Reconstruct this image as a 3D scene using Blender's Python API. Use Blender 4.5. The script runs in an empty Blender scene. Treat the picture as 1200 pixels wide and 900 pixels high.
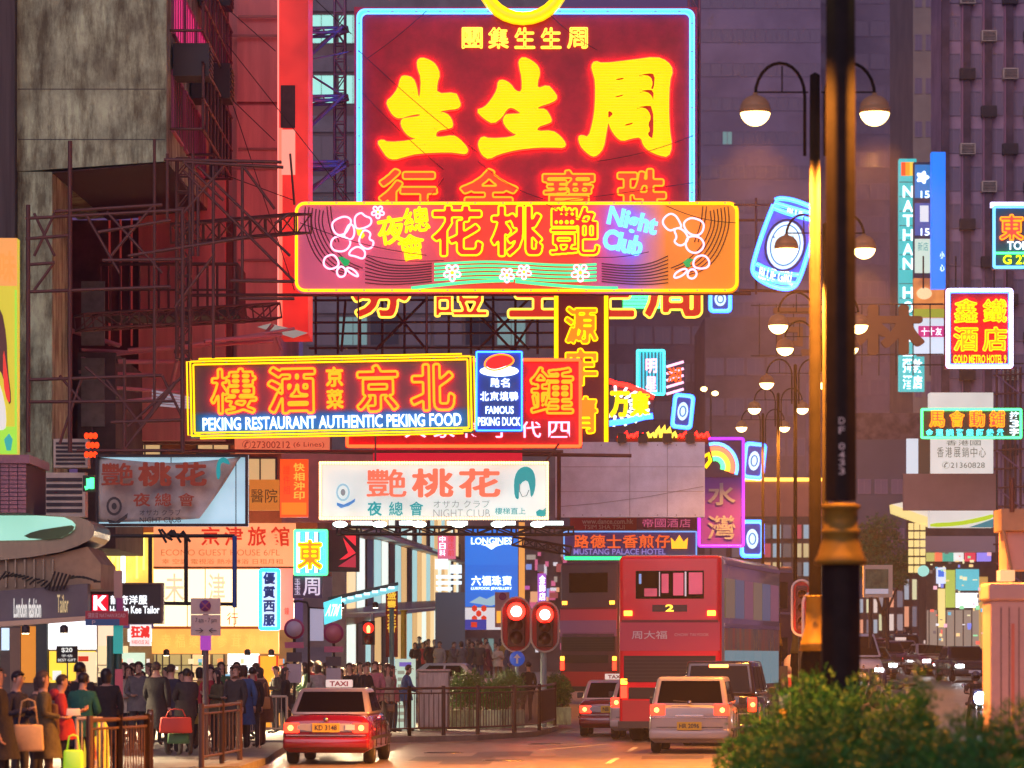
import bpy, math, random
import numpy as np
from mathutils import Vector, Matrix, Euler
from mathutils.geometry import tessellate_polygon
R = math.radians
random.seed(7)
scene = bpy.context.scene
COL = scene.collection

# ------------------------------------------------------------------ camera
F, CX, HY, EYE = 4400.0, 600.0, 769.0, 2.06
cam_data = bpy.data.cameras.new("camera")
cam = bpy.data.objects.new("camera", cam_data)
COL.objects.link(cam)
cam.location = (0, 0, EYE)
cam.rotation_euler = (R(90), 0, 0)
cam_data.sensor_width = 36
cam_data.lens = F / 1200 * 36
cam_data.shift_y = (HY - 450) / 1200
cam_data.clip_start = 1
cam_data.clip_end = 5000
cam_data.dof.use_dof = True
cam_data.dof.focus_distance = 92
cam_data.dof.aperture_fstop = 2.4
scene.camera = cam

# ------------------------------------------------------------------ sky: night over a lit city
world = bpy.data.worlds.new("World")
scene.world = world
world.use_nodes = True
wn, wl = world.node_tree.nodes, world.node_tree.links
wn.clear()
wo = wn.new("ShaderNodeOutputWorld")
wb = wn.new("ShaderNodeBackground")
wb.inputs[0].default_value = (0.092, 0.048, 0.132, 1)
wb.inputs[1].default_value = 1.0
wl.new(wb.outputs[0], wo.inputs[0])

street_fill_d = bpy.data.lights.new("street_fill", 'SUN')   # added soft fill standing in for the pooled glow of the street behind us
street_fill_d.energy = 1.08; street_fill_d.angle = R(50); street_fill_d.color = (1, .76, .92)
street_fill = bpy.data.objects.new("street_fill", street_fill_d); COL.objects.link(street_fill)
street_fill.rotation_euler = (R(62), 0, R(-14))
scene.view_settings.view_transform = 'Standard'
scene.view_settings.look = 'None'
scene.view_settings.gamma = 1
scene.view_settings.exposure = 0.1
scene.render.engine = 'CYCLES'
cy = scene.cycles
cy.use_denoising = True
cy.max_bounces = 5
cy.diffuse_bounces = 3
cy.glossy_bounces = 3
cy.transmission_bounces = 4
cy.volume_bounces = 1
cy.transparent_max_bounces = 6
cy.caustics_reflective = False
cy.caustics_refractive = False
cy.sample_clamp_indirect = 4

# ------------------------------------------------------------------ materials
MATS = {}
def M(name, col, rough=.6, metal=0.0, noise=0.0, scale=4.0, bump=0.0, col2=None, stretch=None, coat=0):
    if name in MATS: return MATS[name]
    m = bpy.data.materials.new(name); m.use_nodes = True
    nt = m.node_tree; b = nt.nodes["Principled BSDF"]
    b.inputs["Base Color"].default_value = (*col, 1)
    b.inputs["Roughness"].default_value = rough
    b.inputs["Metallic"].default_value = metal
    if coat: b.inputs["Coat Weight"].default_value = coat
    tc = mp = None
    if noise or bump:
        tc = nt.nodes.new("ShaderNodeTexCoord"); mp = nt.nodes.new("ShaderNodeMapping")
        nt.links.new(tc.outputs["Object"], mp.inputs[0])
        if stretch: mp.inputs["Scale"].default_value = stretch
        nz = nt.nodes.new("ShaderNodeTexNoise"); nz.inputs["Scale"].default_value = scale
        nz.inputs["Detail"].default_value = 7; nz.inputs["Roughness"].default_value = .65
        nt.links.new(mp.outputs[0], nz.inputs[0])
    if noise:
        c2 = col2 or tuple(c * (1 - noise) for c in col)
        rp = nt.nodes.new("ShaderNodeValToRGB")
        rp.color_ramp.elements[0].position = .38; rp.color_ramp.elements[1].position = .62
        rp.color_ramp.elements[0].color = (*c2, 1); rp.color_ramp.elements[1].color = (*col, 1)
        nt.links.new(nz.outputs[0], rp.inputs[0]); nt.links.new(rp.outputs[0], b.inputs["Base Color"])
    if bump:
        bp = nt.nodes.new("ShaderNodeBump"); bp.inputs["Strength"].default_value = bump
        bp.inputs["Distance"].default_value = .05
        nt.links.new(nz.outputs[0], bp.inputs["Height"]); nt.links.new(bp.outputs[0], b.inputs["Normal"])
    MATS[name] = m
    return m
def E(name, col, strength=1.0, base=None, sample=True, rough=.4):
    base = base or tuple(min(.6, c * .6) for c in col)
    """a thing that gives off light: neon, lamp or lit panel"""
    if name in MATS: return MATS[name]
    m = bpy.data.materials.new(name); m.use_nodes = True
    b = m.node_tree.nodes["Principled BSDF"]
    b.inputs["Base Color"].default_value = (*base, 1)
    b.inputs["Roughness"].default_value = rough
    b.inputs["Emission Color"].default_value = (*col, 1)
    b.inputs["Emission Strength"].default_value = strength
    if not sample: m.cycles.emission_sampling = 'NONE'
    MATS[name] = m
    return m

# neon colours
N_YEL = E("neon yellow", (1, .60, .0), 1.8)
N_YELW = E("neon warm yellow", (1, .66, .06), 1.8)
N_ORG = E("neon orange", (1, .24, .006), 2.2)
N_RED = E("neon red", (1, .005, .003), 17)
N_REDF = E("red neon strip fill", (1, .012, .006), 1.5, base=(.2, .005, .005))
N_YELF = E("yellow neon strip", (1, .60, .0), 1.25, base=(.5, .4, .02))
N_BLU = E("neon pale blue", (.12, .45, 1), 2.4)
N_DBL = E("deep blue neon halo", (.02, .14, 1), 7)
N_WHT = E("neon white", (.75, .9, 1), 2)
N_PNK = E("neon pink white", (1, .45, .66), 2)
N_PINK = E("neon pink", (1, .12, .35), 5)
N_GRN = E("neon green", (.06, 1, .25), 3)
N_MNT = E("neon mint", (.06, .9, .32), 1.3)
N_CYN = E("neon cyan", (.05, .85, .9), 3)
N_PUR = E("neon purple", (.42, .06, 1), 5)
# paints
BLACK = M("black metal", (.02, .02, .022), .5, .3)
DSTEEL = M("dark painted steel", (.055, .045, .05), .55, .4, noise=.4, scale=3)
STEEL = M("galvanised steel", (.32, .33, .35), .38, .8, noise=.25, scale=6)
BRONZE = M("bronze painted pole", (.012, .009, .006), .7, .0, noise=.5, scale=2, bump=.1)
RUST = M("rusty scaffold steel", (.20, .095, .08), .6, .5, noise=.5, scale=5)
CONC = M("stained concrete render", (.60, .78, .46), .9, noise=.6, scale=1.1, bump=.6, col2=(.28, .34, .20), stretch=(1, 1, .8))
_nt = CONC.node_tree; _b = _nt.nodes["Principled BSDF"]; _l = _b.inputs["Base Color"].links[0].from_socket
_tc = _nt.nodes.new("ShaderNodeTexCoord"); _mp = _nt.nodes.new("ShaderNodeMapping"); _mp.inputs["Scale"].default_value = (2.2, 2, .45); _nz = _nt.nodes.new("ShaderNodeTexNoise"); _nz.inputs["Scale"].default_value = 1.3; _nz.inputs["Detail"].default_value = 9; _nz.inputs["Roughness"].default_value = .75
_rr = _nt.nodes.new("ShaderNodeValToRGB"); _rr.color_ramp.elements[0].position = .40; _rr.color_ramp.elements[0].color = (.38, .33, .30, 1); _rr.color_ramp.elements[1].position = .56
_mx = _nt.nodes.new("ShaderNodeMix"); _mx.data_type = 'RGBA'; _mx.blend_type = 'MULTIPLY'; _mx.inputs[0].default_value = 1
_nt.links.new(_tc.outputs["Object"], _mp.inputs[0]); _nt.links.new(_mp.outputs[0], _nz.inputs[0]); _nt.links.new(_nz.outputs[0], _rr.inputs[0]); _nt.links.new(_l, _mx.inputs[6]); _nt.links.new(_rr.outputs[0], _mx.inputs[7]); _nt.links.new(_mx.outputs[2], _b.inputs["Base Color"])
PINKW = M("neon-tinted pink render", (.80, .38, .36), .85, noise=.35, scale=.35, bump=.15, stretch=(3, 1, .25))  # red neon light is partly put into the wall colour
GREYW = M("grey tile wall", (.26, .25, .26), .7, noise=.3, scale=.8, bump=.1)
DARKW = M("dark weathered wall", (.10, .075, .075), .85, noise=.5, scale=.8, bump=.3)
BROWNW = M("brown rendered wall", (.24, .18, .16), .85, noise=.35, scale=.5, bump=.2)
TOWERW = M("tower render", (.33, .27, .37), .85, noise=.3, scale=.15, bump=.1)  # lightened towards mauve to stand in for distance haze
TOWERP = M("pinkish tower render", (.48, .34, .44), .85, noise=.35, scale=.4, bump=.15)  # also lightened, in place of haze
WGLASS = M("dark window glass", (.02, .022, .03), .12, .0)
WFRAME = M("window frame", (.12, .11, .11), .6)
WHITE = M("white paint", (.75, .75, .75), .5)
for _m in (BRONZE,): _m.node_tree.nodes['Principled BSDF'].inputs['Specular IOR Level'].default_value = .08
CREAM = M("cream enamel", (.62, .55, .42), .45, noise=.25, scale=3)
BLUEP = M("blue paint", (.02, .09, .38), .4)
REDP = M("red paint", (.42, .02, .025), .35)
YELP = M("yellow paint", (.6, .38, .03), .45)
GREENP = M("green paint", (.04, .2, .1), .5)

# ------------------------------------------------------------------ placing
def W(px, py, d):
    """where a point of the picture lies at distance d, in metres"""
    return Vector(((px - CX) / F * d, d, EYE + (HY - py) / F * d))
def ground(y):
    """the road is level at the crossing and climbs gently beyond"""
    if y < 100: return 0.0
    if y < 320: return (y - 100) * .0165 * min(1, (y - 100) / 30)
    return 220 * .0165 + (y - 320) * .002
def gx(px, d): return (px - CX) / F * d

def tag(o, label=None, cat=None, group=None, kind=None):
    if label: o["label"] = label
    if cat: o["category"] = cat
    if group: o["group"] = group
    if kind: o["kind"] = kind
    return o
def thing(name, label, cat, loc=(0, 0, 0), rz=0, group=None, ry=0):
    o = bpy.data.objects.new(name, None); COL.objects.link(o)
    o.empty_display_size = .2
    o.location = loc; o.rotation_euler = (0, ry, rz)
    return tag(o, label, cat, group)
def link(name, me, parent=None, loc=(0, 0, 0), rot=None):
    o = bpy.data.objects.new(name, me); COL.objects.link(o)
    o.parent = parent; o.location = loc
    if rot: o.rotation_euler = rot
    return o
def copy_tree(o, parent=None):
    c = o.copy(); COL.objects.link(c)
    if parent: c.parent = parent
    for ch in o.children: copy_tree(ch, c)
    return c

class MB:
    def __init__(self): self.v = []; self.f = []; self.m = []; self.cur = 0
    def add(self, vs, fs):
        n = len(self.v); self.v += [tuple(p) for p in vs]
        for f in fs: self.f.append([i + n for i in f]); self.m.append(self.cur)
        return self
    def box(self, x0, y0, z0, x1, y1, z1, M4=None):
        vs = [Vector(p) for p in ((x0,y0,z0),(x1,y0,z0),(x1,y1,z0),(x0,y1,z0),(x0,y0,z1),(x1,y0,z1),(x1,y1,z1),(x0,y1,z1))]
        if M4: vs = [M4 @ p for p in vs]
        return self.add(vs, [(0,3,2,1),(4,5,6,7),(0,1,5,4),(1,2,6,5),(2,3,7,6),(3,0,4,7)])
    def hexa(self, b, t):
        """b, t: four points each, bottom and top ring"""
        return self.add(list(b) + list(t), [(3,2,1,0),(4,5,6,7),(0,1,5,4),(1,2,6,5),(2,3,7,6),(3,0,4,7)])
    def tube(self, pts, r, n=5, closed=False, rr=None):
        P = [Vector(p) for p in pts]; L = len(P)
        if L < 2: return self
        rings = []; up = None
        for i, p in enumerate(P):
            if closed: t = P[(i+1) % L] - P[i-1]
            else: t = P[min(i+1, L-1)] - P[max(i-1, 0)]
            if t.length < 1e-9: t = Vector((0, 0, 1))
            t.normalize()
            if up is None:
                up = Vector((0, 1, 0)) if abs(t.y) < .9 else Vector((0, 0, 1))
            a = t.cross(up)
            if a.length < 1e-4: a = t.cross(Vector((1, 0, 0)))
            a.normalize(); b = a.cross(t)
            ra = rr[i] if rr else r
            rings.append([p + (a * math.cos(k * 2 * math.pi / n) + b * math.sin(k * 2 * math.pi / n)) * ra for k in range(n)])
        vs = [q for g in rings for q in g]; fs = []
        for i in range(L if closed else L - 1):
            j = (i + 1) % L
            for k in range(n):
                k2 = (k + 1) % n
                fs.append((i*n+k, i*n+k2, j*n+k2, j*n+k))
        if not closed:
            fs.append(tuple(range(n))[::-1]); fs.append(tuple((L-1)*n + k for k in range(n)))
        return self.add(vs, fs)
    def cyl(self, p0, p1, r0, r1=None, n=10):
        r1 = r0 if r1 is None else r1
        return self.tube([p0, p1], r0, n, rr=[r0, r1])
    def lathe(self, prof, c=(0, 0, 0), n=16, axis='z'):
        vs = []; fs = []
        for (r, z) in prof:
            for k in range(n):
                a = 2 * math.pi * k / n
                if axis == 'z': vs.append((c[0] + r*math.cos(a), c[1] + r*math.sin(a), c[2] + z))
                elif axis == 'y': vs.append((c[0] + r*math.cos(a), c[1] + z, c[2] - r*math.sin(a)))
                else: vs.append((c[0] + z, c[1] + r*math.cos(a), c[2] + r*math.sin(a)))
        for i in range(len(prof) - 1):
            for k in range(n):
                k2 = (k + 1) % n
                fs.append((i*n+k, i*n+k2, (i+1)*n+k2, (i+1)*n+k))
        fs.append(tuple(range(n))[::-1]); fs.append(tuple((len(prof)-1)*n + k for k in range(n)))
        return self.add(vs, fs)
    def ball(self, c, rx, ry, rz, n=10, m=7):
        vs = []; fs = []
        for i in range(m + 1):
            t = math.pi * (i + .02) / (m + .04)
            for k in range(n):
                a = 2 * math.pi * k / n
                vs.append((c[0] + rx*math.sin(t)*math.cos(a), c[1] + ry*math.sin(t)*math.sin(a), c[2] - rz*math.cos(t)))
        for i in range(m):
            for k in range(n):
                k2 = (k+1) % n
                fs.append((i*n+k, i*n+k2, (i+1)*n+k2, (i+1)*n+k))
        fs.append(tuple(range(n))[::-1]); fs.append(tuple(m*n + k for k in range(n)))
        return self.add(vs, fs)
    def quad(self, a, b, c, d): return self.add([a, b, c, d], [(0, 1, 2, 3)])
    def plate(self, q, th, nrm):
        """a thin slab: q four corners, th thickness along nrm (outward)"""
        nrm = Vector(nrm).normalized() * th
        q = [Vector(p) for p in q]
        return self.add(q + [p + nrm for p in q], [(3,2,1,0),(4,5,6,7),(0,1,5,4),(1,2,6,5),(2,3,7,6),(3,0,4,7)])
    def prism(self, loops, y0, y1, S=lambda p: p):
        """loops: outer loop first then holes, in (x, z); a solid from y0 (front) to y1"""
        tris = tessellate_polygon([[Vector((p[0], p[1], 0)) for p in L] for L in loops])
        flat = [p for L in loops for p in L]; n = len(flat)
        self.add([(p[0], y0, p[1]) for p in flat], [t for t in tris])
        b = len(self.v)
        vs = [(p[0], y0, p[1]) for p in flat] + [(p[0], y1, p[1]) for p in flat]; fs = []; k = 0
        for L in loops:
            for i in range(len(L)):
                j = (i + 1) % len(L)
                fs.append((k+i, k+j, n+k+j, n+k+i))
            k += len(L)
        self.add(vs, fs)
        self.add([(p[0], y1, p[1]) for p in flat], [t[::-1] for t in tris])
        return self
    def mesh(self, name, mats, smooth=False):
        me = bpy.data.meshes.new(name)
        me.from_pydata(self.v, [], self.f)
        for m in (mats if isinstance(mats, (list, tuple)) else [mats]): me.materials.append(m)
        if any(self.m): me.polygons.foreach_set("material_index", self.m)
        if smooth: me.polygons.foreach_set("use_smooth", [True] * len(me.polygons))
        me.update()
        return me
    def build(self, name, mats, parent=None, smooth=False, bevel=0, seg=2, loc=(0, 0, 0), fix=False):
        me = self.mesh(name, mats, smooth)
        if fix:
            import bmesh
            bm = bmesh.new(); bm.from_mesh(me); bmesh.ops.recalc_face_normals(bm, faces=bm.faces); bm.to_mesh(me); bm.free()
        o = link(name, me, parent, loc)
        if bevel:
            b = o.modifiers.new("bevel", 'BEVEL'); b.width = bevel; b.segments = seg; b.limit_method = 'ANGLE'; b.angle_limit = R(35)
            if smooth: b.harden_normals = False
        return o

_unit = {}
def pole(parent, p0, p1, r, mat, name='pole', n=6):
    """a straight round member: all members share one mesh per material"""
    key = (mat.name, n)
    if key not in _unit:
        _unit[key] = MB().cyl((0, 0, 0), (0, 0, 1), 1, n=n).mesh(name, mat, True)
    p0, p1 = Vector(p0), Vector(p1); d = p1 - p0
    o = bpy.data.objects.new(name, _unit[key]); COL.objects.link(o); o.parent = parent
    o.rotation_mode = 'QUATERNION'
    o.location = p0; o.rotation_quaternion = d.to_track_quat('Z', 'Y'); o.scale = (r, r, d.length)
    return o
def ubox(parent, c, size, mat, name, rz=0):
    key = ('box', mat.name)
    if key not in _unit: _unit[key] = MB().box(-.5, -.5, -.5, .5, .5, .5).mesh(name, mat)
    o = bpy.data.objects.new(name, _unit[key]); COL.objects.link(o); o.parent = parent
    o.location = c; o.scale = size; o.rotation_euler = (0, 0, rz)
    return o

# ------------------------------------------------------------------ lettering
_glyph = {}
def glyphs(s, bold=0.0, track=1.0, leading=1.0):
    """outline loops and filled triangles of a string, scaled into the unit square"""
    key = (s, bold, track, leading)
    if key in _glyph: return _glyph[key]
    c = bpy.data.curves.new('t', 'FONT'); c.body = s; c.offset = bold; c.space_character = track; c.space_line = leading
    c.resolution_u = 3; c.align_x = 'CENTER'
    o = bpy.data.objects.new('t', c); me = bpy.data.meshes.new_from_object(o)
    V = [(v.co.x, v.co.y) for v in me.vertices]
    Fs = [tuple(p.vertices) for p in me.polygons]
    # boundary edges -> loops
    cnt = {}; 
    for f in Fs:
        for i in range(len(f)):
            a, b = f[i], f[(i+1) % len(f)]
            cnt[(a, b)] = 1
    nxt = {a: b for (a, b) in cnt if (b, a) not in cnt}
    loops = []; seen = set()
    for a in list(nxt):
        if a in seen: continue
        L = []; x = a
        while x in nxt and x not in seen: seen.add(x); L.append(x); x = nxt[x]
        if len(L) > 2: loops.append(L)
    xs = [v[0] for v in V] or [0]; ys = [v[1] for v in V] or [0]
    x0, x1, y0, y1 = min(xs), max(xs), min(ys), max(ys)
    V = [((x - x0) / max(x1 - x0, 1e-6), (y - y0) / max(y1 - y0, 1e-6)) for x, y in V]
    bpy.data.objects.remove(o); bpy.data.curves.remove(c); bpy.data.meshes.remove(me)
    _glyph[key] = (V, Fs, loops)
    return _glyph[key]

def thin(L, dmin):
    out = [L[0]]
    for p in L[1:]:
        if math.hypot(p[0] - out[-1][0], p[1] - out[-1][1]) >= dmin: out.append(p)
    if len(out) > 2 and math.hypot(out[0][0] - out[-1][0], out[0][1] - out[-1][1]) < dmin: out.pop()
    return out
def chaikin(L, n=1, closed=True):
    for _ in range(n):
        o = []; m = len(L)
        rng = range(m) if closed else range(m - 1)
        if not closed: o.append(L[0])
        for i in rng:
            a, b = L[i], L[(i+1) % m]
            o.append((a[0]*.75+b[0]*.25, a[1]*.75+b[1]*.25)); o.append((a[0]*.25+b[0]*.75, a[1]*.25+b[1]*.75))
        if not closed: o.append(L[-1])
        L = o
    return L

_gb = {}
def glyph_bold(s, bold):
    """a heavier cut of a glyph: drawn on a grid, swollen by a disc, and traced again; loops in the unit square"""
    key = (s, bold)
    if key in _gb: return _gb[key]
    V, Fs, _ = glyphs(s, 0.0); n = max(1, len(s)); H_ = 96; Wd = int(H_ * (1 if n == 1 else n * 1.0)); pad = 12
    m = np.zeros((H_ + 2*pad, Wd + 2*pad), bool)
    P = np.array(V) * [Wd, H_] + pad
    for f in Fs:
        for k in range(1, len(f) - 1):
            t = P[[f[0], f[k], f[k+1]]]; x0, y0 = np.floor(t.min(0)).astype(int); x1, y1 = np.ceil(t.max(0)).astype(int) + 1
            X, Y = np.meshgrid(np.arange(x0, x1) + .5, np.arange(y0, y1) + .5)
            e = [(t[(i+1) % 3, 0]-t[i, 0])*(Y-t[i, 1]) - (t[(i+1) % 3, 1]-t[i, 1])*(X-t[i, 0]) for i in range(3)]
            ins = ((e[0] >= -.3) & (e[1] >= -.3) & (e[2] >= -.3)) | ((e[0] <= .3) & (e[1] <= .3) & (e[2] <= .3))
            m[y0:y1, x0:x1] |= ins
    r = bold * H_; q = int(r) + 1; out = m.copy()
    for dx in range(-q, q + 1):
        for dy in range(-q, q + 1):
            if dx*dx + dy*dy <= r*r: out |= np.roll(np.roll(m, dx, 1), dy, 0)
    g = out.astype(float); ker = np.array([.06, .24, .4, .24, .06])
    g = sum(k * np.roll(g, i - 2, 0) for i, k in enumerate(ker)); g = sum(k * np.roll(g, i - 2, 1) for i, k in enumerate(ker))
    g[0] = g[-1] = 0; g[:, 0] = g[:, -1] = 0
    b = g > .5; segs = {}
    ys, xs = np.nonzero((b[:-1, :-1] != b[1:, 1:]) | (b[:-1, 1:] != b[1:, :-1]) | (b[:-1, :-1] != b[:-1, 1:]))
    def ex(x, y): t = (.5 - g[y, x]) / (g[y, x+1] - g[y, x]); return ('h', x, y), (x + t, y)
    def ey(x, y): t = (.5 - g[y, x]) / (g[y+1, x] - g[y, x]); return ('v', x, y), (x, y + t)
    pos = {}
    for x, y in zip(xs.tolist(), ys.tolist()):
        a_, b_, c_, d_ = b[y, x], b[y, x+1], b[y+1, x+1], b[y+1, x]
        E_ = []
        if a_ != b_: E_.append(ex(x, y))
        if b_ != c_: E_.append(ey(x+1, y))
        if d_ != c_: E_.append(ex(x, y+1))
        if a_ != d_: E_.append(ey(x, y))
        for k_, p_ in E_: pos[k_] = p_
        pr = [(0, 1)] if len(E_) == 2 else ([(0, 1), (2, 3)] if not a_ else [(0, 3), (1, 2)]) if len(E_) == 4 else []
        for i, j in pr: segs.setdefault(E_[i][0], []).append(E_[j][0]); segs.setdefault(E_[j][0], []).append(E_[i][0])
    loops = []; seen = set()
    for s0 in segs:
        if s0 in seen: continue
        L = [s0]; seen.add(s0); cur = s0
        while True:
            nx_ = [k for k in segs[cur] if k not in seen]
            if not nx_: break
            cur = nx_[0]; seen.add(cur); L.append(cur)
        if len(L) > 9: loops.append(thin([((pos[k][0] - pad + .5) / Wd, (pos[k][1] - pad + .5) / H_) for k in L], .016 / n))
    _gb[key] = loops
    return loops

def nest_fill(LL):
    """triangles for nested loops: every outer loop with its own holes"""
    st = [0]
    for L in LL: st.append(st[-1] + len(L))
    def inside(p, L):
        c = False
        for i in range(len(L)):
            a, b = L[i], L[i-1]
            if (a[1] > p[1]) != (b[1] > p[1]) and p[0] < (b[0]-a[0])*(p[1]-a[1])/(b[1]-a[1]) + a[0]: c = not c
        return c
    par = [[j for j in range(len(LL)) if j != i and inside(LL[i][0], LL[j])] for i in range(len(LL))]; out = []
    for i, L in enumerate(LL):
        if len(par[i]) % 2: continue
        g = [i] + [j for j in range(len(LL)) if len(par[j]) == len(par[i]) + 1 and i in par[j]]
        ix = [st[j] + k for j in g for k in range(len(LL[j]))]
        out += [tuple(ix[q] for q in t) for t in tessellate_polygon([[Vector((p[0], p[1], 0)) for p in LL[j]] for j in g])]
    return out

class Sign:
    """a board in the street. Picture coordinates are turned into metres on its face, which lies d metres away."""
    def __init__(s, name, label, cat, box, d, th=.22, board=None, edge=None, roll=0, yaw=0, group=None, noboard=False, radius=0):
        s.x0, s.y0, s.x1, s.y1 = box; s.d = d; s.k = d / F; s.th = th
        s.cx = (s.x0 + s.x1) / 2
        w = W(s.cx, s.y1, d)
        s.root = thing(name, label, cat, w, yaw, group, ry=roll)
        if not noboard:
            mb = MB()
            if radius:
                L = s.round_rect(s.x0, s.y0, s.x1, s.y1, radius)
                mb.prism([[(s.p(x, y)[0], s.p(x, y)[2]) for x, y in L]], 0, th)
                mb.build('board', board, s.root, fix=True)
            else:
                a, b = s.p(s.x0, s.y1), s.p(s.x1, s.y0)
                mb.box(a[0], 0, a[2], b[0], th, b[2])
                mb.build('board', board, s.root)
    def p(s, px, py, off=0): return ((px - s.cx) * s.k, -off, (s.y1 - py) * s.k)
    def round_rect(s, x0, y0, x1, y1, r, n=5):
        L = []
        for (cx, cy_, a0) in ((x1-r, y1-r, 0), (x0+r, y1-r, 90), (x0+r, y0+r, 180), (x1-r, y0+r, 270)):
            for i in range(n + 1):
                a = R(a0 + 90 * i / n); L.append((cx + r*math.cos(a), cy_ + r*math.sin(a)))
        return L
    def tube(s, pts, mat, r=.03, off=.1, closed=False, name='neon_tube', n=5, parent=None):
        return MB().tube([s.p(x, y, off) for x, y in pts], r, n, closed).build(name, mat, parent or s.root, True)
    def tubes(s, lines, mat, r=.03, off=.1, name='neon_tube', closed=False, n=4, parent=None):
        mb = MB()
        for L in lines: mb.tube([s.p(x, y, off) for x, y in L], r, n, closed)
        return mb.build(name, mat, parent or s.root, True)
    def border(s, mat, inset=2, r=.03, off=.06, rad=6, name='border_tube', box=None):
        x0, y0, x1, y1 = box or (s.x0, s.y0, s.x1, s.y1)
        return s.tube(s.round_rect(x0+inset, y0+inset, x1-inset, y1-inset, rad), mat, r, off, True, name, 6)
    def rect(s, x0, y0, x1, y1, mat, name='panel', off=.02, th=.02, parent=None):
        a, b = s.p(x0, y1), s.p(x1, y0)
        return MB().box(a[0], -off, a[2], b[0], -off + th, b[2]).build(name, mat, parent or s.root)
    def poly(s, loops, mat, name='shape', off=.03, th=.02, parent=None):
        L = [[(s.p(x, y)[0], s.p(x, y)[2]) for x, y in l] for l in loops]
        return MB().prism(L, -off, -off + th).build(name, mat, parent or s.root, fix=True)
    def text(s, txt, x0, y0, x1, y1, mat, mode='fill', bold=.0, off=.03, th=.02, name='lettering', tmat=None, r=.02, rot=0,
             fmat=None, fr=.6, glow=None, parent=None, track=1.0, leading=1.0, toff=None, skew=0):
        heavy = (mode != 'fill' or bold > .02) and len(txt) <= 2
        if heavy:
            LL = glyph_bold(txt, max(bold if txt not in '樓艷證鍾寶會總鑫鐵' else bold * .4, .004)); V = [p for L in LL for p in L]; loops = []; n0 = 0
            for L in LL: loops.append(list(range(n0, n0 + len(L)))); n0 += len(L)
            Fs = nest_fill(LL) if mode != 'tube' else []
        else: V, Fs, loops = glyphs(txt, min(bold, .02), track, leading)
        w, h = x1 - x0, y1 - y0; cxx, cyy = (x0 + x1) / 2, (y0 + y1) / 2
        ca, sa = math.cos(rot), math.sin(rot)
        def T(v):
            x, y = (v[0] - .5) * w, (.5 - v[1]) * h
            x += -y * skew
            return (cxx + x*ca - y*sa, cyy + x*sa + y*ca)
        P = [T(v) for v in V]
        out = None
        if mode in ('fill', 'both'):
            mb = MB(); n = len(P)
            mb.add([s.p(x, y, off) for x, y in P], Fs)
            if th > 0.004:
                vs = [s.p(x, y, off) for x, y in P] + [s.p(x, y, off - th) for x, y in P]
                fs = []
                for L in loops:
                    for i in range(len(L)):
                        a, b = L[i], L[(i+1) % len(L)]
                        fs.append((b, a, n + a, n + b))
                mb.add(vs, fs)
            out = mb.build(name, fmat or mat, parent or s.root)
        if mode in ('tube', 'both'):
            mb = MB()
            to = toff if toff is not None else off + (.02 if mode == 'both' else 0)
            for L in loops:
                q = thin([P[i] for i in L], min(.02 / s.k, w*.03))
                if len(q) > 2: mb.tube([s.p(x, y, to) for x, y in q], r, 4, True)
            o2 = mb.build(name if out is None else 'outline_tube', mat if mode == 'tube' else (tmat or mat), out or parent or s.root, True)
            out = out or o2
        if glow:
            mb = MB()
            for L in loops:
                q = thin([P[i] for i in L], .02 / s.k)
                if len(q) > 2: mb.tube([s.p(x, y, .06) for x, y in q], r*1.1, 4, True)
            mb.build('back_tube', glow, out, True)
        return out
    def row(s, chars, x0, y0, x1, y1, mat, gap=.12, **kw):
        """a row of separate characters across a box; each is a part"""
        n = len(chars); step = (x1 - x0) / n; g = step * gap / 2
        for i, ch in enumerate(chars):
            if ch != ' ': s.text(ch, x0 + i*step + g, y0, x0 + (i+1)*step - g, y1, mat, name='character', **kw)
    def column(s, chars, x0, y0, x1, y1, mat, gap=.12, **kw):
        n = len(chars); step = (y1 - y0) / n; g = step * gap / 2
        for i, ch in enumerate(chars):
            if ch != ' ': s.text(ch, x0, y0 + i*step + g, x1, y0 + (i+1)*step - g, mat, name='character', **kw)
    def brush(s, loops, fill, tube_mat, glow, off=.12, pitch=3, r=.017, name='character'):
        """a big painted character filled with level neon tubes, edged with a tube"""
        loops = [chaikin(L, 1) for L in loops]
        base = s.poly(loops, fill, name, off=off - .05, th=.04)
        mb = MB()
        for L in loops: mb.tube([s.p(x, y, off) for x, y in thin(L, 1.2)], r*.9, 4, True)
        ys = [p[1] for p in loops[0]]; y = min(ys) + pitch * .5
        while y < max(ys):
            xs = []
            for L in loops:
                for i in range(len(L)):
                    a, b = L[i], L[(i+1) % len(L)]
                    if (a[1] <= y) != (b[1] <= y): xs.append(a[0] + (y - a[1]) / (b[1] - a[1]) * (b[0] - a[0]))
            xs.sort()
            for i in range(0, len(xs) - 1, 2):
                if xs[i+1] - xs[i] > 2: mb.tube([s.p(xs[i] + .5, y, off), s.p(xs[i+1] - .5, y, off)], r, 4)
            y += pitch
        mb.build('strip_tubes', tube_mat, base, True)
        if glow:
            mb = MB()
            for L in loops[:1]:
                cxm = sum(p[0] for p in L) / len(L); cym = sum(p[1] for p in L) / len(L)
                n = len(L); q = []
                area = sum(L[i][0]*L[(i+1) % n][1] - L[(i+1) % n][0]*L[i][1] for i in range(n))
                sg = 1 if area > 0 else -1
                for i in range(0, n):
                    a, b = L[i-1], L[(i+1) % n]; dx, dy = b[0]-a[0], b[1]-a[1]; l = math.hypot(dx, dy) or 1
                    q.append((L[i][0] + sg*dy/l*1.6, L[i][1] - sg*dx/l*1.6))
                mb.tube([s.p(x, y, .04) for x, y in thin(q, 2)], r*.9, 4, True)
            mb.build('back_tube', glow, base, True)
        return base
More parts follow.
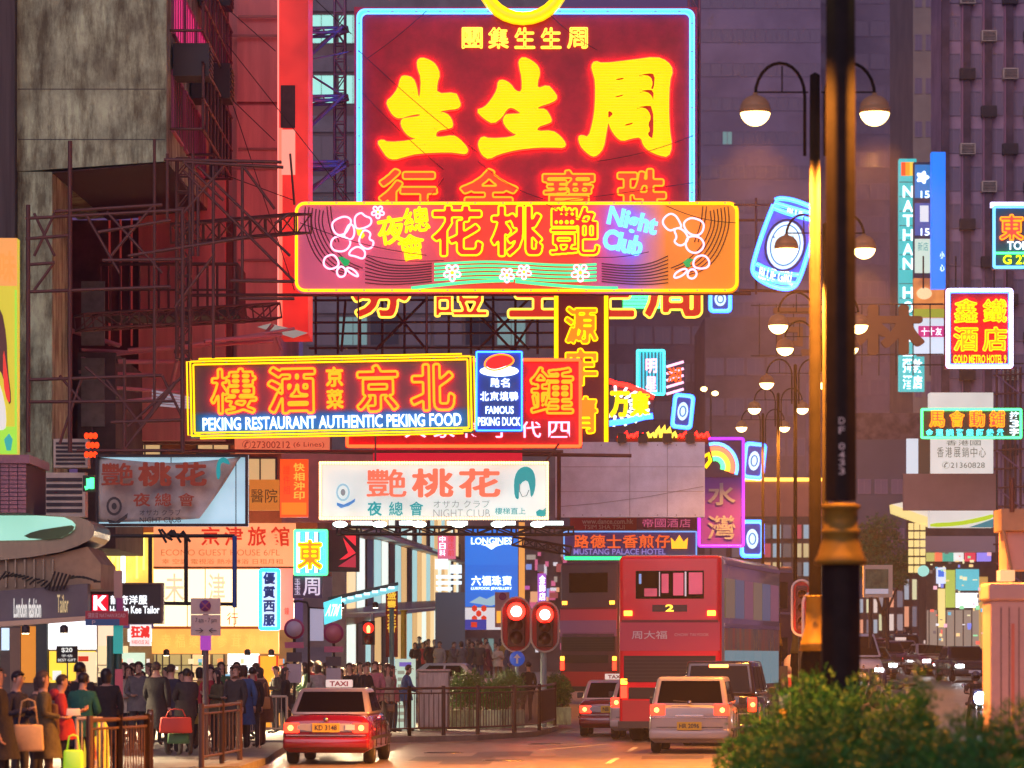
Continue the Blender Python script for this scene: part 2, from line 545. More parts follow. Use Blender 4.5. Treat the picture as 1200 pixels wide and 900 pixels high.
# ================================================================== the neon signs over the street
def z(o, s, pts): return [(o[0] + x / s, o[1] + y / s) for x, y in pts]
MAROON = M("maroon sign board", (.58, .022, .04), .5, noise=.35, scale=1.2, bump=.1)
NAVYB = M("dark blue sign board", (.045, .05, .10), .45, noise=.2, scale=1)
GREYB = M("grey sign board", (.16, .13, .14), .5, noise=.2, scale=1)
CABLE = M("black cable", (.015, .012, .012), .5)

# --- the great red jewellery sign
S = Sign("jewellery_neon_sign", "huge maroon neon board with giant yellow characters above the night club sign", "neon sign",
         (415, 8, 817, 338), 100, .35, MAROON)
SHENG1 = z((430, 60), 5, [(295,60),(320,42),(370,58),(405,85),(428,140),(410,190),(408,255),(520,248),(535,280),(550,320),(530,340),(470,345),(410,360),(465,368),(495,400),(505,445),(480,455),(410,468),(400,505),(430,510),(505,498),(540,515),(580,560),(592,585),(580,605),(540,600),(480,592),(300,600),(220,620),(160,638),(120,625),(90,580),(62,535),(90,522),(125,540),(250,530),(305,512),(260,508),(225,480),(200,435),(205,402),(245,395),(314,386),(314,368),(250,378),(190,398),(155,380),(130,340),(115,298),(150,270),(185,220),(200,155),(225,148),(270,160),(290,210),(300,275),(315,270),(320,160),(300,110)])
SHENG2 = z((430, 60), 5, [(890,60),(915,38),(965,60),(1005,95),(1012,140),(998,180),(998,225),(1060,203),(1090,235),(1117,275),(1090,300),(1000,328),(1000,345),(1045,343),(1070,380),(1083,415),(1060,425),(1000,445),(995,475),(1085,470),(1130,500),(1165,545),(1155,568),(1100,565),(1000,565),(880,578),(770,605),(715,635),(680,615),(660,580),(652,540),(675,503),(720,518),(850,510),(895,482),(870,490),(825,460),(797,415),(810,380),(830,375),(905,372),(895,358),(850,330),(820,340),(790,390),(740,428),(690,400),(640,350),(690,335),(730,290),(765,230),(770,178),(800,173),(840,195),(870,240),(910,245),(910,160),(895,100)])
ZHOU = [z((660, 60), 5, L) for L in (
    [(165,90),(185,62),(230,78),(400,58),(545,38),(610,65),(642,115),(620,180),(615,330),(620,460),(635,560),(615,622),(560,612),(500,585),(470,555),(455,505),(400,512),(345,530),(310,505),(280,460),(262,410),(250,480),(235,570),(200,612),(170,620),(130,590),(100,555),(88,505),(110,497),(150,510),(175,420),(188,330),(190,180),(175,130)],
    [(430,148),(490,130),(540,135),(533,230),(508,226),(521,195),(513,162),(490,148)],
    [(436,244),(480,226),(533,230),(529,305),(516,268),(490,244)],
    [(418,338),(470,320),(530,323),(531,518),(503,510),(490,485),(506,468),(493,430),(511,395),(498,358),(476,338)],
    [(260,345),(300,369),(260,405)],
    [(300,165),(358,155),(355,172),(310,178)],
    [(295,268),(360,252),(355,266),(310,280)],
    [(354,432),(412,416),(408,434),(360,446)])]
YB = E("yellow sign letter face", (1, .52, .0), .95, base=(.6, .42, .02))
S.brush([SHENG1], YB, N_YELF, N_RED, pitch=3.1, r=.017)
S.brush([SHENG2], YB, N_YELF, N_RED, pitch=3.1, r=.017)
S.brush(ZHOU, YB, N_YELF, N_RED, pitch=3.1, r=.017)
S.row("團集生生周", 538, 33, 692, 57, N_YELW, mode='tube', bold=.01, r=.018, off=.06, gap=.25)
ORF = E("orange sign letter face lit", (1, .05, .005), .9, base=(.45, .05, .01))
for ch, a, b in (("行", 446, 510), ("金", 541, 605), ("寶", 635, 697), ("珠", 725, 780)):
    S.text(ch, a, 200, b, 258, ORF, mode='both', bold=.035, off=.05, tmat=N_ORG, r=.025, glow=N_RED, name='character')
RF2 = E("dim red letter face", (1, .03, .005), .35, base=(.4, .03, .01))
S.tube(S.round_rect(419, 12, 813, 336, 9), N_BLU, .024, .13, True, 'border_tube', 6); S.tube(S.round_rect(421, 14, 811, 334, 8), N_DBL, .065, .04, True, 'halo_stand_in', 6)  # wide deep blue tube stands in for the glow round the border
S.tube(S.round_rect(423.5, 16.5, 808.5, 332, 7), N_BLU, .024, .10, True, 'border_tube', 6)
for ch, a, b in (("券", 415, 478), ("證", 508, 572), ("生", 598, 662), ("生", 678, 742), ("周", 757, 820)):
    S.text(ch, a, 308, b, 370, RF2, mode='both', bold=.045, off=-.02, tmat=N_YELW, r=.03, name='character')
# the round emblem that crowns it: a ring, cut by the top of the picture
mb = MB()
ring = [S.p(613 + 47 * math.cos(2*math.pi*i/28), -22 + 45 * math.sin(2*math.pi*i/28), .12) for i in range(28)]
mb.tube(ring, .17, 7, True); mb.build('emblem_ring', E("yellow emblem face", (1, .60, .0), 1.1, base=(.6, .4, .02)), S.root, True)
S.tube([(613 + 52*math.cos(2*math.pi*i/28), -22 + 50*math.sin(2*math.pi*i/28)) for i in range(28)], N_YEL, .03, .27, True)
S.tube([(613 + 41*math.cos(2*math.pi*i/28), -22 + 39*math.sin(2*math.pi*i/28)) for i in range(28)], N_YEL, .03, .27, True)
S.tube([(590 + 46*i/8, 12 + 6*math.sin(math.pi*i/8)) for i in range(9)], N_YEL, .03, .2)
JEW = S

# --- the night club sign with peach blossom
NCB = bpy.data.materials.new("night club board"); NCB.use_nodes = True
_n = NCB.node_tree; _b = _n.nodes["Principled BSDF"]; _b.inputs["Roughness"].default_value = .5
_tc = _n.nodes.new("ShaderNodeTexCoord"); _sx = _n.nodes.new("ShaderNodeSeparateXYZ"); _rp = _n.nodes.new("ShaderNodeValToRGB"); _mr = _n.nodes.new("ShaderNodeMapRange")
_n.links.new(_tc.outputs["Object"], _sx.inputs[0]); _n.links.new(_sx.outputs[0], _mr.inputs[0])
_mr.inputs[1].default_value = -5.4; _mr.inputs[2].default_value = 5.4
_n.links.new(_mr.outputs[0], _rp.inputs[0]); _n.links.new(_rp.outputs[0], _b.inputs["Base Color"])
_e = _rp.color_ramp.elements
_e[0].position = 0; _e[0].color = (.52, .10, .20, 1); _e[1].position = 1; _e[1].color = (.80, .26, .015, 1)
for pos, c in ((.28, (.58, .09, .14, 1)), (.4, (.75, .05, .025, 1)), (.64, (.75, .05, .025, 1)), (.76, (.30, .13, .55, 1)), (.84, (.80, .24, .03, 1))):
    el = _rp.color_ramp.elements.new(pos); el.color = c
_b.inputs["Emission Strength"].default_value = .6
_n.links.new(_rp.outputs[0], _b.inputs["Emission Color"])
S = Sign("night_club_neon_sign", "wide round-cornered neon sign with pink blossoms and red characters outlined in yellow", "neon sign",
         (345, 236, 866, 343), 92, .3, NCB, radius=11)
S.tube(S.round_rect(347.5, 238.5, 863.5, 340.5, 10), N_YEL, .036, .05, True, 'border_tube', 6)
for ch, a, b in (("花", 508, 564), ("桃", 577, 634), ("艷", 645, 702)):
    S.text(ch, a, 243, b, 299, N_REDF, mode='both', bold=.034, off=.07, tmat=N_YEL, r=.024, name='character', th=.05)
YP = E("yellow neon patch", (1, .68, .0), 1.3, base=(.6, .45, .02))
for ch, a, b, c, d_, rt in (("夜", 443, 254, 474, 286, -.15), ("總", 473, 243, 503, 272, -.12), ("會", 467, 275, 498, 305, -.15)):
    S.text(ch, a, b, c, d_, YP, mode='both', bold=.02, off=.06, tmat=N_YEL, r=.016, rot=rt, name='character')
S.text("Night", 712, 248, 770, 276, N_BLU, mode='both', bold=.03, off=.09, tmat=N_BLU, r=.02, rot=.22)
S.text("Club", 707, 273, 753, 296, N_BLU, mode='both', bold=.03, off=.09, tmat=N_BLU, r=.02, rot=.22)
def petals(cx, cy_, r, n=5, ph=0., sq=1., rr=.35):
    out = []
    for k in range(n):
        a = ph + 2*math.pi*k/n; L = []
        for i in range(9):
            t = -1 + 2*i/8; rad = r * (rr + (1-rr) * math.cos(t*1.45)**.6 if abs(t) < .98 else rr)
            L.append((cx + rad*math.cos(a + t*math.pi/n*.85), cy_ + sq*rad*math.sin(a + t*math.pi/n*.85)))
        out.append(L)
    return out
def loop(o, s, pts): return chaikin(z(o, s, pts), 2)
P1 = [loop((340,230), 4.615, L) for L in (
    [(225,150),(250,125),(300,108),(335,130),(320,170),(300,205),(260,215),(235,190)],
    [(350,150),(350,110),(385,88),(405,110),(440,120),(440,155),(400,175),(360,180)],
    [(320,150),(300,190),(290,225),(330,240),(350,210),(345,160)],
    [(400,180),(440,200),(425,235),(455,245),(445,280),(410,290),(370,255),(380,215)],
    [(260,215),(225,235),(220,275),(245,300),(300,300),(330,260),(320,230)],
    [(330,290),(315,320),(350,325),(400,345),(410,300),(370,270)],
    [(185,340),(180,375),(215,400),(265,380),(260,345),(235,315),(200,325)],
    [(265,385),(250,410),(265,440),(295,435),(305,405),(285,380)],
    [(310,385),(350,400),(375,438),(345,430),(305,400)])]
for L in P1: S.tube(L, N_PNK, .024, .08, True, 'petal_tube', 4)
P2 = [loop((600,230), 4.444, L) for L in (
    [(785,120),(820,90),(850,100),(870,130),(885,165),(850,170),(820,185),(785,150)],
    [(905,125),(940,112),(1000,135),(995,185),(965,210),(915,195),(890,150)],
    [(840,175),(870,165),(905,190),(920,230),(880,265),(840,240),(860,215)],
    [(915,210),(970,210),(1000,240),(995,275),(960,300),(920,290),(900,255)],
    [(950,320),(1000,305),(1030,340),(1020,375),(970,380),(940,365)],
    [(920,385),(910,420),(940,435),(965,410),(950,380)],
    [(900,375),(850,400),(840,430),(880,420),(915,390)])]
for L in P2: S.tube(L, N_PNK, .024, .08, True, 'petal_tube', 4)
S.poly([z((340,230), 4.615, [(260,330),(285,330),(325,350),(315,375),(295,380),(275,355)])], E("green leaf neon", (.0, .35, .08), 1), 'leaf', .09)
S.poly([z((600,230), 4.444, [(890,345),(915,325),(950,330),(925,350),(930,370),(905,370)])], E("green leaf neon", (.0, .35, .08), 1), 'leaf', .09)
S.poly([z((340,230), 4.615, [(358,180),(385,170),(405,215),(390,232),(365,210)])], YP, 'stamen', .09)
fl = []
for (cx, cy_, r) in ((443, 249, 7.5), (530, 320, 10), (594, 323, 8.5), (614, 319, 8.5), (680, 320, 10.5)):
    S.tubes(petals(cx, cy_, r, 5, .3), N_PNK, .022, .10, 'blossom_tube', True)
    S.poly([[(cx + 2*math.cos(i), cy_ + 2*math.sin(i)) for i in range(6)]], YP, 'stamen', .1)
S.tubes([[(509 + 190*t, 309 + 4.6*k + 2.0*math.sin(math.pi*t*2 - .5)*-1) for t in [i/16 for i in range(17)]] for k in range(5)], N_MNT, .028, .05, 'wave_tube')
S.tubes([[(482 + 120*t, 338 - 9*math.sin(math.pi*t/2)) for t in [i/10 for i in range(11)]],
         [(604 + 120*t, 330 + 8*math.sin(math.pi*t/2)) for t in [i/10 for i in range(11)]]], N_MNT, .04, .06, 'wave_tube')
UNL = M("unlit glass tube", (.10, .04, .04), .3)
for sgn, bx in ((1, 350), (-1, 861)):
    ls = []
    for k in range(8):
        x0 = bx + sgn*(8 + 4.2*k)
        ls.append([(x0, 242 + k), (x0 - sgn*2, 262), (x0 + sgn*4, 284 - k), (x0 + sgn*14, 304 - 2*k), (x0 + sgn*30, 318 - 2*k), (x0 + sgn*46, 322 - 1.5*k)] if k < 6 else [(x0, 242), (x0 + sgn*2, 262), (x0 + sgn*10, 284)])
        ls.append([(bx + sgn*(78 + 0*k), 300 + 4.5*k), (bx + sgn*100, 310 + 3.4*k), (bx + sgn*128, 312 + 3*k), (bx + sgn*156, 309 + 3*k)])
    S.tubes([chaikin(l, 2, False) for l in ls], UNL, .014, .04, 'dark_tube')
CLUB = S

# --- restaurant sign, blue foot, double yellow border, hung a little askew
PKB = bpy.data.materials.new("restaurant board"); PKB.use_nodes = True
_n = PKB.node_tree; _b = _n.nodes["Principled BSDF"]; _b.inputs["Roughness"].default_value = .4
_tc = _n.nodes.new("ShaderNodeTexCoord"); _sx = _n.nodes.new("ShaderNodeSeparateXYZ"); _rp = _n.nodes.new("ShaderNodeValToRGB"); _mr = _n.nodes.new("ShaderNodeMapRange")
_n.links.new(_tc.outputs["Object"], _sx.inputs[0]); _n.links.new(_sx.outputs[2], _mr.inputs[0])
_mr.inputs[1].default_value = 0; _mr.inputs[2].default_value = 1.84
_n.links.new(_mr.outputs[0], _rp.inputs[0]); _n.links.new(_rp.outputs[0], _b.inputs["Base Color"])
_rp.color_ramp.elements[0].position = .28; _rp.color_ramp.elements[0].color = (.01, .16, .45, 1)
_rp.color_ramp.elements[1].position = .34; _rp.color_ramp.elements[1].color = (.13, .07, .085, 1)
S = Sign("restaurant_neon_sign", "long dark neon sign with red characters, white English lettering and double yellow border", "neon sign",
         (223, 418, 555, 510), 88, .28, PKB, roll=R(-1.1))
for L in (S.round_rect(225, 421, 553, 508, 1), S.round_rect(228.5, 424.5, 549.5, 504.5, 1)): S.tube(L, N_YEL, .02, .09, True, 'border_tube', 6)
S.tube([(235,418),(543,418),(543,421),(557,421),(557,507),(543,507),(543,511),(235,511),(235,507),(221,507),(221,421),(235,421)], N_YEL, .02, .09, True, 'border_tube')
for ch, a, b in (("樓", 249, 301), ("酒", 317, 369), ("京", 421, 466), ("北", 484, 532)):
    S.text(ch, a, 431, b, 482, RF2, mode='tube', bold=.035, off=.10, r=.03, glow=N_RED, name='character') if 0 else \
    S.text(ch, a, 431, b, 482, N_ORG, mode='tube', bold=.035, off=.10, r=.03, glow=N_RED, name='character')
S.text("京", 384, 431, 403, 453, N_ORG, mode='tube', bold=.0, off=.1, r=.02, glow=N_RED, name='character')
S.text("菜", 384, 457, 403, 479, N_ORG, mode='tube', bold=.0, off=.1, r=.02, glow=N_RED, name='character')
S.text("PEKING RESTAURANT AUTHENTIC PEKING FOOD", 238, 487, 541, 502, N_WHT, mode='fill', bold=.025, off=.09, th=.03)
PEK = S

BLUB = M("bright blue sign board", (.012, .10, .42), .4)
S = Sign("roast_duck_neon_sign", "small blue neon sign with red roast duck on a white plate and white lettering", "neon sign",
         (557, 411, 613, 506), 87.6, .25, BLUB)
S.border(N_DBL, 1.5, .02, .03, 1)
S.poly([[(585 + 23*math.cos(2*math.pi*i/18), 435 + 6.5*math.sin(2*math.pi*i/18)) for i in range(18)]], N_WHT, 'plate', .06)
S.poly([loop((200,400), 2.4, [(885,70),(895,50),(925,38),(955,42),(965,60),(930,75),(905,80)])], N_REDF, 'duck', .1)
S.tube(loop((200,400), 2.4, [(880,72),(890,48),(925,36),(958,42),(968,60),(935,78),(905,84)]), N_ORG, .02, .12, True)
S.row("馳名", 574, 443, 598, 454, N_WHT, bold=.02)
S.row("北京填鴨", 562, 459, 608, 470, N_WHT, bold=.02)
S.text("FAMOUS", 569, 476, 602, 485, N_WHT, bold=.03); S.text("PEKING DUCK", 560, 489, 610, 499, N_WHT, bold=.03)

S = Sign("watch_shop_neon_sign", "red-bordered dark neon sign reaching out behind the restaurant sign and duck sign", "neon sign",
         (405, 420, 682, 525), 91, .25, MAROON)
S.border(E("neon red orange", (1, .05, .01), 5), 2, .04, .06, 2)
S.text("鍾", 622, 431, 671, 484, N_ORG, mode='tube', bold=.03, off=.1, r=.03, glow=N_RED, name='character')
S.row("人家傳手代四", 470, 494, 672, 513, N_PNK, bold=.01, gap=.25)
WAT = S

S = Sign("vertical_yellow_neon_sign", "tall narrow maroon sign with bright yellow side tubes and orange characters", "neon sign",
         (649, 345, 714, 522), 96, .3, M("dark plum sign board", (.14, .02, .05), .5))
S.tube([(651.5, 345), (651.5, 521)], N_YEL, .06, .1, name='side_tube'); S.tube([(710, 345), (710, 521)], N_YEL, .06, .1, name='side_tube')
for ch, y in (("源", 361), ("牢", 410), ("情", 466)):
    S.text(ch, 663, y, 699, y + 41, E("orange character fill", (1, .16, .005), 1.6), mode='both', bold=.04, off=.08, tmat=N_YEL, r=.02, name='character')
VYEL = S

# --- the white lit night club panel with bulb border
def litmat(name, col, s, noise=.0): 
    m = E(name, col, s, base=tuple(c*.8 for c in col))
    nt = m.node_tree; b = nt.nodes["Principled BSDF"]
    tc = nt.nodes.new("ShaderNodeTexCoord"); nz = nt.nodes.new("ShaderNodeTexNoise"); nz.inputs["Scale"].default_value = .9; nz.inputs["Detail"].default_value = 6
    rp = nt.nodes.new("ShaderNodeValToRGB"); rp.color_ramp.elements[0].position = .35; rp.color_ramp.elements[1].position = .6
    rp.color_ramp.elements[0].color = (*[c*(1-noise) for c in col], 1); rp.color_ramp.elements[1].color = (*col, 1)
    nt.links.new(tc.outputs["Object"], nz.inputs[0]); nt.links.new(nz.outputs[0], rp.inputs[0]); nt.links.new(rp.outputs[0], b.inputs["Emission Color"])
    return m
PANW = litmat("aged white lit panel", (.62, .70, .66), .85, .35)
P_SAL = E("salmon print on lit panel", (.85, .16, .08), .8); P_TEAL = E("teal print on lit panel", (.0, .28, .30), .8)
P_GREY = E("grey print on lit panel", (.25, .28, .30), .6); P_BLU = E("blue print on lit panel", (.05, .22, .55), .7); P_LBLU = E("pale blue print on lit panel", (.3, .5, .6), .8)
BULB = E("warm border bulb", (1, .45, .16), 5); BUR = M("brown sign frame", (.18, .08, .05), .5)
def badge(S, cx, cy_, s, m1=P_LBLU, m2=P_BLU):
    ov = lambda rx, ry: [(cx + rx*s*math.cos(2*math.pi*i/18), cy_ + ry*s*math.sin(2*math.pi*i/18)) for i in range(18)]
    S.poly([ov(10, 13), ov(7.5, 10)[::-1]], m1, 'badge', .03)
    S.poly([ov(3.5, 5)], P_GREY, 'badge_emblem', .032)
    S.poly([[(cx-9*s, cy_+15*s), (cx+1*s, cy_+18*s), (cx+12*s, cy_+13*s), (cx+18*s, cy_+9*s), (cx+17*s, cy_+14*s), (cx+8*s, cy_+20*s), (cx-3*s, cy_+23*s), (cx-9*s, cy_+19*s)]], m2, 'ribbon', .034)
S = Sign("night_club_light_box", "white lit panel with bulb border, salmon characters and teal portrait of a woman", "light box",
         (374, 541, 643, 609), 84, .3, PANW)
for a, b in (((374,541),(643,544)), ((374,606),(643,609)), ((374,544),(377,606)), ((640,544),(643,606))):
    S.rect(a[0], a[1], b[0], b[1], BUR, 'frame', .05, .06)
_bm = MB().lathe([(.012, -.035), (.03, -.01), (.026, .02), (.0, .035)], n=6).mesh('bulb', BULB)
mbb = MB()
n_b = 0
for i in range(0, 90):
    t = i / 89
    for (px, py) in ((375.5 + 266*t, 542.5), (375.5 + 266*t, 607.5)):
        o = link('bulb', _bm, S.root, S.p(px, py, .08)); n_b += 1
for i in range(0, 22):
    for (px, py) in ((375.5, 544 + 62*i/21), (641.5, 544 + 62*i/21)):
        o = link('bulb', _bm, S.root, S.p(px, py, .08))
badge(S, 402, 577, .8)
for ch, a, b in (("艷", 430, 476), ("桃", 484, 530), ("花", 539, 585)):
    S.text(ch, a, 550, b, 582, P_SAL, bold=.036, off=.03, name='character')
for ch, a in (("夜", 431), ("總", 456), ("會", 480)): S.text(ch, a, 588, a + 16, 604, P_TEAL, bold=.03, off=.03, name='character')
S.text("オザカ クラブ", 508, 586, 574, 595, P_GREY, off=.03, bold=-.01); S.text("NIGHT CLUB", 508, 597, 574, 606, P_GREY, off=.03, bold=-.02)
S.text("樓梯直上", 580, 595, 616, 603, P_TEAL, off=.03)
S.poly([chaikin([(603,583),(602,565),(605,553),(612,547),(620,547),(626,553),(628,565),(626,578),(622,584),(621,572),(618,562),(610,566),(608,576),(608,586)], 1)], P_TEAL, 'portrait_hair', .03)
S.tube([(609,567),(609,576),(612,582),(617,581),(620,574)], P_GREY, .012, .03, name='portrait_face')
S.poly([[(628,600),(632,597),(636,598),(640,595),(640,604),(634,606),(629,604)]], P_TEAL, 'flower_print', .03)
for i in range(6):
    pole(S.root, S.p(400 + 46*i, 609, -.1), S.p(400 + 46*i, 616, .55), .02, DSTEEL, 'lamp_arm')
    o = MB().ball(S.p(400 + 46*i, 615.5, .6), .16, .1, .07).build('flood_lamp', E("flood lamp face", (.75, 1, .9), 9), S.root, True)
WLB = S

# --- its older twin to the left: a torn banner in a steel frame
SKYP = litmat("pale blue lit backing", (.42, .66, .78), .85, .3)
S = Sign("torn_banner_sign", "old framed panel at left whose grey banner has torn away from its right side", "banner sign",
         (113, 533, 291, 617), 78, .12, SKYP)
BAN = M("grimy banner cloth", (.66, .68, .62), .8, noise=.35, scale=1.5, bump=.3)
mb = MB(); nx, nz_ = 24, 12; vv = []
for j in range(nz_ + 1):
    for i in range(nx + 1):
        u, v = i/nx, j/nz_
        xr = 281 - 2*v - (v**1.15)*44 if v > .0 else 283
        px = 116 + (xr - 116)*u
        py = 536 + (612 - 536)*v + 3.5*math.sin(math.pi*u)*(1 - v)*1.8 - (4*u*u*v)
        vv.append(S.p(px, py, .10 + .06*math.sin(u*9 + v*3) + .25*(u**3)*(v)))
ff = [(j*(nx+1)+i, (j+1)*(nx+1)+i, (j+1)*(nx+1)+i+1, j*(nx+1)+i+1) for j in range(nz_) for i in range(nx)]
mb.add(vv, ff); o = mb.build('banner', BAN, S.root, True)
o.modifiers.new('th', 'SOLIDIFY').thickness = .006
for a, b in (((113,533),(291,536)), ((113,614),(291,617)), ((113,536),(116,614)), ((288,536),(291,614))):
    S.rect(a[0], a[1], b[0], b[1], DSTEEL, 'frame', .2, .2)
for x in (200, 276): S.rect(x, 536, x + 1, 614, DSTEEL, 'mullion', .02, .02)
PR = M("faded red print", (.42, .10, .05), .8); PG = M("faded grey print", (.07, .08, .085), .8)
for ch, a, b in (("艷", 122, 159), ("桃", 166, 202), ("花", 209, 243)): S.text(ch, a, 544, b, 570, PR, bold=.05, off=.48, name='character')
for ch, a in (("夜", 159), ("總", 184), ("會", 211)): S.text(ch, a, 579, a + 19, 594, PR, bold=.03, off=.45, name='character')
S.text("オザカ クラブ", 166, 598, 214, 605, PG, off=.43); S.text("NIGHT CLUB", 166, 607, 214, 613, PG, off=.42)
ov = lambda rx, ry: [(136 + rx*math.cos(2*math.pi*i/18), 594 + ry*math.sin(2*math.pi*i/18)) for i in range(18)]
S.poly([ov(9, 11), ov(6.5, 8)[::-1]], PG, 'badge', .38); S.poly([ov(3, 4)], PG, 'badge_emblem', .38)
S.poly([[(128,609),(138,612),(148,605),(152,602),(151,608),(142,614),(130,614)]], PG, 'ribbon', .38)
S.poly([chaikin([(257,541),(263,537),(269,539),(272,546),(268,545),(262,543),(260,549),(261,557),(258,565),(255,556)], 1)], P_TEAL, 'portrait_hair', .5)
TORN = S

# --- the blank billboard with its four clamps
BLNK = M("blank grey billboard sheet", (.78, .83, .92), .7, noise=.2, scale=1.5, bump=.05)
S = Sign("blank_billboard", "large blank grey billboard hanging to the right of the white lit panel", "billboard", (651, 518, 826, 606), 95, .4, BLNK)
for i, x in enumerate((729, 753, 782, 809)):
    S.rect(x - 5, 508, x + 5, 519, DSTEEL, 'lamp_bracket', .15, .5)
S.tube([(652, 594), (700, 590), (760, 582), (824, 570)], M('thin grey wire', (.2, .19, .2), .6), .005, .02, name='seam')
for x in (738, 782): S.tube([(x, 519), (x, 605)], M("sheet seam", (.42, .40, .41), .7), .008, .004, name='seam')
for x in range(660, 826, 22):
    for y in (521, 603): S.rect(x, y, x + 1.2, y + 1.2, STEEL, 'bolt', .02, .02)
for y in (547, 576): S.tube([(652, y), (825, y)], M('sheet seam', (.42, .40, .41), .7), .006, .004, name='seam')
BLK = S

# --- a beer can in neon
S = Sign("beer_can_neon_sign", "tilted blue and white neon beer can beside the lamp post", "neon sign", (880, 232, 956, 338), 88, .25, None, noboard=True)
zz = lambda L: z((870, 220), 6.92, L)
S.poly([zz([(265,105),(300,88),(400,100),(500,135),(580,170),(600,200),(600,290),(560,420),(500,640),(465,760),(420,815),(350,830),(240,810),(140,765),(80,690),(85,620),(130,460),(190,290),(240,170)])],
       M("violet can body", (.20, .20, .50), .4), 'can_body', .0, .25)
for L in ([(265,105),(300,88),(400,100),(500,135),(580,170)], [(240,160),(330,200),(450,235),(590,270)], [(255,130),(340,150),(470,190),(580,215)],
          [(250,140),(190,290),(130,460),(85,620),(78,680),(120,740),(230,800),(345,828),(415,812),(450,770),(500,640),(580,365)],
          [(110,620),(200,665),(330,700),(455,712)], [(90,690),(200,745),(320,775),(450,780)]):
    S.tube(chaikin(zz(L), 2, False), N_BLU, .02, .12); S.tube(chaikin(zz(L), 2, False), N_DBL, .06, .05, name='halo_stand_in')  # wide blue tube stands in for the halo along each line
S.poly([zz([(105,625),(200,670),(330,702),(452,714),(440,772),(320,770),(210,735),(95,680)])], E("can blue band", (.01, .12, .75), 1.2), 'band', .05)
cm, sm = math.cos(.2), math.sin(.2)
def ovz(rx, ry, cx=345, cy_=470, n=26): return zz([(cx + rx*cm*math.cos(2*math.pi*i/n) - ry*sm*math.sin(2*math.pi*i/n), cy_ + rx*sm*math.cos(2*math.pi*i/n) + ry*cm*math.sin(2*math.pi*i/n)) for i in range(n)])
S.tube(ovz(160, 210), M("dark can ring", (.03, .05, .15), .4), .03, .08, True, 'ring')
S.poly([ovz(145, 195)], E("can medallion", (.55, .80, .95), 1.3), 'medallion', .07)
S.tube(ovz(118, 165), P_BLU, .015, .1, True, 'ring')
S.poly([zz([(320,490),(345,435),(372,495)])], P_BLU, 'crest', .1); S.poly([zz([(245,410),(250,385),(262,412)])], P_BLU, 'crest', .1)
S.poly([zz([(280,430),(300,420),(310,450),(290,465)])], P_LBLU, 'crest', .1); S.poly([zz([(385,420),(410,390),(425,440),(400,480)])], P_LBLU, 'crest', .1)
S.text("BLUE GIRL", 889, 316, 930, 331, N_WHT, bold=.03, off=.1, rot=.17)
S.text("BLUE", 922, 246, 942, 253, N_WHT, bold=.06, off=.1, rot=.2)
CAN = S

# --- smaller signs further up the street
LF = E("orange letter fill", (1, .10, .005), 1.5)
S = Sign("teal_neon_sign", "small teal striped neon sign with two pink characters under the night club sign", "neon sign", (746, 410, 779, 463), 150, .3, M("teal board", (.02, .22, .22), .5))
S.border(N_CYN, 1, .05, .08, 1)
S.tubes([[(x, 413), (x, 461)] for x in range(750, 779, 4)], E("thin cyan tube", (.04, .5, .65), 1.4), .03, .03, 'stripe_tube')
S.row("明", 756, 421, 770, 437, N_PNK, bold=.04, off=.15); S.row("星", 756, 442, 770, 459, N_PNK, bold=.04, off=.15)
S = Sign("striped_neon_sign", "small slanted-stripe neon sign just right of the teal one", "neon sign", (780, 422, 803, 462), 150, .3, NAVYB)
S.tubes([[(781, 430 + 8*k), (801, 424 + 8*k)] for k in range(5)], N_PNK, .05, .05, 'stripe_tube')
S.row("湖", 781, 431, 799, 448, LF, bold=.03, off=.12)
S = Sign("fan_neon_sign", "spiky fan-shaped neon sign with yellow characters over blue rays", "neon sign", (711, 446, 766, 500), 140, .3, None, noboard=True)
S.poly([chaikin([(711,452),(735,450),(766,462),(766,488),(740,494),(711,497)], 1)], NAVYB, 'board', .0, .3)
S.tubes([[(722 + 16*math.cos(a), 476 + 11*math.sin(a)), (722 + 40*math.cos(a), 476 + 24*math.sin(a))] for a in [i*.36 - 1.6 for i in range(12)]], N_WHT, .05, .05, 'ray_tube')
S.tube([(711, 446), (722, 450), (735, 452), (750, 458), (766, 466)], N_RED, .09, .1); S.tube([(711, 497), (735, 494), (755, 489), (765, 488)], N_DBL, .12, .1)
S.row("万東", 714, 460, 762, 488, E("yellow fill neon", (1, .6, .0), 2), mode='both', bold=.03, tmat=N_YEL, r=.03, off=.14)
def can(px0, py0, px1, py1, d, lab, roll=0):
    S = Sign("can_neon_sign", lab, "neon sign", (px0, py0, px1, py1), d, .25, M("small can board", (.04, .12, .42), .4), roll=roll, radius=4, group="small can-shaped neon signs")
    S.border(N_DBL, .6, .05, .03, 4); S.border(N_BLU, 2.5, .04, .06, 4)
    cx, cy_ = (px0+px1)/2, (py0+py1)/2; w, h = (px1-px0)*.26, (py1-py0)*.27
    S.poly([[(cx + w*math.cos(2*math.pi*i/16), cy_ + h*math.sin(2*math.pi*i/16)) for i in range(16)]], E("can medallion", (.55, .80, .95), 1.3), 'medallion', .06)
    S.tube([(cx + w*.55*math.cos(2*math.pi*i/12), cy_ + h*.55*math.sin(2*math.pi*i/12)) for i in range(12)], P_BLU, .03, .08, True, 'ring')
    return S
can(786, 462, 810, 502, 145, "small blue neon can above the blank billboard", R(6))
can(869, 519, 894, 561, 150, "small blue neon can at the right of the purple sign", R(6))
can(868, 610, 895, 653, 150, "small blue neon can low by the roof of the red bus")
can(831, 335, 857, 366, 150, "small blue neon disc sign peeping out below the night club sign")
S = Sign("green_neon_sign", "green lined neon sign half hidden behind the night club sign", "neon sign", (728, 330, 802, 366), 130, .25, M("dark green board", (.015, .09, .05), .5))
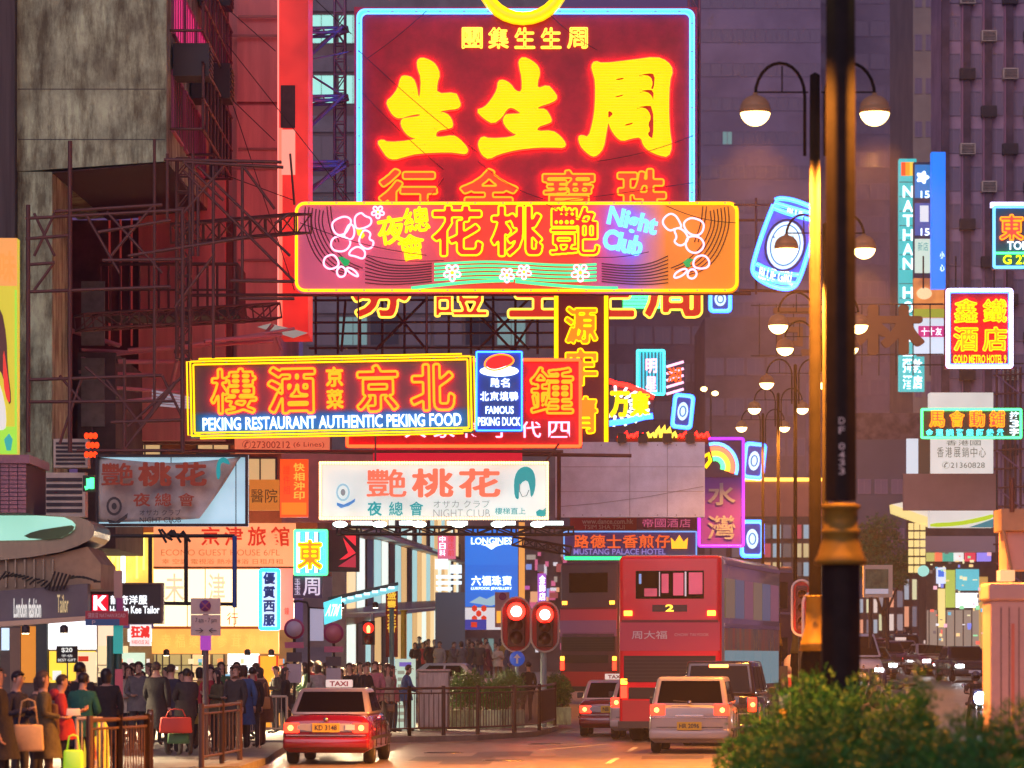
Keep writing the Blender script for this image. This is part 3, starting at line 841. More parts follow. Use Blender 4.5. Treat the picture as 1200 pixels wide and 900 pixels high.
S.tubes([[(730, 348 + 4*k), (800, 348 + 4*k)] for k in range(4)], N_GRN, .05, .06, 'line_tube'); S.row("錢莊", 738, 336, 770, 354, N_GRN, off=.1)
S = Sign("flame_neon_sign", "row of small red and yellow neon flames behind the blank billboard", "neon sign", (722, 492, 830, 520), 110, .2, None, noboard=True)
S.rect(722, 512, 830, 520, DARKW, 'board', 0, .2)
mbs = []
for i in range(17):
    x = 724 + i*6.3; h = 2.5 + 4*abs(math.sin(i*1.7)) + (8 if 6 < i < 10 else 0)
    mbs.append([(x, 513), (x + 1.5, 513 - h*.6), (x + 4, 513 - h), (x + 4.5, 513 - h*.5), (x + 6, 513)])
for i, L in enumerate(mbs): S.tube(L, N_YELW if 5 <= i < 11 else N_RED, .045 if 5 <= i < 11 else .035, .08, name='flame_tube')
S = Sign("purple_vertical_sign", "purple vertical sign with dull blue characters and a neon rainbow on top", "neon sign", (818, 513, 872, 641), 125, .35, M("purple sign board", (.07, .008, .38), .5))
S.border(E("neon violet", (.45, .03, .9), 1.4), 1, .05, .04, 2)
S.rect(822, 516, 868, 559, M("dark rainbow board", (.05, .02, .12), .4), 'rainbow_board', .04, .04)
for k, mt in enumerate((N_BLU, E("rainbow red", (1, .12, .06), 3), E("rainbow orange", (1, .4, .03), 3), N_GRN)):
    r0 = 26 - 5.5*k
    S.tube([(838 + r0*math.cos(a), 547 - r0*1.05*math.sin(a)) for a in [-.35 + i*.22 for i in range(11)]], mt, .09 if k else .06, .08, name='rainbow_tube')
S.tube([(824, 536), (830, 532), (832, 540), (826, 548)], N_YEL, .07, .1)
PB = M("dull blue character", (.12, .16, .38), .5)
S.text("水", 829, 566, 862, 592, PB, bold=.02, off=.06, name='character'); S.text("灣", 829, 604, 862, 632, PB, bold=.01, off=.06, name='character')
S = Sign("purple_fascia_sign", "long violet sign with orange characters and crown over a green tube, above the bus", "neon sign", (661, 623, 816, 655), 103, .3, M("violet sign board", (.10, .09, .34), .4))
S.row("路德士香煎仔", 672, 627, 786, 642, E("dull orange letters", (1, .14, .03), .7), bold=.03, off=.05)
S.text("MUSTANG PALACE HOTEL", 672, 643, 780, 650, E("dull violet letters", (.35, .3, .8), .5), bold=.02, off=.05)
S.tube([(662, 654.5), (815, 654.5)], E("long green tube", (.02, 1, .25), 2), .05, .05); S.border(E("thin blue tube", (.15, .4, .9), 1), 0, .02, .03, 1)
S.poly([[(787,643),(786,630),(791,635),(796,627),(801,635),(806,630),(805,643)]], E("crown orange", (1, .38, .02), 1.6), 'crown', .06)
S = Sign("red_web_banner", "thin dark red banner with a web address just under the blank billboard", "banner", (668, 606, 746, 621), 98, .1, M("dark red banner", (.32, .02, .05), .6))
S.text("www.dance.com.hk", 682, 608, 742, 614, M("pale print", (.6, .45, .45), .6), off=.02, bold=.02); S.text("TSIM SHA TSUI", 684, 615, 732, 620, M("pale print", (.6, .45, .45), .6), off=.02)
S.rect(746, 606, 816, 620, M("plum banner", (.18, .03, .12), .6), 'banner', .0, .1)
S.row("帝國酒店", 752, 608, 810, 618, E("dull pink letters", (.8, .15, .35), .5), off=.03)

# --- right-hand side of the street
TEALP = E("teal lit panel", (.02, .40, .42), 1.2, base=(.02, .2, .2))
S = Sign("hotel_vertical_sign", "tall teal vertical hotel sign with large white Roman letters", "hotel sign", (1054, 186, 1074, 458), 168, .6, TEALP)
S.rect(1056, 190, 1061, 206, E("orange red flag", (.9, .08, .01), 1), 'flag_panel', .02); S.rect(1061, 190, 1066, 206, E("orange flag", (.95, .32, .01), 1), 'flag_panel', .02); S.rect(1066, 190, 1071, 206, E("yellow flag", (.9, .55, .05), 1), 'flag_panel', .02)
for i, ch in enumerate("NATHAN HOTEL"):
    if ch != ' ': S.text(ch, 1058, 218 + 16.9*i, 1070, 218 + 16.9*i + 13.5, N_WHT, bold=.02, off=.05, name='letter')
for y in range(213, 410, 17): S.rect(1054, y, 1074, y + .8, M("sign joint", (.03, .08, .08), .5), 'joint', .01)
S.rect(1054, 418, 1083, 459, TEALP, 'lower_panel', .1, .3)
S.row("彌敦", 1057, 421, 1081, 437, N_WHT, bold=.02, off=.14); S.row("酒店", 1057, 440, 1081, 456, N_WHT, bold=.02, off=.14)
S = Sign("stacked_shop_signs", "column of small lit advertising panels beside the hotel sign", "shop sign", (1071, 190, 1091, 400), 166, .5, M("dark sign mast", (.03, .06, .12), .5))
S.rect(1072, 193, 1090, 232, E("blue lit panel", (.01, .16, .45), 1), 'panel', .03)
S.poly([[(1081 + 6.5*math.cos(t)*(1 + .25*math.cos(5*t)), 208 + 6.5*math.sin(t)*(1 + .25*math.cos(5*t))) for t in [i*.3 for i in range(21)]]], N_WHT, 'flower_emblem', .06)
S.text("15", 1079, 224, 1089, 232, N_WHT, bold=.03, off=.06); S.rect(1072, 238, 1090, 276, E("navy lit panel", (.04, .08, .3), 1), 'panel', .03)
S.rect(1078, 241, 1088, 260, E("white lit print", (.7, .75, .8), .9), 'print', .05); S.text("15", 1079, 268, 1089, 276, N_WHT, bold=.03, off=.06)
S.rect(1072, 280, 1090, 320, E("pale green lit panel", (.55, .72, .6), .9), 'panel', .03); S.row("新店", 1075, 284, 1088, 294, P_TEAL, off=.05)
S = Sign("food_poster_box", "lit poster of golden food below the stacked panels", "light box", (1071, 326, 1107, 372), 164, .4, litmat("golden food print", (.8, .28, .06), .9, .8))
S.rect(1071, 362, 1107, 372, E("olive print", (.35, .4, .03), .7), 'print', .03)
S.poly([[(1083 + 9*math.cos(t), 344 + 7*math.sin(t)) for t in [i*.4 for i in range(16)]]], E("white rice print", (.85, .6, .3), 1), 'print', .05)
S = Sign("white_pink_box", "white lit box with a magenta band under the food poster", "light box", (1072, 372, 1106, 415), 165, .4, E("bluish white lit panel", (.6, .75, .9), .9))
S.rect(1076, 382, 1106, 395, E("magenta band", (.5, .02, .2), .9), 'band', .04); S.row("十十友", 1079, 384, 1104, 393, N_WHT, off=.06)
S = Sign("blue_vertical_sign", "plain bright blue vertical sign at the edge of the tower", "shop sign", (1092, 178, 1108, 338), 162, .6, E("bright blue lit panel", (.0, .16, .85), 1.3, base=(.01, .1, .4)))
S.row("小", 1101, 295, 1107, 303, N_WHT, off=.05); S.row("心", 1101, 310, 1107, 318, N_WHT, off=.05)
S = Sign("tokyo_neon_sign", "square green and blue neon sign cut by the right edge of the photo", "neon sign", (1163, 241, 1225, 315), 120, .4, M("deep teal board", (.01, .12, .16), .4))
S.border(N_BLU, 1.5, .05, .08, 2); S.rect(1161, 237, 1225, 243, E("violet white canopy", (.7, .6, 1), 2), 'top_tube_box', .1, .3)
S.text("東", 1172, 253, 1198, 281, N_RED, mode='both', bold=.04, tmat=N_ORG, r=.025, off=.1, name='character'); S.text("京", 1202, 253, 1222, 281, N_RED, mode='both', bold=.03, tmat=N_ORG, r=.025, off=.1, name='character')
S.text("TOKYO", 1180, 283, 1222, 293, N_WHT, bold=.02, off=.08); S.tube([(1165, 297), (1222, 297)], N_GRN, .04, .08); S.text("G 2788", 1175, 299, 1220, 310, E("yellow green letters", (.8, .95, .0), 2), bold=.03, off=.08)
S = Sign("red_hotel_neon_sign", "square red neon sign with four yellow characters in a violet border", "neon sign", (1108, 338, 1187, 432), 135, .4, M("red board", (.42, .012, .02), .45))
S.border(E("violet white tube", (.5, .5, 1), 6), 2, .06, .09, 2); S.border(N_DBL, 5, .02, .05, 2)
for ch, x, y in (("鑫", 1118, 351), ("鐵", 1152, 351), ("酒", 1118, 384), ("店", 1152, 384)):
    S.text(ch, x, y, x + 27, y + 27, E("yellow hotel char fill", (1, .3, .0), 1.4), mode='both', bold=.03, tmat=N_YEL, r=.02, off=.08, name='character', glow=N_RED)
S.text("GOLD METRO HOTEL 9", 1117, 416, 1179, 426, N_YEL, bold=.03, off=.08)
S = Sign("green_bordered_neon_sign", "long green-bordered neon sign with red characters over blue ones on the right", "neon sign", (1079, 479, 1197, 514), 128, .35, M("dark green sign board", (.01, .06, .04), .5))
S.border(N_GRN, 1, .045, .08, 1); S.row("馬會動鋪", 1086, 482, 1180, 500, N_RED, mode='both', bold=.03, tmat=N_ORG, r=.02, off=.08, gap=.3)
S.row("金蓮訓警銀師錄承", 1083, 503, 1178, 511, N_CYN, bold=.02, off=.06, gap=.3); S.column("按3字", 1183, 482, 1194, 511, N_WHT, bold=.02, off=.06, gap=.1)
LITW = litmat("white lit panel", (.72, .74, .68), .72, .12)
S = Sign("exhibition_centre_sign", "tall white lit panel with grey Chinese lettering and telephone number", "light box", (1090, 460, 1164, 618), 140, .8, LITW)
PGR = E("grey green print", (.16, .18, .15), .5)
S.row("香港國", 1108, 516, 1150, 522, PGR, off=.02); S.row("香港展銷中心", 1097, 524, 1156, 536, PGR, off=.02, gap=.2); S.text("✆21360828", 1104, 541, 1154, 549, PGR, off=.02)
S.poly([chaikin([(1090,613),(1120,612),(1150,606),(1164,602),(1164,607),(1150,611),(1125,616),(1090,618)], 1)], E("lime print", (.45, .65, .02), .8), 'print', .03)
S.poly([[(1135,618),(1150,613),(1164,608),(1164,618)]], E("teal corner print", (.02, .2, .25), .8), 'print', .04)
S.rect(1062, 514, 1076, 556, E("pale blue white panel", (.6, .72, .8), .8), 'side_panel', .02); S.rect(1076, 514, 1090, 556, M("olive panel", (.12, .13, .08), .6), 'side_panel', .02)
S = Sign("brown_blank_board", "plain brown board hung across the lower part of the exhibition centre sign", "billboard", (1059, 555, 1167, 598), 130, .3, M("brown board sheet", (.38, .25, .23), .7, noise=.15, scale=.8))
S.rect(1167, 556, 1169, 597, DSTEEL, 'bracket', .0, .2)
S = Sign("yellow_shop_canopy", "yellow lit canopy and lattice sign at the corner beyond the tree", "canopy", (1045, 590, 1090, 672), 166, 1.2, None, noboard=True)
YL = E("cream yellow lit panel", (.85, .68, .25), .9)
S.poly([[(1045,591),(1090,607),(1090,617),(1046,601)]], YL, 'canopy_edge', .0, 1.0); S.poly([[(1045,591),(1060,588),(1090,598),(1090,607)]], E("pale canopy top", (.7, .66, .55), .8), 'canopy_top', -.1, 1.)
for i in range(3):
    for j in range(6): S.rect(1065 + 7*i, 613 + 10*j, 1070.5 + 7*i, 621 + 10*j, YL, 'pane', .0, .2)
# --- dark carved characters of a tower roof sign, unlit
S = Sign("roof_character_sign", "giant unlit brown characters hanging in a wire frame behind the lamp post", "roof sign", (905, 357, 1085, 416), 160, .4, None, noboard=True)
BRC = M("unlit ochre character", (.30, .13, .04), .6)
S.text("林", 1003, 360, 1080, 414, BRC, bold=.045, off=.2, th=.3, name='character'); S.text("司", 907, 362, 955, 416, BRC, bold=.03, off=.2, th=.3, name='character')
for y in (358, 417): pole(S.root, S.p(880, y, 0), S.p(1105, y - 2, 0), .03, DSTEEL, 'rail')
for x in range(890, 1105, 20): pole(S.root, S.p(x, 356, 0), S.p(x, 440 if x > 1000 else 418, 0), .025, DSTEEL, 'upright')

# --- wiring and stains over the big boards
rw = random.Random(4)
for S_, lines in ((JEW, [(420,60,560,180), (425,110,520,200), (640,14,700,60), (430,262,812,215), (500,14,430,70), (700,190,812,160), (560,190,640,235), (440,300,520,210)]), (CLUB, [(352,262,500,300), (640,240,700,262), (780,242,862,262), (430,300,520,306), (690,302,760,296)])):
    for (x0, y0, x1, y1) in lines:
        n = 7; sg = rw.uniform(2, 7)
        S_.tube([(x0 + (x1-x0)*i/n, y0 + (y1-y0)*i/n + sg*math.sin(math.pi*i/n)) for i in range(n + 1)], CABLE, .009, .16, name='wire', n=4)
_clip = MB().box(-.03, -.12, -.012, .03, 0, .012).mesh('tube_clip', STEEL)
for i in range(14):
    for py in (14, 332): link('tube_clip', _clip, JEW.root, JEW.p(432 + 28*i, py, .0))
for i in range(9):
    for px in (421, 811): link('tube_clip', _clip, JEW.root, JEW.p(px, 28 + 33*i, .0))
for i in range(16): link('tube_clip', _clip, CLUB.root, CLUB.p(362 + 32.5*i, 238.5, .0)); link('tube_clip', _clip, CLUB.root, CLUB.p(362 + 32.5*i, 340.5, .0))
for i in range(12): link('tube_clip', _clip, PEK.root, PEK.p(240 + 27*i, 422.5, .0)); link('tube_clip', _clip, PEK.root, PEK.p(240 + 27*i, 506, .0))

# unseen red tubes added behind the long signs to colour the walls
def rear_fill_tubes(S_, n, y0, y1, x0, x1, off):
    for i in range(n): y = y0 + (y1 - y0)*(i + .5)/n; S_.tube([(x0, y), (x1, y)], E('rear red fill', (1, .05, .02), 12), .03, off, name='rear_fill_tube', n=4)
rear_fill_tubes(PEK, 4, 424, 504, 232, 546, -.42); rear_fill_tubes(CLUB, 4, 246, 334, 352, 560, -.42)
# ================================================================== ground
def ground_sheet():
    mb = MB(); ys = [-20, 0, 20, 40, 60, 80, 100, 108, 116, 124, 132, 145, 160, 180, 200, 240, 280, 320, 400, 600, 1000, 1600]
    for y in ys: mb.v += [(-400, y, ground(y)), (400, y, ground(y))]
    for i in range(len(ys) - 1): mb.f.append([2*i, 2*i+1, 2*i+3, 2*i+2]); mb.m.append(0)
    return mb
ASPH = M("worn asphalt", (.20, .165, .145), .34, noise=.55, scale=2.2, bump=.35)
nt = ASPH.node_tree
o = ground_sheet().build('road', ASPH); tag(o, kind='structure')
PAV = M("pavement slabs", (.20, .19, .18), .8, noise=.3, scale=2, bump=.2)
KERB = M("kerb concrete", (.26, .25, .23), .8, noise=.3, scale=3)
def slab(name, pts, mat, h=.13, y=None, step=None):
    """pavement island: outline in plan, raised on a kerb"""
    mb = MB(); n = len(pts)
    vs = [(x, yy, ground(yy) + h) for x, yy in pts] + [(x, yy, ground(yy) - .3) for x, yy in pts]
    tris = tessellate_polygon([[Vector((x, yy, 0)) for x, yy in pts]])
    mb.add(vs, [t for t in tris] + [(i, (i+1) % n, n + (i+1) % n, n + i) for i in range(n)])
    o = mb.build(name, mat, fix=True); tag(o, kind='structure'); return o
def densify(pts):
    out = []
    for i in range(len(pts)):
        a, b = pts[i], pts[(i+1) % len(pts)]; n = max(1, int(abs(a[1]-b[1]) // 12))
        for k in range(n): out.append((a[0] + (b[0]-a[0])*k/n, a[1] + (b[1]-a[1])*k/n))
    return out
# left pavement, near part (the queue) and its corner
slab('pavement', [(-30, 40), (gx(300, 70), 66), (gx(318, 73), 72), (gx(330, 78), 76), (gx(335, 82), 84), (-30, 84)], PAV)
# the kerbed corner behind the taxi, with the railings
slab('pavement', densify([(gx(380, 88), 86), (gx(450, 90.5), 89.3), (gx(560, 93), 92), (gx(630, 97), 96.5), (gx(655, 104), 104), (gx(655, 116), 118), (gx(600, 170), 170), (gx(600, 330), 330), (-40, 330), (-40, 88)]), PAV)
# central reserve
slab('traffic_island', densify([(gx(860, 14), 14), (gx(855, 40), 45), (gx(905, 62), 62), (gx(925, 90), 90), (gx(925, 200), 200), (gx(940, 330), 330), (gx(975, 330), 330), (gx(985, 200), 200), (gx(1000, 90), 90), (gx(1060, 62), 62), (gx(1180, 46), 46), (gx(1230, 30), 30), (gx(1230, 14), 14)]), PAV)
# far pavement at right
slab('pavement', densify([(gx(1165, 150), 90), (60, 90), (90, 330), (gx(1100, 330), 330), (gx(1160, 190), 190)]), PAV)
# lane markings, stop line
LINE = M("worn road paint", (.55, .52, .45), .6, noise=.45, scale=6)
def strip(name, a, b, w, m=LINE):
    a, b = Vector(a), Vector(b); d = (b - a).normalized(); n = Vector((-d.y, d.x)) * w / 2
    N = max(1, int((b - a).length // 8)); mb = MB()
    for i in range(N):
        p, q = a + (b-a)*i/N, a + (b-a)*(i+1)/N
        mb.quad(*[(v.x, v.y, ground(v.y) + .004) for v in (p - n, q - n, q + n, p + n)])
    o = mb.build(name, m); tag(o, kind='structure'); return o
for k in range(12):
    y0 = 72 + 9*k; xa = gx(712, 72) + (y0 - 72)*.075; strip('lane_line', (xa, y0), (xa + .3, y0 + 4), .12)
strip('lane_line', (gx(470, 70), 73), (gx(720, 84), 88), .14)
strip('stop_line', (gx(660, 101), 101), (gx(890, 99), 99), .35)
strip('kerb_line', (gx(430, 80), 86.5), (gx(640, 93), 93.5), .12, M("yellow road paint", (.5, .35, .05), .6, noise=.4, scale=6))
for k in range(10):
    y0 = 100 + 14*k; xa = gx(1075, 130) + (y0-130)*.085; strip('lane_line', (xa, y0), (xa + .4, y0 + 5), .12)

# ================================================================== buildings
def block(name, label, cat, x0, x1, d0, d1, z0, z1, mat, group=None, yaw=0):
    """a building: wall body as a child, front face towards us. Frame: origin at front left foot"""
    b = thing(name, label, cat, (x0, d0, 0), yaw, group)
    MB().box(0, 0, z0, x1 - x0, d1 - d0, z1).build('wall', mat, b)
    return b
_wm = {}
def window(parent, x, y, z_, w, h, glass=WGLASS, frame=WFRAME, side=None, bars=1, proud=.05, name='window'):
    """a window: frame with mullions, pane behind. Faces -y, or +x / -x when side is given"""
    key = (round(w, 3), round(h, 3), glass.name, frame.name, side, bars)
    if key not in _wm:
        f = MB(); t = .05
        f.box(0, -proud, 0, w, .02, t); f.box(0, -proud, h - t, w, .02, h); f.box(0, -proud, t, t, .02, h - t); f.box(w - t, -proud, t, w, .02, h - t)
        for i in range(bars): xx = w * (i+1) / (bars+1); f.box(xx - .02, -proud + .01, t, xx + .02, .02, h - t)
        p = MB().box(t, -.012, t, w - t, .018, h - t)
        _wm[key] = (f.mesh('window', frame), p.mesh('pane', glass))
    a, b = _wm[key]; rot = {None: 0, 'R': R(90), 'L': R(-90)}[side]
    o = link(name, a, parent, (x, y, z_), (0, 0, rot)); link('pane', b, o)
    return o
_ac = {}
def aircon(parent, x, y, z_, s=1.0, rot=0, mat=None):
    mat = mat or CREAM
    if mat.name not in _ac:
        m = MB(); m.box(-.35, -.55, 0, .35, 0, .5)
        g = MB()
        for i in range(6): g.box(-.30, -.57, .05 + .07*i, .30, -.552, .09 + .07*i)
        _ac[mat.name] = (m.mesh('air_conditioner', mat), g.mesh('grille', DSTEEL))
    o = link('air_conditioner', _ac[mat.name][0], parent, (x, y, z_), (0, 0, rot)); o.scale = (s, s, s)
    link('grille', _ac[mat.name][1], o)
    return o
CYW = E("cool lit window", (.30, .6, .55), .28, sample=False); WRW = E("warm lit window", (.85, .55, .25), .6, sample=False)
DIMW = E("dim curtained window", (.20, .15, .18), .10, sample=False); REDW = E("window lit magenta", (.75, .03, .20), .9, sample=False)

# 1. the stained concrete block at upper left, its pier and recess
d = 85; k = d / F
xl, xr = gx(20, d), gx(195, d)
zb_l, zb_r = W(0, 201, d).z, W(0, 189, d).z; ztop = W(0, -160, d).z
b = thing('concrete_building', "stained grey-green concrete block overhanging a dark recess at the upper left", 'building', (xl, d, 0))
B1 = b
mb = MB(); w_ = xr - xl; dp = 12
mb.hexa([(0, 0, zb_l), (w_, 0, zb_r), (w_, dp, zb_r + .3), (0, dp, zb_l + .3)], [(0, 0, ztop), (w_, 0, ztop), (w_, dp, ztop), (0, dp, ztop)])
mb.build('upper_wall', CONC, b)
MB().box(-9, -.4, 0, 0, 10, ztop).build('neighbour_wall', M("dark streaked wall", (.10, .09, .085), .85, noise=.5, scale=1, stretch=(6, 1, .2), bump=.3), b)
MB().box(0.01, .02, 0, gx(61, d) - xl, 3, zb_l - .004).build('pier', CONC, b)
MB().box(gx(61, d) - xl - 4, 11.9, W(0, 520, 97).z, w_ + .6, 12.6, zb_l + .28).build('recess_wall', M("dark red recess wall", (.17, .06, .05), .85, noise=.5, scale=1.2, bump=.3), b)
MB().hexa([(gx(61, d) - xl, .05, zb_l - .03), (w_ - .01, .05, zb_r - .03), (w_ - .01, dp - .2, zb_r + .26), (gx(61, d) - xl, dp - .2, zb_l + .26)], [(gx(61, d) - xl, .05, zb_l - .004), (w_ - .01, .05, zb_r - .004), (w_ - .01, dp - .2, zb_r + .29), (gx(61, d) - xl, dp - .2, zb_l + .29)]).build('soffit', M("dark soffit", (.05, .025, .025), .9), b)  # underside plate in a much darker colour than the concrete
for yy, zz_ in ((105, None), (164, None)):
    zc = W(0, yy, d).z; MB().box(.02, -.006, zc, w_ - .02, .01, zc + .02).build('joint', M("concrete joint", (.09, .10, .08), .9), b)
# right flank: barred windows, cages and air conditioners over the alley
for i, (y0, y1, mt) in enumerate(((12, 70, REDW), (118, 180, DARKW))):
    zt, zbm = W(0, y0 - 8, 90).z, W(0, y1, 90).z
    for j in range(3):
        window(b, w_ + .02, 1.2 + 3.2*j, zbm, 2.6, zt - zbm, mt, M("magenta lit frame", (.45, .12, .25), .5), 'R', 3)
    for j in range(9):
        pole(b, (w_ + .75, 1 + 1.05*j, zbm), (w_ + .75, 1 + 1.05*j, zt + .1), .035, RUST, 'cage_bar')
    for zz_ in (zbm, (zbm + zt)/2, zt + .1): pole(b, (w_ + .75, .8, zz_), (w_ + .75, 9.8, zz_), .035, RUST, 'cage_rail')
    for yj in (.8, 5.2, 9.8): pole(b, (w_, yj, zbm), (w_ + .75, yj, zbm), .035, RUST, 'cage_bracket')
AC2 = M("blackened air conditioner", (.035, .03, .03), .6)
aircon(b, w_ + .05, 1.6, W(0, 96, 87).z, 1.5, R(90), AC2); aircon(b, w_ + .05, 6.6, W(0, 122, 92).z, 1.7, R(90), AC2); aircon(b, w_ + .05, 8.8, W(0, 20, 95).z, 1.4, R(90), AC2)
# recess: wall strips whose emission imitates reflected red neon, caged balcony
RS = E("red neon reflection strip", (.7, .06, .05), .22, base=(.4, .1, .08))
for px in (128, 141, 154):
    p0, p1 = W(px, 222 if px < 160 else 222, 96.8), W(px, 405, 96.8)
    MB().box(p0.x - xl - .022, 11.82, p1.z, p0.x - xl + .022, 11.9, p0.z).build('reflection_strip', RS, b)
MB().box(gx(160, 96) - xl, 11.5, W(0, 515, 96).z, gx(262, 96) - xl, 11.88, W(0, 205, 96).z).build('pilaster', PINKW, b)
bal = link('balcony', MB().box(0, 0, 0, 3.4, 2.2, .15).mesh('balcony', DARKW), b, (gx(115, 92) - xl, 7.5, W(0, 372, 93).z))
for i in range(15): pole(b, (gx(115, 92) - xl + .24*i, 7.5, W(0, 372, 93).z), (gx(115, 92) - xl + .24*i, 7.5, W(0, 312, 93).z), .03, RUST, 'balcony_bar')
for i in range(8): pole(b, (gx(115, 92) - xl + 3.4, 7.5 + .3*i, W(0, 372, 93).z), (gx(115, 92) - xl + 3.4, 7.5 + .3*i, W(0, 312, 93).z), .03, RUST, 'balcony_bar')
pole(b, (gx(115, 92) - xl, 7.5, W(0, 312, 93).z), (gx(115, 92) - xl + 3.4, 7.5, W(0, 312, 93).z), .045, RUST, 'balcony_rail')
pole(b, (gx(115, 92) - xl, 7.5, W(0, 342, 93).z), (gx(115, 92) - xl + 3.4, 7.5, W(0, 342, 93).z), .03, RUST, 'balcony_rail')
# lower floors under the recess
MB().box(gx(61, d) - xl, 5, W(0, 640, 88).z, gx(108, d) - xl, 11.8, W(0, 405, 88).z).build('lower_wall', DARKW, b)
for px, y0, y1 in ((62, 330, 405), (62, 420, 500)):
    MB().box(gx(66, d) - xl, 4.9, W(0, y1, 90).z, gx(95, d) - xl, 5, W(0, y0, 90).z).build('shutter', M("grey shutter", (.2, .2, .18), .7, noise=.3), b)
a1 = aircon(b, gx(78, 84) - xl, .0 + .3, W(0, 546, 84).z, 1.0, 0); a1.scale = (1.1, 1, 1.3)
a2 = aircon(b, gx(70, 84) - xl, .4, W(0, 604, 84).z, 1.0, 0); a2.scale = (1.35, 1, 2.0)
# 2. pink wall
d = 97.4; xa, xb = gx(243, d), gx(327, d)
b = thing('pink_building', "pink rendered tower wall glowing red between the concrete block and the scaffolding", 'building', (xa, d, 0)); B2 = b
MB().box(0, 0, W(0, 505, d).z, xb - xa, 9, ztop).build('wall', PINKW, b)
MB().box(gx(278, d) - xa, -.22, W(0, 505, d).z + .02, xb - xa, -.005, W(0, 125, d).z).build('pilaster', PINKW, b)
MB().box(gx(278, d) - xa, -.12, W(0, 120, d).z, xb - xa, -.005, ztop - .1).build('pilaster', PINKW, b)
for yy in (45, 200, 330): 
    zc = W(0, yy, d).z
    for q in range(2): MB().box(gx(262, d) - xa + .4*q, -.26, zc + .5*q, xb - xa + .1, -.222, zc + .06 + .5*q).build('ledge', M("pink ledge", (.30, .17, .16), .8), b)
for i in range(3): pole(b, (gx(250 + 8*i, d) - xa, -.1, W(0, 490, d).z), (gx(250 + 8*i, d) - xa, -.1, ztop), .05, RUST, 'drain_pipe')
# 3. the bright red vertical sign box
S = Sign("red_vertical_box_sign", "tall plain red-glowing box sign beside the pink wall behind the scaffolding", "box sign", (327, -60, 361, 392), 95, 2.2,
         litmat("red glowing box face", (.95, .035, .02), .62, .65))
for q_ in (1.1,): MB().tube([(S.p(327, 0)[0] - .08, q_, S.p(0, 385)[2]), (S.p(327, 0)[0] - .08, q_, S.p(0, -50)[2])], .03, 5).build('flank_fill_tube', E('rose flank fill', (1, .22, .18), 1.5), S.root, True)  # tube added to redden the pink wall beside the box
S.rect(327, 150, 331, 392, E("paler red strip", (1, .2, .12), 1), 'edge_strip', .02)
S.rect(329, 100, 346, 150, DARKW, 'shadow_box', .02); S.rect(330, 152, 346, 205, E("pale pink patch", (1, .35, .25), .9), 'patch', .03)
S.poly([[(303,385),(318,381),(362,392),(345,398)]], E("pale green canopy glass", (.4, .45, .4), .45), 'canopy', .5, .06)
# 4. grey building behind
d = 255; xa, xb = gx(355, d), gx(655, d)
b = thing('grey_office_building', "grey banded office building standing behind the two biggest neon signs", 'building', (xa, d, ground(d))); B4 = b
MB().box(0, 0, -1, xb - xa, 14, W(0, -120, d).z).build('wall', BROWNW, b)
zrow = W(0, 520, d).z; n = 0
MINT = E("bright mint window", (.4, .95, .8), .75, sample=False)
while zrow < W(0, -60, d).z:
    for i in range(8):
        lit = CYW if (n*7 + i*3) % 5 == 0 else (DIMW if (n + i) % 3 else WGLASS)
        if n in (5, 6) and i < 2: lit = MINT
        window(b, .25 + i*2.15, -.01, zrow, 2.0, 2.0, lit, WFRAME, None, 1)
    MB().box(0, -.14, zrow + 2.2, xb - xa, -.0, zrow + 3.3).build('band', GREYW, b)
    zrow += 4.1; n += 1
# 5. lower part of left block: building over the shops (behind restaurant sign etc.)
d = 99.5; xa, xb = gx(95, d), gx(372, d)
b = thing('rust_orange_building', "orange-lit lower building front behind the restaurant sign and the scaffolding", 'building', (xa, d, 0)); B5 = b
ORW = M("orange painted render", (.62, .24, .12), .8, noise=.3, scale=.6, bump=.15)
MB().box(0, 0, W(0, 668, d).z, xb - xa, 8, W(0, 440, d).z).build('wall', ORW, b)
for i in range(6): MB().box(.1 + 1.05*i, -.5 - .06*i, W(0, 470 - 7*(i % 3), d).z, 1.15 + 1.05*i, -.01, W(0, 470 - 7*(i % 3), d).z + .08).build('awning_strut', RUST, b)
for px, py in ((285, 553), (150, 520), (230, 515), (330, 480)): window(b, gx(px, d) - xa, -.01, W(0, py + 18, d).z, .9, .8, WRW if px != 330 else DIMW)
# things in that dark zone
S = Sign("red_lantern_cluster", "cluster of small glowing red lanterns beside the air conditioners", "lantern cluster", (98, 505, 117, 547), 83, .2, None, noboard=True)
_lm = MB().ball((0, 0, 0), .055, .055, .07, 8, 6).mesh('lantern', E("red lantern", (1, .04, .005), 2.2))
for i in range(9): link('lantern', _lm, S.root, S.p(102 + 5*(i % 3) + (i//3 % 2)*2, 511 + 11*(i//3), .1))
pole(S.root, S.p(108, 500, 0), S.p(108, 547, 0), .015, DSTEEL)
S = Sign("green_neon_sign", "tiny green neon sign under the air conditioners at far left", "neon sign", (97, 557, 111, 576), 83, .15, M("black sign board", (.01, .015, .012), .5))
S.tubes([[(100, 572), (104, 571), (104, 561)], [(108, 560), (108, 573)]], N_GRN, .05, .05)
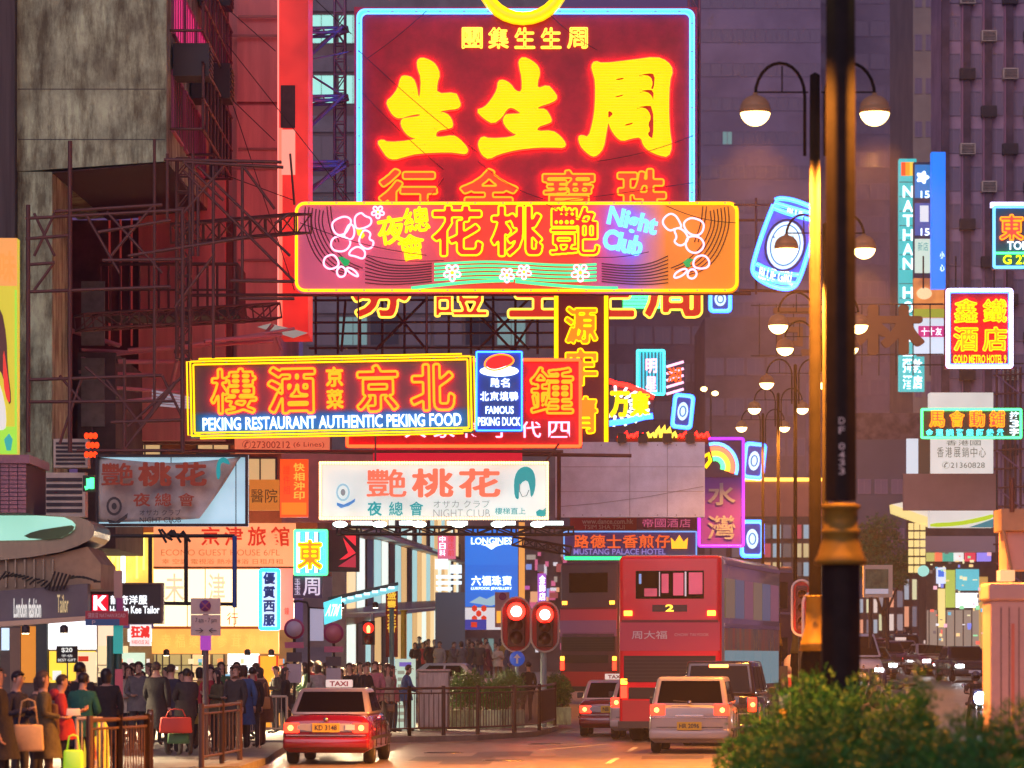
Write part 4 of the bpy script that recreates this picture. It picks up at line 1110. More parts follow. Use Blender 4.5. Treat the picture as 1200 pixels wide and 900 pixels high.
# yellow advertising billboard with a woman
S = Sign("yellow_portrait_billboard", "tall yellow and green lit poster of a long-haired woman at the left edge", "billboard", (-30, 279, 20, 532), 72, .4, None, noboard=True)
YG = E("yellow green lit poster", (.60, .52, .03), .85)
S.rect(-30, 279, 20, 532, YG, 'board', .0, .4)
S.rect(-30, 279, 20, 335, E("amber poster band", (.85, .35, .08), .8), 'band', .012); S.rect(-30, 500, 20, 532, E("lime poster band", (.35, .75, .05), .8), 'band', .012)
S.rect(17.5, 340, 20, 532, E("lime poster band", (.35, .75, .05), .8), 'band', .02)
S.row("味味", -22, 295, 19, 330, E("orange print", (.95, .30, .05), .9), bold=.04, off=.03)
S.poly([chaikin([(-30,355),(-12,350),(2,362),(8,395),(9,430),(14,470),(10,475),(4,440),(-4,430),(-30,430)], 1)], E("dark hair print", (.10, .03, .02), .5), 'portrait_hair', .03)
S.poly([chaikin([(-30,372),(-14,370),(-4,385),(-4,410),(-12,424),(-30,428)], 1)], E("skin print", (.85, .45, .3), .7), 'portrait_face', .04)
S.poly([chaikin([(-30,425),(-6,432),(6,470),(8,500),(3,505),(-30,505)], 1)], E("white dress print", (.75, .75, .7), .75), 'portrait_dress', .035)
S.poly([chaikin([(4,405),(8,430),(13,470),(9,472),(4,450)], 1)], E("red ribbon print", (.8, .04, .02), .8), 'portrait_scarf', .045)
S.poly([[(8,528),(5,515),(11,508),(15,515),(13,528)]], E("teal print", (.03, .4, .35), .8), 'emblem', .04)
# pink brick corbel under it: courses of tiles
PKT = M("pink glazed tile", (.36, .18, .22), .4, noise=.25, scale=8)
b = thing('tiled_corbel', "pink tiled ledge and pier right under the yellow poster", 'pier', (gx(-20, 71), 71, W(0, 601, 71).z))
MB().box(0, .03, 0, gx(32, 71) - gx(-20, 71) - .02, 3, W(0, 541, 71).z - W(0, 601, 71).z).build('core', M("tile mortar", (.10, .06, .07), .8), b)
hh = (W(0, 543, 71).z - W(0, 601, 71).z) / 12
tm = MB().box(.005, 0, .005, .155, .04, hh - .008).mesh('tile', PKT)
for r_ in range(12):
    for c in range(5): link('tile', tm, b, (.0 + .165*c, -.0, hh*r_))
MB().box(-.05, -.06, hh*12, gx(35, 71) - gx(-20, 71), 3, hh*12 + .16).build('cap', PKT, b)

# ================================================================== towers further off
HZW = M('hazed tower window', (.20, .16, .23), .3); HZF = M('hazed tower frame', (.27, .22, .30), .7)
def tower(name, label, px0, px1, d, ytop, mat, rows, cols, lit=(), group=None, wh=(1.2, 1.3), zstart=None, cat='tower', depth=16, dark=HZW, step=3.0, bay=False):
    xa, xb = gx(px0, d), gx(px1, d); zt = W(0, ytop, d).z
    b = thing(name, label, cat, (xa, d, 0), 0, group)
    MB().box(0, 0, 0, xb - xa, depth, zt).build('wall', mat, b)
    z0 = zstart or 6
    for r_ in range(rows):
        zc = z0 + step*r_
        if zc > zt - 2: break
        for c in range(cols):
            x = (xb - xa) * (c + .5) / cols - wh[0]/2
            m = lit.get((r_, c), dark) if isinstance(lit, dict) else dark
            window(b, x, -.01, zc, wh[0], wh[1], m, HZF, None, 1)
            if bay and (r_ + c) % 2 == 0: aircon(b, x + wh[0] + .3, 0, zc - .1, 1.0, 0, CREAM if (r_ + c) % 4 else AC2)
    if bay:
        for c in range(cols):
            MB().box((xb - xa)*(c + .98)/cols - .12, -.25, 5, (xb - xa)*(c + .98)/cols + .12, -.004, zt - .1).build('drain_stack', M("pinkish pipe stack", (.4, .2, .3), .6), b)
            MB().box((xb - xa)*(c + .12)/cols - .2, -.35, 5, (xb - xa)*(c + .12)/cols + .14, -.004, zt - .2).build('recess_strip', M("dark tower recess shade", (.14, .09, .12), .8, noise=.5, scale=1), b)  # dark strips stand in for the shade of upright recesses
    return b
BW = E("bright far window", (.45, .7, .65), .6, sample=False)
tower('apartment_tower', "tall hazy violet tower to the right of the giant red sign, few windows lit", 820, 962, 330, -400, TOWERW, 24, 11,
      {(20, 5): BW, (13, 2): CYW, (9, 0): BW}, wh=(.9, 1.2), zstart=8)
tower('apartment_tower', "hazy violet slab seen between the black pole and the big tower at right", 940, 1078, 345, -400, M("slate tower render", (.27, .23, .30), .85, noise=.3, scale=.2), 22, 7,  # slate colour lightened to stand in for haze
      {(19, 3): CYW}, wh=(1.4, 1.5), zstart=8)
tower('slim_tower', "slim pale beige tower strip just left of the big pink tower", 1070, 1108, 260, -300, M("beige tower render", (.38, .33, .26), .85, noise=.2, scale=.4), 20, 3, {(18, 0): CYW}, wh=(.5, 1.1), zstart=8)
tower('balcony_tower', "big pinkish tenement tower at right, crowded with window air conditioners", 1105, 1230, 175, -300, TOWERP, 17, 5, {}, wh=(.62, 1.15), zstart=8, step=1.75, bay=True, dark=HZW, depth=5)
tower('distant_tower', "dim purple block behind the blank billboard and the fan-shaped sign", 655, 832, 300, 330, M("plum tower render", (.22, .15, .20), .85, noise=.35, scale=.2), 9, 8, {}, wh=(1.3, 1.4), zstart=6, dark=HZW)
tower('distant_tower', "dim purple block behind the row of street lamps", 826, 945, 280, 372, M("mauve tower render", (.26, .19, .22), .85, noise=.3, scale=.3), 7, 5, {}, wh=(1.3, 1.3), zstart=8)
b = tower('low_far_building', "low salmon building with yellow lit eaves beyond the row of lamp posts", 868, 968, 240, 562, M("salmon render", (.55, .22, .15), .8, noise=.2, scale=.3), 1, 5, {}, zstart=5.2, wh=(1.6, .9))
MB().box(0, -.1, W(0, 564, 240).z, gx(968, 240) - gx(868, 240), 0, W(0, 560, 240).z).build('lit_eaves', E("yellow eave light", (1, .6, .08), 2.5), b)
tower('slate_building', "plain slate-blue wall right of the black pole with a row of dark panels above", 1003, 1062, 230, 515, M("slate blue wall", (.10, .12, .16), .8, noise=.15, scale=.3), 2, 3, {}, zstart=9, wh=(.8, .9))
b = tower('ledge_building', "mottled brown facade strip above the slate-blue wall", 1003, 1082, 235, 484, M("mottled brown wall", (.16, .12, .13), .85, noise=.7, scale=1.5, bump=.5), 0, 1)
# foot of the right tower: shops
b = thing('right_shop_row', "row of brightly lit shopfronts at the foot of the right-hand tower", 'shop row', (gx(1085, 172), 172, ground(172)))
kk = 172/F
def RP(px, py): return (gx(px, 172) - gx(1085, 172), W(0, py, 172).z - ground(172))
def rrect(x0, y0, x1, y1, m, name, off=.05, th=.3):
    a, c = RP(x0, y1), RP(x1, y0); return MB().box(a[0], -off, a[1], c[0], -off + th, c[1]).build(name, m, b)
rrect(1085, 618, 1240, 790, DARKW, 'wall', 0, 3); rrect(1075, 630, 1165, 648, M("grey pink canopy", (.4, .33, .35), .6), 'canopy', 2.2, 2.2)
for i, (x0, x1, c) in enumerate(((1085, 1094, (.5, .5, .15)), (1095, 1103, (.9, .2, .1)), (1104, 1116, (.05, .4, .3)), (1117, 1128, (.8, .8, .8)), (1130, 1142, (.7, .05, .1)), (1144, 1160, (.3, .25, .9)))):
    rrect(x0, 648, x1, 658, E("far shop strip %d" % i, c, .9, sample=False), 'shop_sign', .4 + .01*i)
rrect(1120, 667, 1147, 692, E("cyan poster", (.08, .5, .6), .9), 'poster', .1); rrect(1097, 665, 1108, 684, E("white blue poster", (.6, .7, .9), 1), 'poster', .12); rrect(1099, 668, 1106, 676, E("blue print", (.02, .15, .7), 1), 'print', .14)
rrect(1108, 668, 1119, 712, E("green orange panel", (.45, .55, .1), .8), 'poster', .11); rrect(1120, 695, 1146, 712, E("white shop light", (.9, .95, 1), 1.5), 'poster', .1)
rrect(1099, 690, 1107, 735, YL, 'lit_pillar', .2); rrect(1147, 676, 1157, 760, E("amber pillar", (.7, .4, .1), .6), 'lit_pillar', .2)
rrect(1086, 715, 1160, 760, E("dim shop interior", (.35, .28, .22), .6), 'shop_window', .06)
for i in range(7): rrect(1088 + 10*i, 715, 1089 + 10*i, 760, DSTEEL, 'mullion', .12)
S = Sign("round_clock_sign", "small round mint-lit disc sign in front of the right shops", "disc sign", (1076, 662, 1089, 676), 165, .3, None, noboard=True)
S.poly([[(1082.5 + 6.5*math.cos(i*.4), 669 + 6.5*math.sin(i*.4)) for i in range(16)]], E("mint disc", (.3, .7, .6), .9), 'disc', 0, .3)
S = Sign("far_notice_board", "cream-framed street notice board beyond the black pole", "notice board", (1012, 662, 1046, 700), 120, .3, M("cream frame", (.6, .55, .4), .6))
S.rect(1014, 667, 1041, 696, M("green hillside poster", (.12, .22, .12), .6, noise=.6, scale=3), 'poster', .02); S.rect(1014, 690, 1041, 696, E("pale poster foot", (.5, .5, .6), .5), 'poster_foot', .03)
pole(S.root, S.p(1020, 700), S.p(1020, 760), .06, DSTEEL, 'post'); pole(S.root, S.p(1040, 700), S.p(1040, 760), .06, DSTEEL, 'post')
random.seed(8)
for i in range(60):
    x0 = random.uniform(1086, 1156); y0 = random.uniform(640, 752); w_, h_ = random.uniform(1.5, 5), random.uniform(1, 5)
    cc = random.choice([(.9,.9,.95), (1,.7,.3), (.9,.15,.1), (.1,.5,.7), (.3,.8,.4), (.95,.5,.6), (.15,.12,.12), (.9,.85,.5), (.2,.25,.8)])
    rrect(x0, y0, x0 + w_, y0 + h_, E("small shop light %d%d%d" % tuple(int(q*10) for q in cc), cc, .9, sample=False), 'small_sign', .45 + .012*i, .1)
# far street end glitter: a few small shop fronts closing the view
b = thing('far_shopfronts', "jumble of small far lit shopfronts seen under the salmon building", 'shop row', (gx(855, 235), 235, ground(235)))
random.seed(3)
for i in range(9):
    for j in range(4):
        px, py = 858 + 12*i, 615 + 22*j; c = random.choice([(.8,.8,.75), (.3,.5,.6), (.8,.35,.15), (.5,.08,.1), (.12,.1,.12), (.7,.6,.3), (.1,.1,.1)])
        a, q = W(px, py + 16, 235), W(px + 9, py, 235)
        MB().box(a.x - gx(855, 235), -.1 - .02*j, a.z - ground(235), q.x - gx(855, 235), .3, q.z - ground(235)).build('shopfront', E("far shopfront %d" % (hash(c) % 9973), c, .55, sample=False), b)
MB().box(0, .3, 0, gx(965, 235) - gx(855, 235), 4, W(0, 605, 235).z - ground(235)).build('wall', DARKW, b)
for i, (x0, x1, y0, y1) in enumerate(((1005, 1030, 700, 752), (1030, 1062, 690, 752), (1062, 1090, 676, 752))):
    b = thing('far_shopfronts', ("dim far shopfront right beside the black pole", "dim far shopfront under the tree crown", "dim far shopfront just left of the lit corner shops")[i], 'shop', (gx(x0, 215), 215 + i, ground(215)))
    w_ = gx(x1, 215) - gx(x0, 215); h_ = W(0, y0, 215).z - ground(215)
    MB().box(0, 0, 0, w_, 4, h_).build('wall', DARKW, b)
    for j in range(3):
        for q in range(3): MB().box(.1 + w_*q/3, -.05, .3 + h_*j/3, w_*(q+1)/3 - .1, 0, h_*(j+1)/3 - .1).build('shop_window', E("far pane %d" % ((i*3 + j*2 + q) % 6), ((.55,.45,.4), (.2,.18,.2), (.6,.25,.15), (.1,.1,.13), (.25,.3,.35), (.5,.5,.3))[(i*3 + j*2 + q) % 6], 1.1, sample=False), b)

# ================================================================== scaffolding and trusses
def lattice(name, label, a, b_, wdt, ht, n, mat, r=.035, cat='scaffold', group=None):
    """box truss between two points: four chords, uprights and diagonals, each member its own part"""
    a, b_ = Vector(a), Vector(b_)
    root = thing(name, label, cat, a, 0, group); v = b_ - a; L = v.length; u = v / L
    s = Vector((0, 1, 0)) if abs(u.y) < .8 else Vector((1, 0, 0)); t = u.cross(s).normalized(); s = t.cross(u).normalized()
    c = [s*i*wdt + t*j*ht for i in (0, 1) for j in (0, 1)]
    for q in c: pole(root, q, q + v, r, mat, 'chord')
    for i in range(n + 1):
        p = v * i / n
        for (m1, m2) in ((0, 1), (2, 3), (0, 2), (1, 3)):
            pole(root, p + c[m1], p + c[m2], r*.7, mat, 'strut')
        if i < n:
            p2 = v * (i+1) / n; e = i % 2
            pole(root, p + c[e], p2 + c[1-e], r*.6, mat, 'diagonal')
            pole(root, p + c[2+e], p2 + c[3-e], r*.6, mat, 'diagonal')
    return root
PST = M("violet grey scaffold steel", (.24, .16, .26), .5, .4)
lattice('sign_mast', "violet lattice mast along the left side of the giant red sign", W(404, 345, 100.6), W(404, -60, 100.6), .5, .28, 22, PST, .03)
lattice('sign_mast', "thin pink lattice mast along the right side of the giant red sign", W(820, 345, 100.6), W(820, -60, 100.6), .5, .28, 22, M("pink grey scaffold steel", (.35, .15, .22), .5, .4), .025)
for i, (y0, lab) in enumerate(((33, "top horizontal steel arm tying the giant red sign to the pink wall"), (113, "second steel arm between the pink wall and the giant red sign"), (190, "third steel arm between the pink wall and the giant red sign"))):
    lattice('truss', lab, W(322, y0 + 6, 98.5), W(408, y0 + 4, 100.4), .5, .12, 3, PST, .045, group='steel arms tying the giant sign back')
root = thing('diagonal_bracing', "diagonal steel braces crossing between the pink wall and the giant red sign", 'scaffold', W(322, 345, 100))
for (x0, y0, x1, y1, r) in ((323,100,402,30,.06), (323,185,402,112,.06), (323,62,402,112,.03), (323,225,402,300,.04), (323,318,345,285,.04), (362,70,412,60,.02), (323,245,405,195,.045), (352,235,402,190,.05)):
    o0 = W(322, 345, 100); pole(root, W(x0, y0, 99.3) - o0, W(x1, y1, 100.2) - o0, r, PST, 'brace')
pole(root, W(322, 345, 99) - W(322, 345, 100), W(322, -60, 99) - W(322, 345, 100), .09, DSTEEL, 'column')
root = thing('sign_scaffold', "brown steel scaffold grid below the night club sign in front of the grey building", 'scaffold', W(360, 415, 104))
o0 = W(360, 415, 104)
for x in list(range(370, 650, 26)): pole(root, W(x, 415, 104) - o0, W(x, 340, 104) - o0, .035, RUST, 'upright')
for y in (352, 378, 391, 408): pole(root, W(362, y, 103.9) - o0, W(652, y - 1, 103.9) - o0, .035, RUST, 'rail')
for (x0, y0, x1, y1) in ((440,410,500,350), (500,410,450,350), (560,410,620,350), (620,410,566,352), (405,352,400,412), (545,352,600,410), (640,350,600,412)): pole(root, W(x0, y0, 103.8) - o0, W(x1, y1, 103.8) - o0, .04, RUST, 'brace')
# big dark scaffold at left
root = thing('street_scaffold', "dark steel scaffold frame spanning from the concrete block to the night club sign", 'scaffold', W(40, 535, 84)); o0 = W(40, 535, 84)
def sp(x0, y0, x1, y1, r=.045, d0=84, d1=None, m=RUST, nm='member'): pole(root, W(x0, y0, d0) - o0, W(x1, y1, d1 or d0) - o0, r, m, nm)
for (x, y0, y1) in ((33, 240, 530), (82, 165, 530), (181, 163, 480), (196, 180, 260), (214, 245, 530), (226, 180, 300), (250, 195, 420), (146, 420, 530), (232, 215, 300), (284, 195, 330)): sp(x, y0, x, y1, .05 if x in (33, 214, 82) else .035, nm='upright')
for (x0, y0, x1, y1) in ((30,256,215,246), (64,248,190,240), (35,342,200,336), (35,310,64,308), (120,305,217,304), (150,300,290,278), (192,187,330,190), (215,190,332,196), (35,445,190,440), (35,471,205,470), (130,495,215,492), (90,528,215,528), (280,350,345,350), (270,329,345,330), (30,280,80,276), (115,272,200,258)): sp(x0, y0, x1, y1, .04, nm='rail')
for (x0, y0, x1, y1) in ((40,250,64,300), (64,250,40,300), (40,340,62,310), (100,250,140,320), (125,248,190,320), (180,240,130,300), (215,190,262,235), (262,195,215,250), (232,195,340,300), (285,195,322,245), (340,250,322,262), (215,200,345,330), (250,300,205,360), (150,500,215,440), (125,445,165,498), (165,498,205,448), (205,450,145,528), (146,470,100,430), (190,440,214,490), (70,440,95,470), (95,445,70,520)): sp(x0, y0, x1, y1, .035, nm='brace')
root = thing('awning_ribs', "fallen pinkish awning ribs and rods jutting above the restaurant sign", 'scaffold', W(90, 470, 90)); o0 = W(90, 470, 90)
PRB = M("pink lit rod", (.5, .22, .24), .5)
for (x0, y0, x1, y1, r) in ((95,410,160,413,.05), (138,424,207,424,.06), (92,436,180,440,.05), (66,382,140,405,.06), (95,420,235,405,.04), (100,452,215,460,.05), (207,424,200,455,.05), (150,470,235,462,.05), (240,400,330,392,.06), (150,410,320,400,.05), (200,408,345,385,.04)): sp(x0, y0, x1, y1, r, 90, 91, PRB, 'rod')
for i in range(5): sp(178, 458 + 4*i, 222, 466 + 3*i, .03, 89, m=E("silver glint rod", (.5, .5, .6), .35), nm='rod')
for (x0, y0, x1, y1) in ((310,392,320,380), (330,410,322,388)): sp(x0, y0, x1, y1, .05, 92, m=PRB, nm='rod')
lattice('truss', "long box truss crossing the pink wall at the height of the night club sign", W(200, 262, 87), W(345, 250, 91), .5, .45, 8, RUST, .03)
lattice('truss', "upright box truss standing at the corner of the concrete block", W(222, 420, 86), W(222, 185, 86), .4, .3, 12, RUST, .03)
lattice('truss', "sagging box truss above the left end of the restaurant sign", W(100, 385, 88), W(330, 372, 91), .5, .35, 11, RUST, .03)
# hangers that carry the signs
root = thing('sign_hangers', "thin steel arms and wires that carry the long signs out over the street", 'scaffold', W(340, 530, 90)); o0 = W(340, 530, 90)
for (x0, y0, x1, y1, dd, r) in ((225,346,880,344,92.4,.045), (866,258,960,258,90,.035), (866,340,960,342,90,.04), (886,232,886,345,88.6,.03), (952,235,952,345,88.6,.03), (200,529,660,529,90,.04), (204,412,222,412,88.4,.05),
    (225,528,740,534,94,.05), (655,528,655,620,94,.05), (640,540,655,520,90,.03), (440,509,440,541,88,.02), (420,345,420,412,92,.02), (500,345,500,412,92,.02), (340,180,345,240,92,.03), (860,240,955,240,88.5,.03)):
    sp(x0, y0, x1, y1, r, dd, m=RUST, nm='arm')
for (x0, y0, x1, y1) in ((150,0,322,165), (245,25,410,235), (262,90,345,340), (255,0,323,60), (345,235,250,200), (370,0,412,40)): sp(x0, y0, x1, y1, .012, 93, m=CABLE, nm='wire')
# truss under the white panel
tr = lattice('canopy_truss', "steel truss with tube lamps running under the white lit panel", W(400, 617, 84.5), W(672, 618, 86), .4, -.16, 12, DSTEEL, .035)
tr2 = lattice('canopy_truss', "second steel truss further right, ending at the red banner", W(612, 640, 92), W(668, 650, 93), .4, .2, 4, DSTEEL, .03)

random.seed(31)
for i in range(9):
    d_ = random.uniform(71, 99); x = gx(random.uniform(470, 850), d_); w_, l_ = random.uniform(.6, 1.6), random.uniform(2, 6)
    o = MB().quad((x, d_, .004 + .0006*i), (x + w_, d_ + .3, .004 + .0006*i), (x + w_*1.1, d_ + l_, .004 + .0006*i), (x + .1, d_ + l_*.9, .004 + .0006*i)).build('road_patch', M("dark asphalt patch %d" % (i % 2), ((.07, .06, .055), (.24, .2, .18))[i % 2], .4, noise=.4, scale=5, bump=.3)); tag(o, kind='structure')
for i, (px, d_) in enumerate(((520, 80), (640, 88), (590, 74), (760, 100))):
    t = thing('manhole_cover', ("round iron manhole cover in the road right of the taxi", "round iron manhole cover in the road below the signals", "round iron manhole cover low in the picture, in the near lane", "round iron manhole cover in the road by the cream car")[i], 'manhole cover', (gx(px, d_), d_, .004))
    MB().lathe([(.36, 0), (.36, .012), (.33, .016)], n=20).build('cover', DSTEEL, t, True); MB().lathe([(.42, 0), (.42, .008)], n=20).build('frame', STEEL, t, True)
ordw_ = ['first', 'second', 'third', 'fourth']
# ================================================================== lower left: shops over the queue
S = Sign("guest_house_board", "big orange-pink lit board with red guest house characters above the crowd", "light box", (180, 613, 346, 665), 98, .3, litmat("orange pink lit panel", (1, .36, .15), 1.05, .25))
PRD = E("red print lit", (.75, .04, .01), .7)
S.row("京津旅館", 233, 617, 342, 640, PRD, bold=.02, off=.03, gap=.2)
S.text("ECONO GUEST HOUSE 6/FL", 189, 644, 328, 651, E("brown print lit", (.55, .2, .05), .6), off=.03, bold=-.01)
S.text("幸 空調 電視浴 熱水淋浴 日租月租", 190, 655, 332, 661, E("brown print lit", (.55, .2, .05), .6), off=.03)
S.rect(180, 664, 346, 666, M("orange frame", (.4, .16, .05), .6), 'frame', .05, .05)
S = Sign("white_shop_light_box", "glaring cream-white light box under the guest house board, with faint print", "light box", (180, 667, 326, 736), 98, .3, E("cream white lit panel", (1, .80, .42), 2.0))
for ch, x0, x1 in (("未", 193, 216), ("津", 244, 264)): S.text(ch, x0, 672, x1, 706, E("faint pink print", (.95, .62, .4), 1), bold=.01, off=.03, name='character')
S.text("行", 266, 718, 279, 732, PRD, off=.03); S.rect(180, 734, 326, 737, M("orange frame", (.4, .16, .05), .6), 'frame', .05, .05)
for x in (219, 240, 274): S.rect(x, 667, x + 1, 735, M("white seam", (.6, .5, .35), .6), 'seam', .01)
S = Sign("orange_fascia", "orange glowing fascia band right above the heads of the crowd", "fascia", (178, 737, 326, 766), 97.5, .5, litmat("orange lit fascia", (1, .42, .08), 1.3, .3))
S.row("幸福藥房參茸海味", 186, 743, 318, 759, E("faded yellow print", (1, .55, .12), .95), off=.03, gap=.3)
S = Sign("pink_board", "salmon lit board strip to the right of the cream light box", "light box", (327, 665, 344, 738), 98.2, .3, litmat("salmon lit panel", (.95, .35, .28), .75, .2))
S.row("鐘", 333, 712, 339, 720, PRD, off=.02)
S = Sign("tailor_vertical_sign", "narrow vertical white sign with blue characters and bright blue tube border", "neon sign", (304, 667, 328, 738), 95, .2, E("blueish white panel", (.65, .8, .95), 1))
S.border(E("bright blue tube", (.02, .35, 1), 4), 1.2, .045, .05, 2)
for i, ch in enumerate("優質西服"): S.text(ch, 309, 671 + 16.4*i, 322, 671 + 16.4*i + 13, BLUEP, bold=.045, off=.04, name='character')
S = Sign("striped_orange_neon_sign", "small square sign with blue stripes, green tube border and orange character", "neon sign", (345, 621, 384, 674), 94, .25, M("stripe board", (.05, .12, .2), .4))
S.border(N_GRN, 1, .035, .1, 1)
for i in range(5): S.tube([(349.5 + 5.2*i, 623), (349.5 + 5.2*i, 671)], N_DBL if i % 2 else N_WHT, .05, .04, name='stripe_tube')
for i in range(2): S.tube([(376.5 + 3.5*i, 623), (376.5 + 3.5*i, 671)], N_CYN, .04, .04, name='stripe_tube')
S.text("東", 350, 634, 377, 666, E("orange lit character", (1, .25, .01), 1.0), mode='both', bold=.04, tmat=N_YEL, r=.02, off=.12, name='character')
S = Sign("small_slate_sign", "small slate purple sign with a white character under the striped neon sign", "shop sign", (343, 674, 378, 701), 94, .2, M("slate purple board", (.10, .08, .17), .5))
S.text("周", 355, 677, 375, 698, E("pale mauve print", (.75, .65, .85), .8), bold=.01, off=.02, name='character'); S.column("玉玉玉", 345, 678, 352, 697, E("pale mauve print", (.75, .65, .85), .8), off=.02)
S = Sign("red_arrow_panel", "dark panel with two red folded arrow shapes beside the striped neon sign", "panel", (383, 621, 421, 670), 96, .3, M("dark arrow board", (.05, .035, .045), .5))
RA = E("red arrow face", (.9, .03, .05), .8)
S.poly([[(400,624),(417,624),(417,640)]], RA, 'arrow', .04); S.poly([[(402,630),(417,648),(405,655),(398,656),(408,648)]], RA, 'arrow', .05); S.poly([[(396,664),(417,650),(417,665)]], E("dim red arrow", (.5, .03, .06), .7), 'arrow', .04)
S = Sign("bright_strip_lights", "tangle of bright yellow-white strip lights in the opening left of the guest house board", "light box", (113, 624, 180, 700), 99, .2, litmat("yellow glare panel", (1, .62, .12), .95, .55))
for i, x in enumerate((120, 126, 131, 138, 145, 160, 168)):
    S.rect(x, 630, x + 2.5, 668 + 5*(i % 3), E("yellow strip", (1, .8, .15), 2), 'strip_light', .1 + .02*i)
S.rect(143, 622, 148, 700, E("white strip", (.8, 1, 1), 3), 'strip_light', .3); S.text("WM", 118, 640, 138, 672, E("yellow strip", (1, .8, .15), 2), off=.1)
root = thing('hanging_frame', "empty dark rectangular sign frame hanging before the glaring boards", 'sign frame', W(200, 711, 82)); o0 = W(200, 711, 82)
for (x0, y0, x1, y1) in ((113,628,275,628), (275,628,275,710), (113,706,275,708), (176,628,176,708), (113,628,113,706), (218,628,218,706)): sp(x0, y0, x1, y1, .045, 82, m=BLACK, nm='bar')
sp(275, 628, 275, 712, .05, 81.9, m=BLUEP, nm='bar')
for i in range(12): x = 186 + (i*7) % 30; sp(x, 620 + (i*5) % 9, x + 9, 636 - (i*3) % 11, .03, 81.8, m=BLACK, nm='wire_tangle')
# the K tailor sign
S = Sign("tailor_shop_sign", "dark shop sign with red K emblem and white tailor lettering", "shop sign", (102, 683, 191, 731), 76, .35, M("charcoal sign face", (.035, .03, .035), .4))
S.rect(102, 683, 191, 685, M("brown frame", (.16, .10, .08), .5), 'frame', .03); S.rect(188.5, 685, 191, 731, M("brown frame", (.16, .10, .08), .5), 'frame', .03)
S.rect(108, 697, 127, 716, E("red emblem", (.8, .01, .03), 1), 'emblem', .03)
S.poly([[(110,698),(114,698),(114,704),(120,698),(125,698),(117.5,706),(125,715),(120,715),(114,708),(114,715),(110,715)]], N_WHT, 'emblem_letter', .05)
WP = E("white sign print", (.9, .95, 1), 1.3)
S.row("龍奇洋服", 129, 698, 173, 708, WP, bold=.03, off=.03); S.text("Ho Yin Kee Tailor", 129, 710, 187, 719, WP, bold=.02, off=.03)
# round fronted canopy with the blurred mirror and sign band
b = thing('curved_shop_canopy', "rounded metal shop canopy with mint-lit soffit and grey sign band at the left edge", 'canopy', (gx(-40, 72), 72, W(0, 735, 72).z)); o0 = b.location.copy()
def cpt(px, py, off=0): v = W(px, py, 72) - o0; return (v.x, off, v.z)
CAN_ = M("brown bronze canopy cladding", (.30, .24, .15), .25, .8, noise=.15, scale=3, stretch=(5, 1, 1))
def ext(pts, mat, name, y0=0, y1=3.0): return MB().prism([[(cpt(x, y)[0], cpt(x, y)[2]) for x, y in pts]], y0, y1).build(name, mat, b, fix=True)
ext(chaikin([(-40,603),(85,603),(108,612),(111,625),(100,636),(60,650),(-40,660)], 1), CAN_, 'canopy_shell', .15, 3)
ext(chaikin([(-40,604),(70,604),(88,612),(86,622),(66,632),(-40,634)], 1), E("mint lit soffit", (.35, .75, .6), .9), 'soffit', .05, .15)
ext(chaikin([(24,630),(40,622),(72,617),(88,615),(84,624),(64,633)], 1), M("green mirror edge", (.06, .14, .03), .3), 'mirror', .0, .05)
ext([(-40,652),(60,650),(100,640),(116,660),(116,690),(-40,692)], M("tan fascia board", (.40, .30, .17), .6, noise=.3, scale=2), 'fascia', .3, 3)
for i in range(6): ext([(4+11*i,655),(6+11*i,655),(6+11*i,688),(4+11*i,688)], CAN_, 'fascia_rib', .25, .3)
ext([(-40,694),(10,692),(104,684),(104,722),(10,728),(-40,731)], M("grey sign band", (.13, .12, .14), .4, noise=.2, scale=2), 'sign_band', -.2, .3)
ext([(-40,731),(10,728),(104,722),(104,727),(10,734),(-40,737)], M("cream underside", (.6, .45, .3), .5), 'sign_band_edge', -.25, .3)
S = Sign("shop_band_lettering", "blurry white lettering standing on the grey sign band", "lettering", (0, 695, 90, 728), 71.75, .02, None, noboard=True)
S.text("London fashion", 16, 701, 48, 724, E("soft white letter", (.8, .8, .75), .7), bold=.02, off=.0); S.text("Tailor", 67, 697, 80, 718, E("soft gold letter", (.75, .6, .3), .6), off=.0)
for i in range(26):
    sp_a = (2 + 4.4*i, 680 - 8*math.sin(i*.35) + (i*37 % 9)); sp_b = (10 + 4.4*i, 676 + (i*53 % 13) - 6)
    pole(b, Vector(cpt(*sp_a, -.3)), Vector(cpt(*sp_b, -.35)), .02, CABLE, 'cable')
# lit shop windows behind the queue
b = thing('left_shopfront', "glowing shopfront behind the queue with white panel, yellow poster and orange pillar", 'shopfront', (gx(-60, 79), 79, .13)); o0 = b.location.copy()
def sf(x0, y0, x1, y1, m, name, off=0, th=.15):
    a, c = W(x0, y1, 79) - o0, W(x1, y0, 79) - o0; return MB().box(a.x, -off, a.z, c.x, -off + th, c.z).build(name, m, b)
sf(-60, 728, 113, 885, M("shop wall panel", (.20, .15, .11), .6, noise=.3, scale=3), 'wall', 0, .3)
sf(57, 722, 113, 761, E("white shop light panel", (.95, .97, 1), 1.7), 'light_panel', .04, .04)
sf(58, 763, 112, 800, E("yellow shop poster", (1, .66, .05), 1.1), 'poster', .04, .04); sf(90, 764, 113, 800, E("cream shop poster", (.9, .7, .4), 1), 'poster', .05)
sf(62, 786, 72, 797, E("white print", (.8, .8, .75), 1), 'print', .06); sf(92, 769, 104, 775, PRD, 'print', .07)
sf(25, 734, 42, 800, E("amber door panel", (.75, .25, .02), .8), 'door_panel', .04); sf(43, 728, 56, 810, M("dark green pillar", (.05, .08, .07), .4), 'pillar', .12, .2)
sf(2, 736, 11, 762, E("pale blue lamp panel", (.6, .8, 1), 1), 'lamp_panel', .04); sf(12, 736, 24, 880, M("tan door", (.3, .2, .12), .5), 'door_panel', .04)
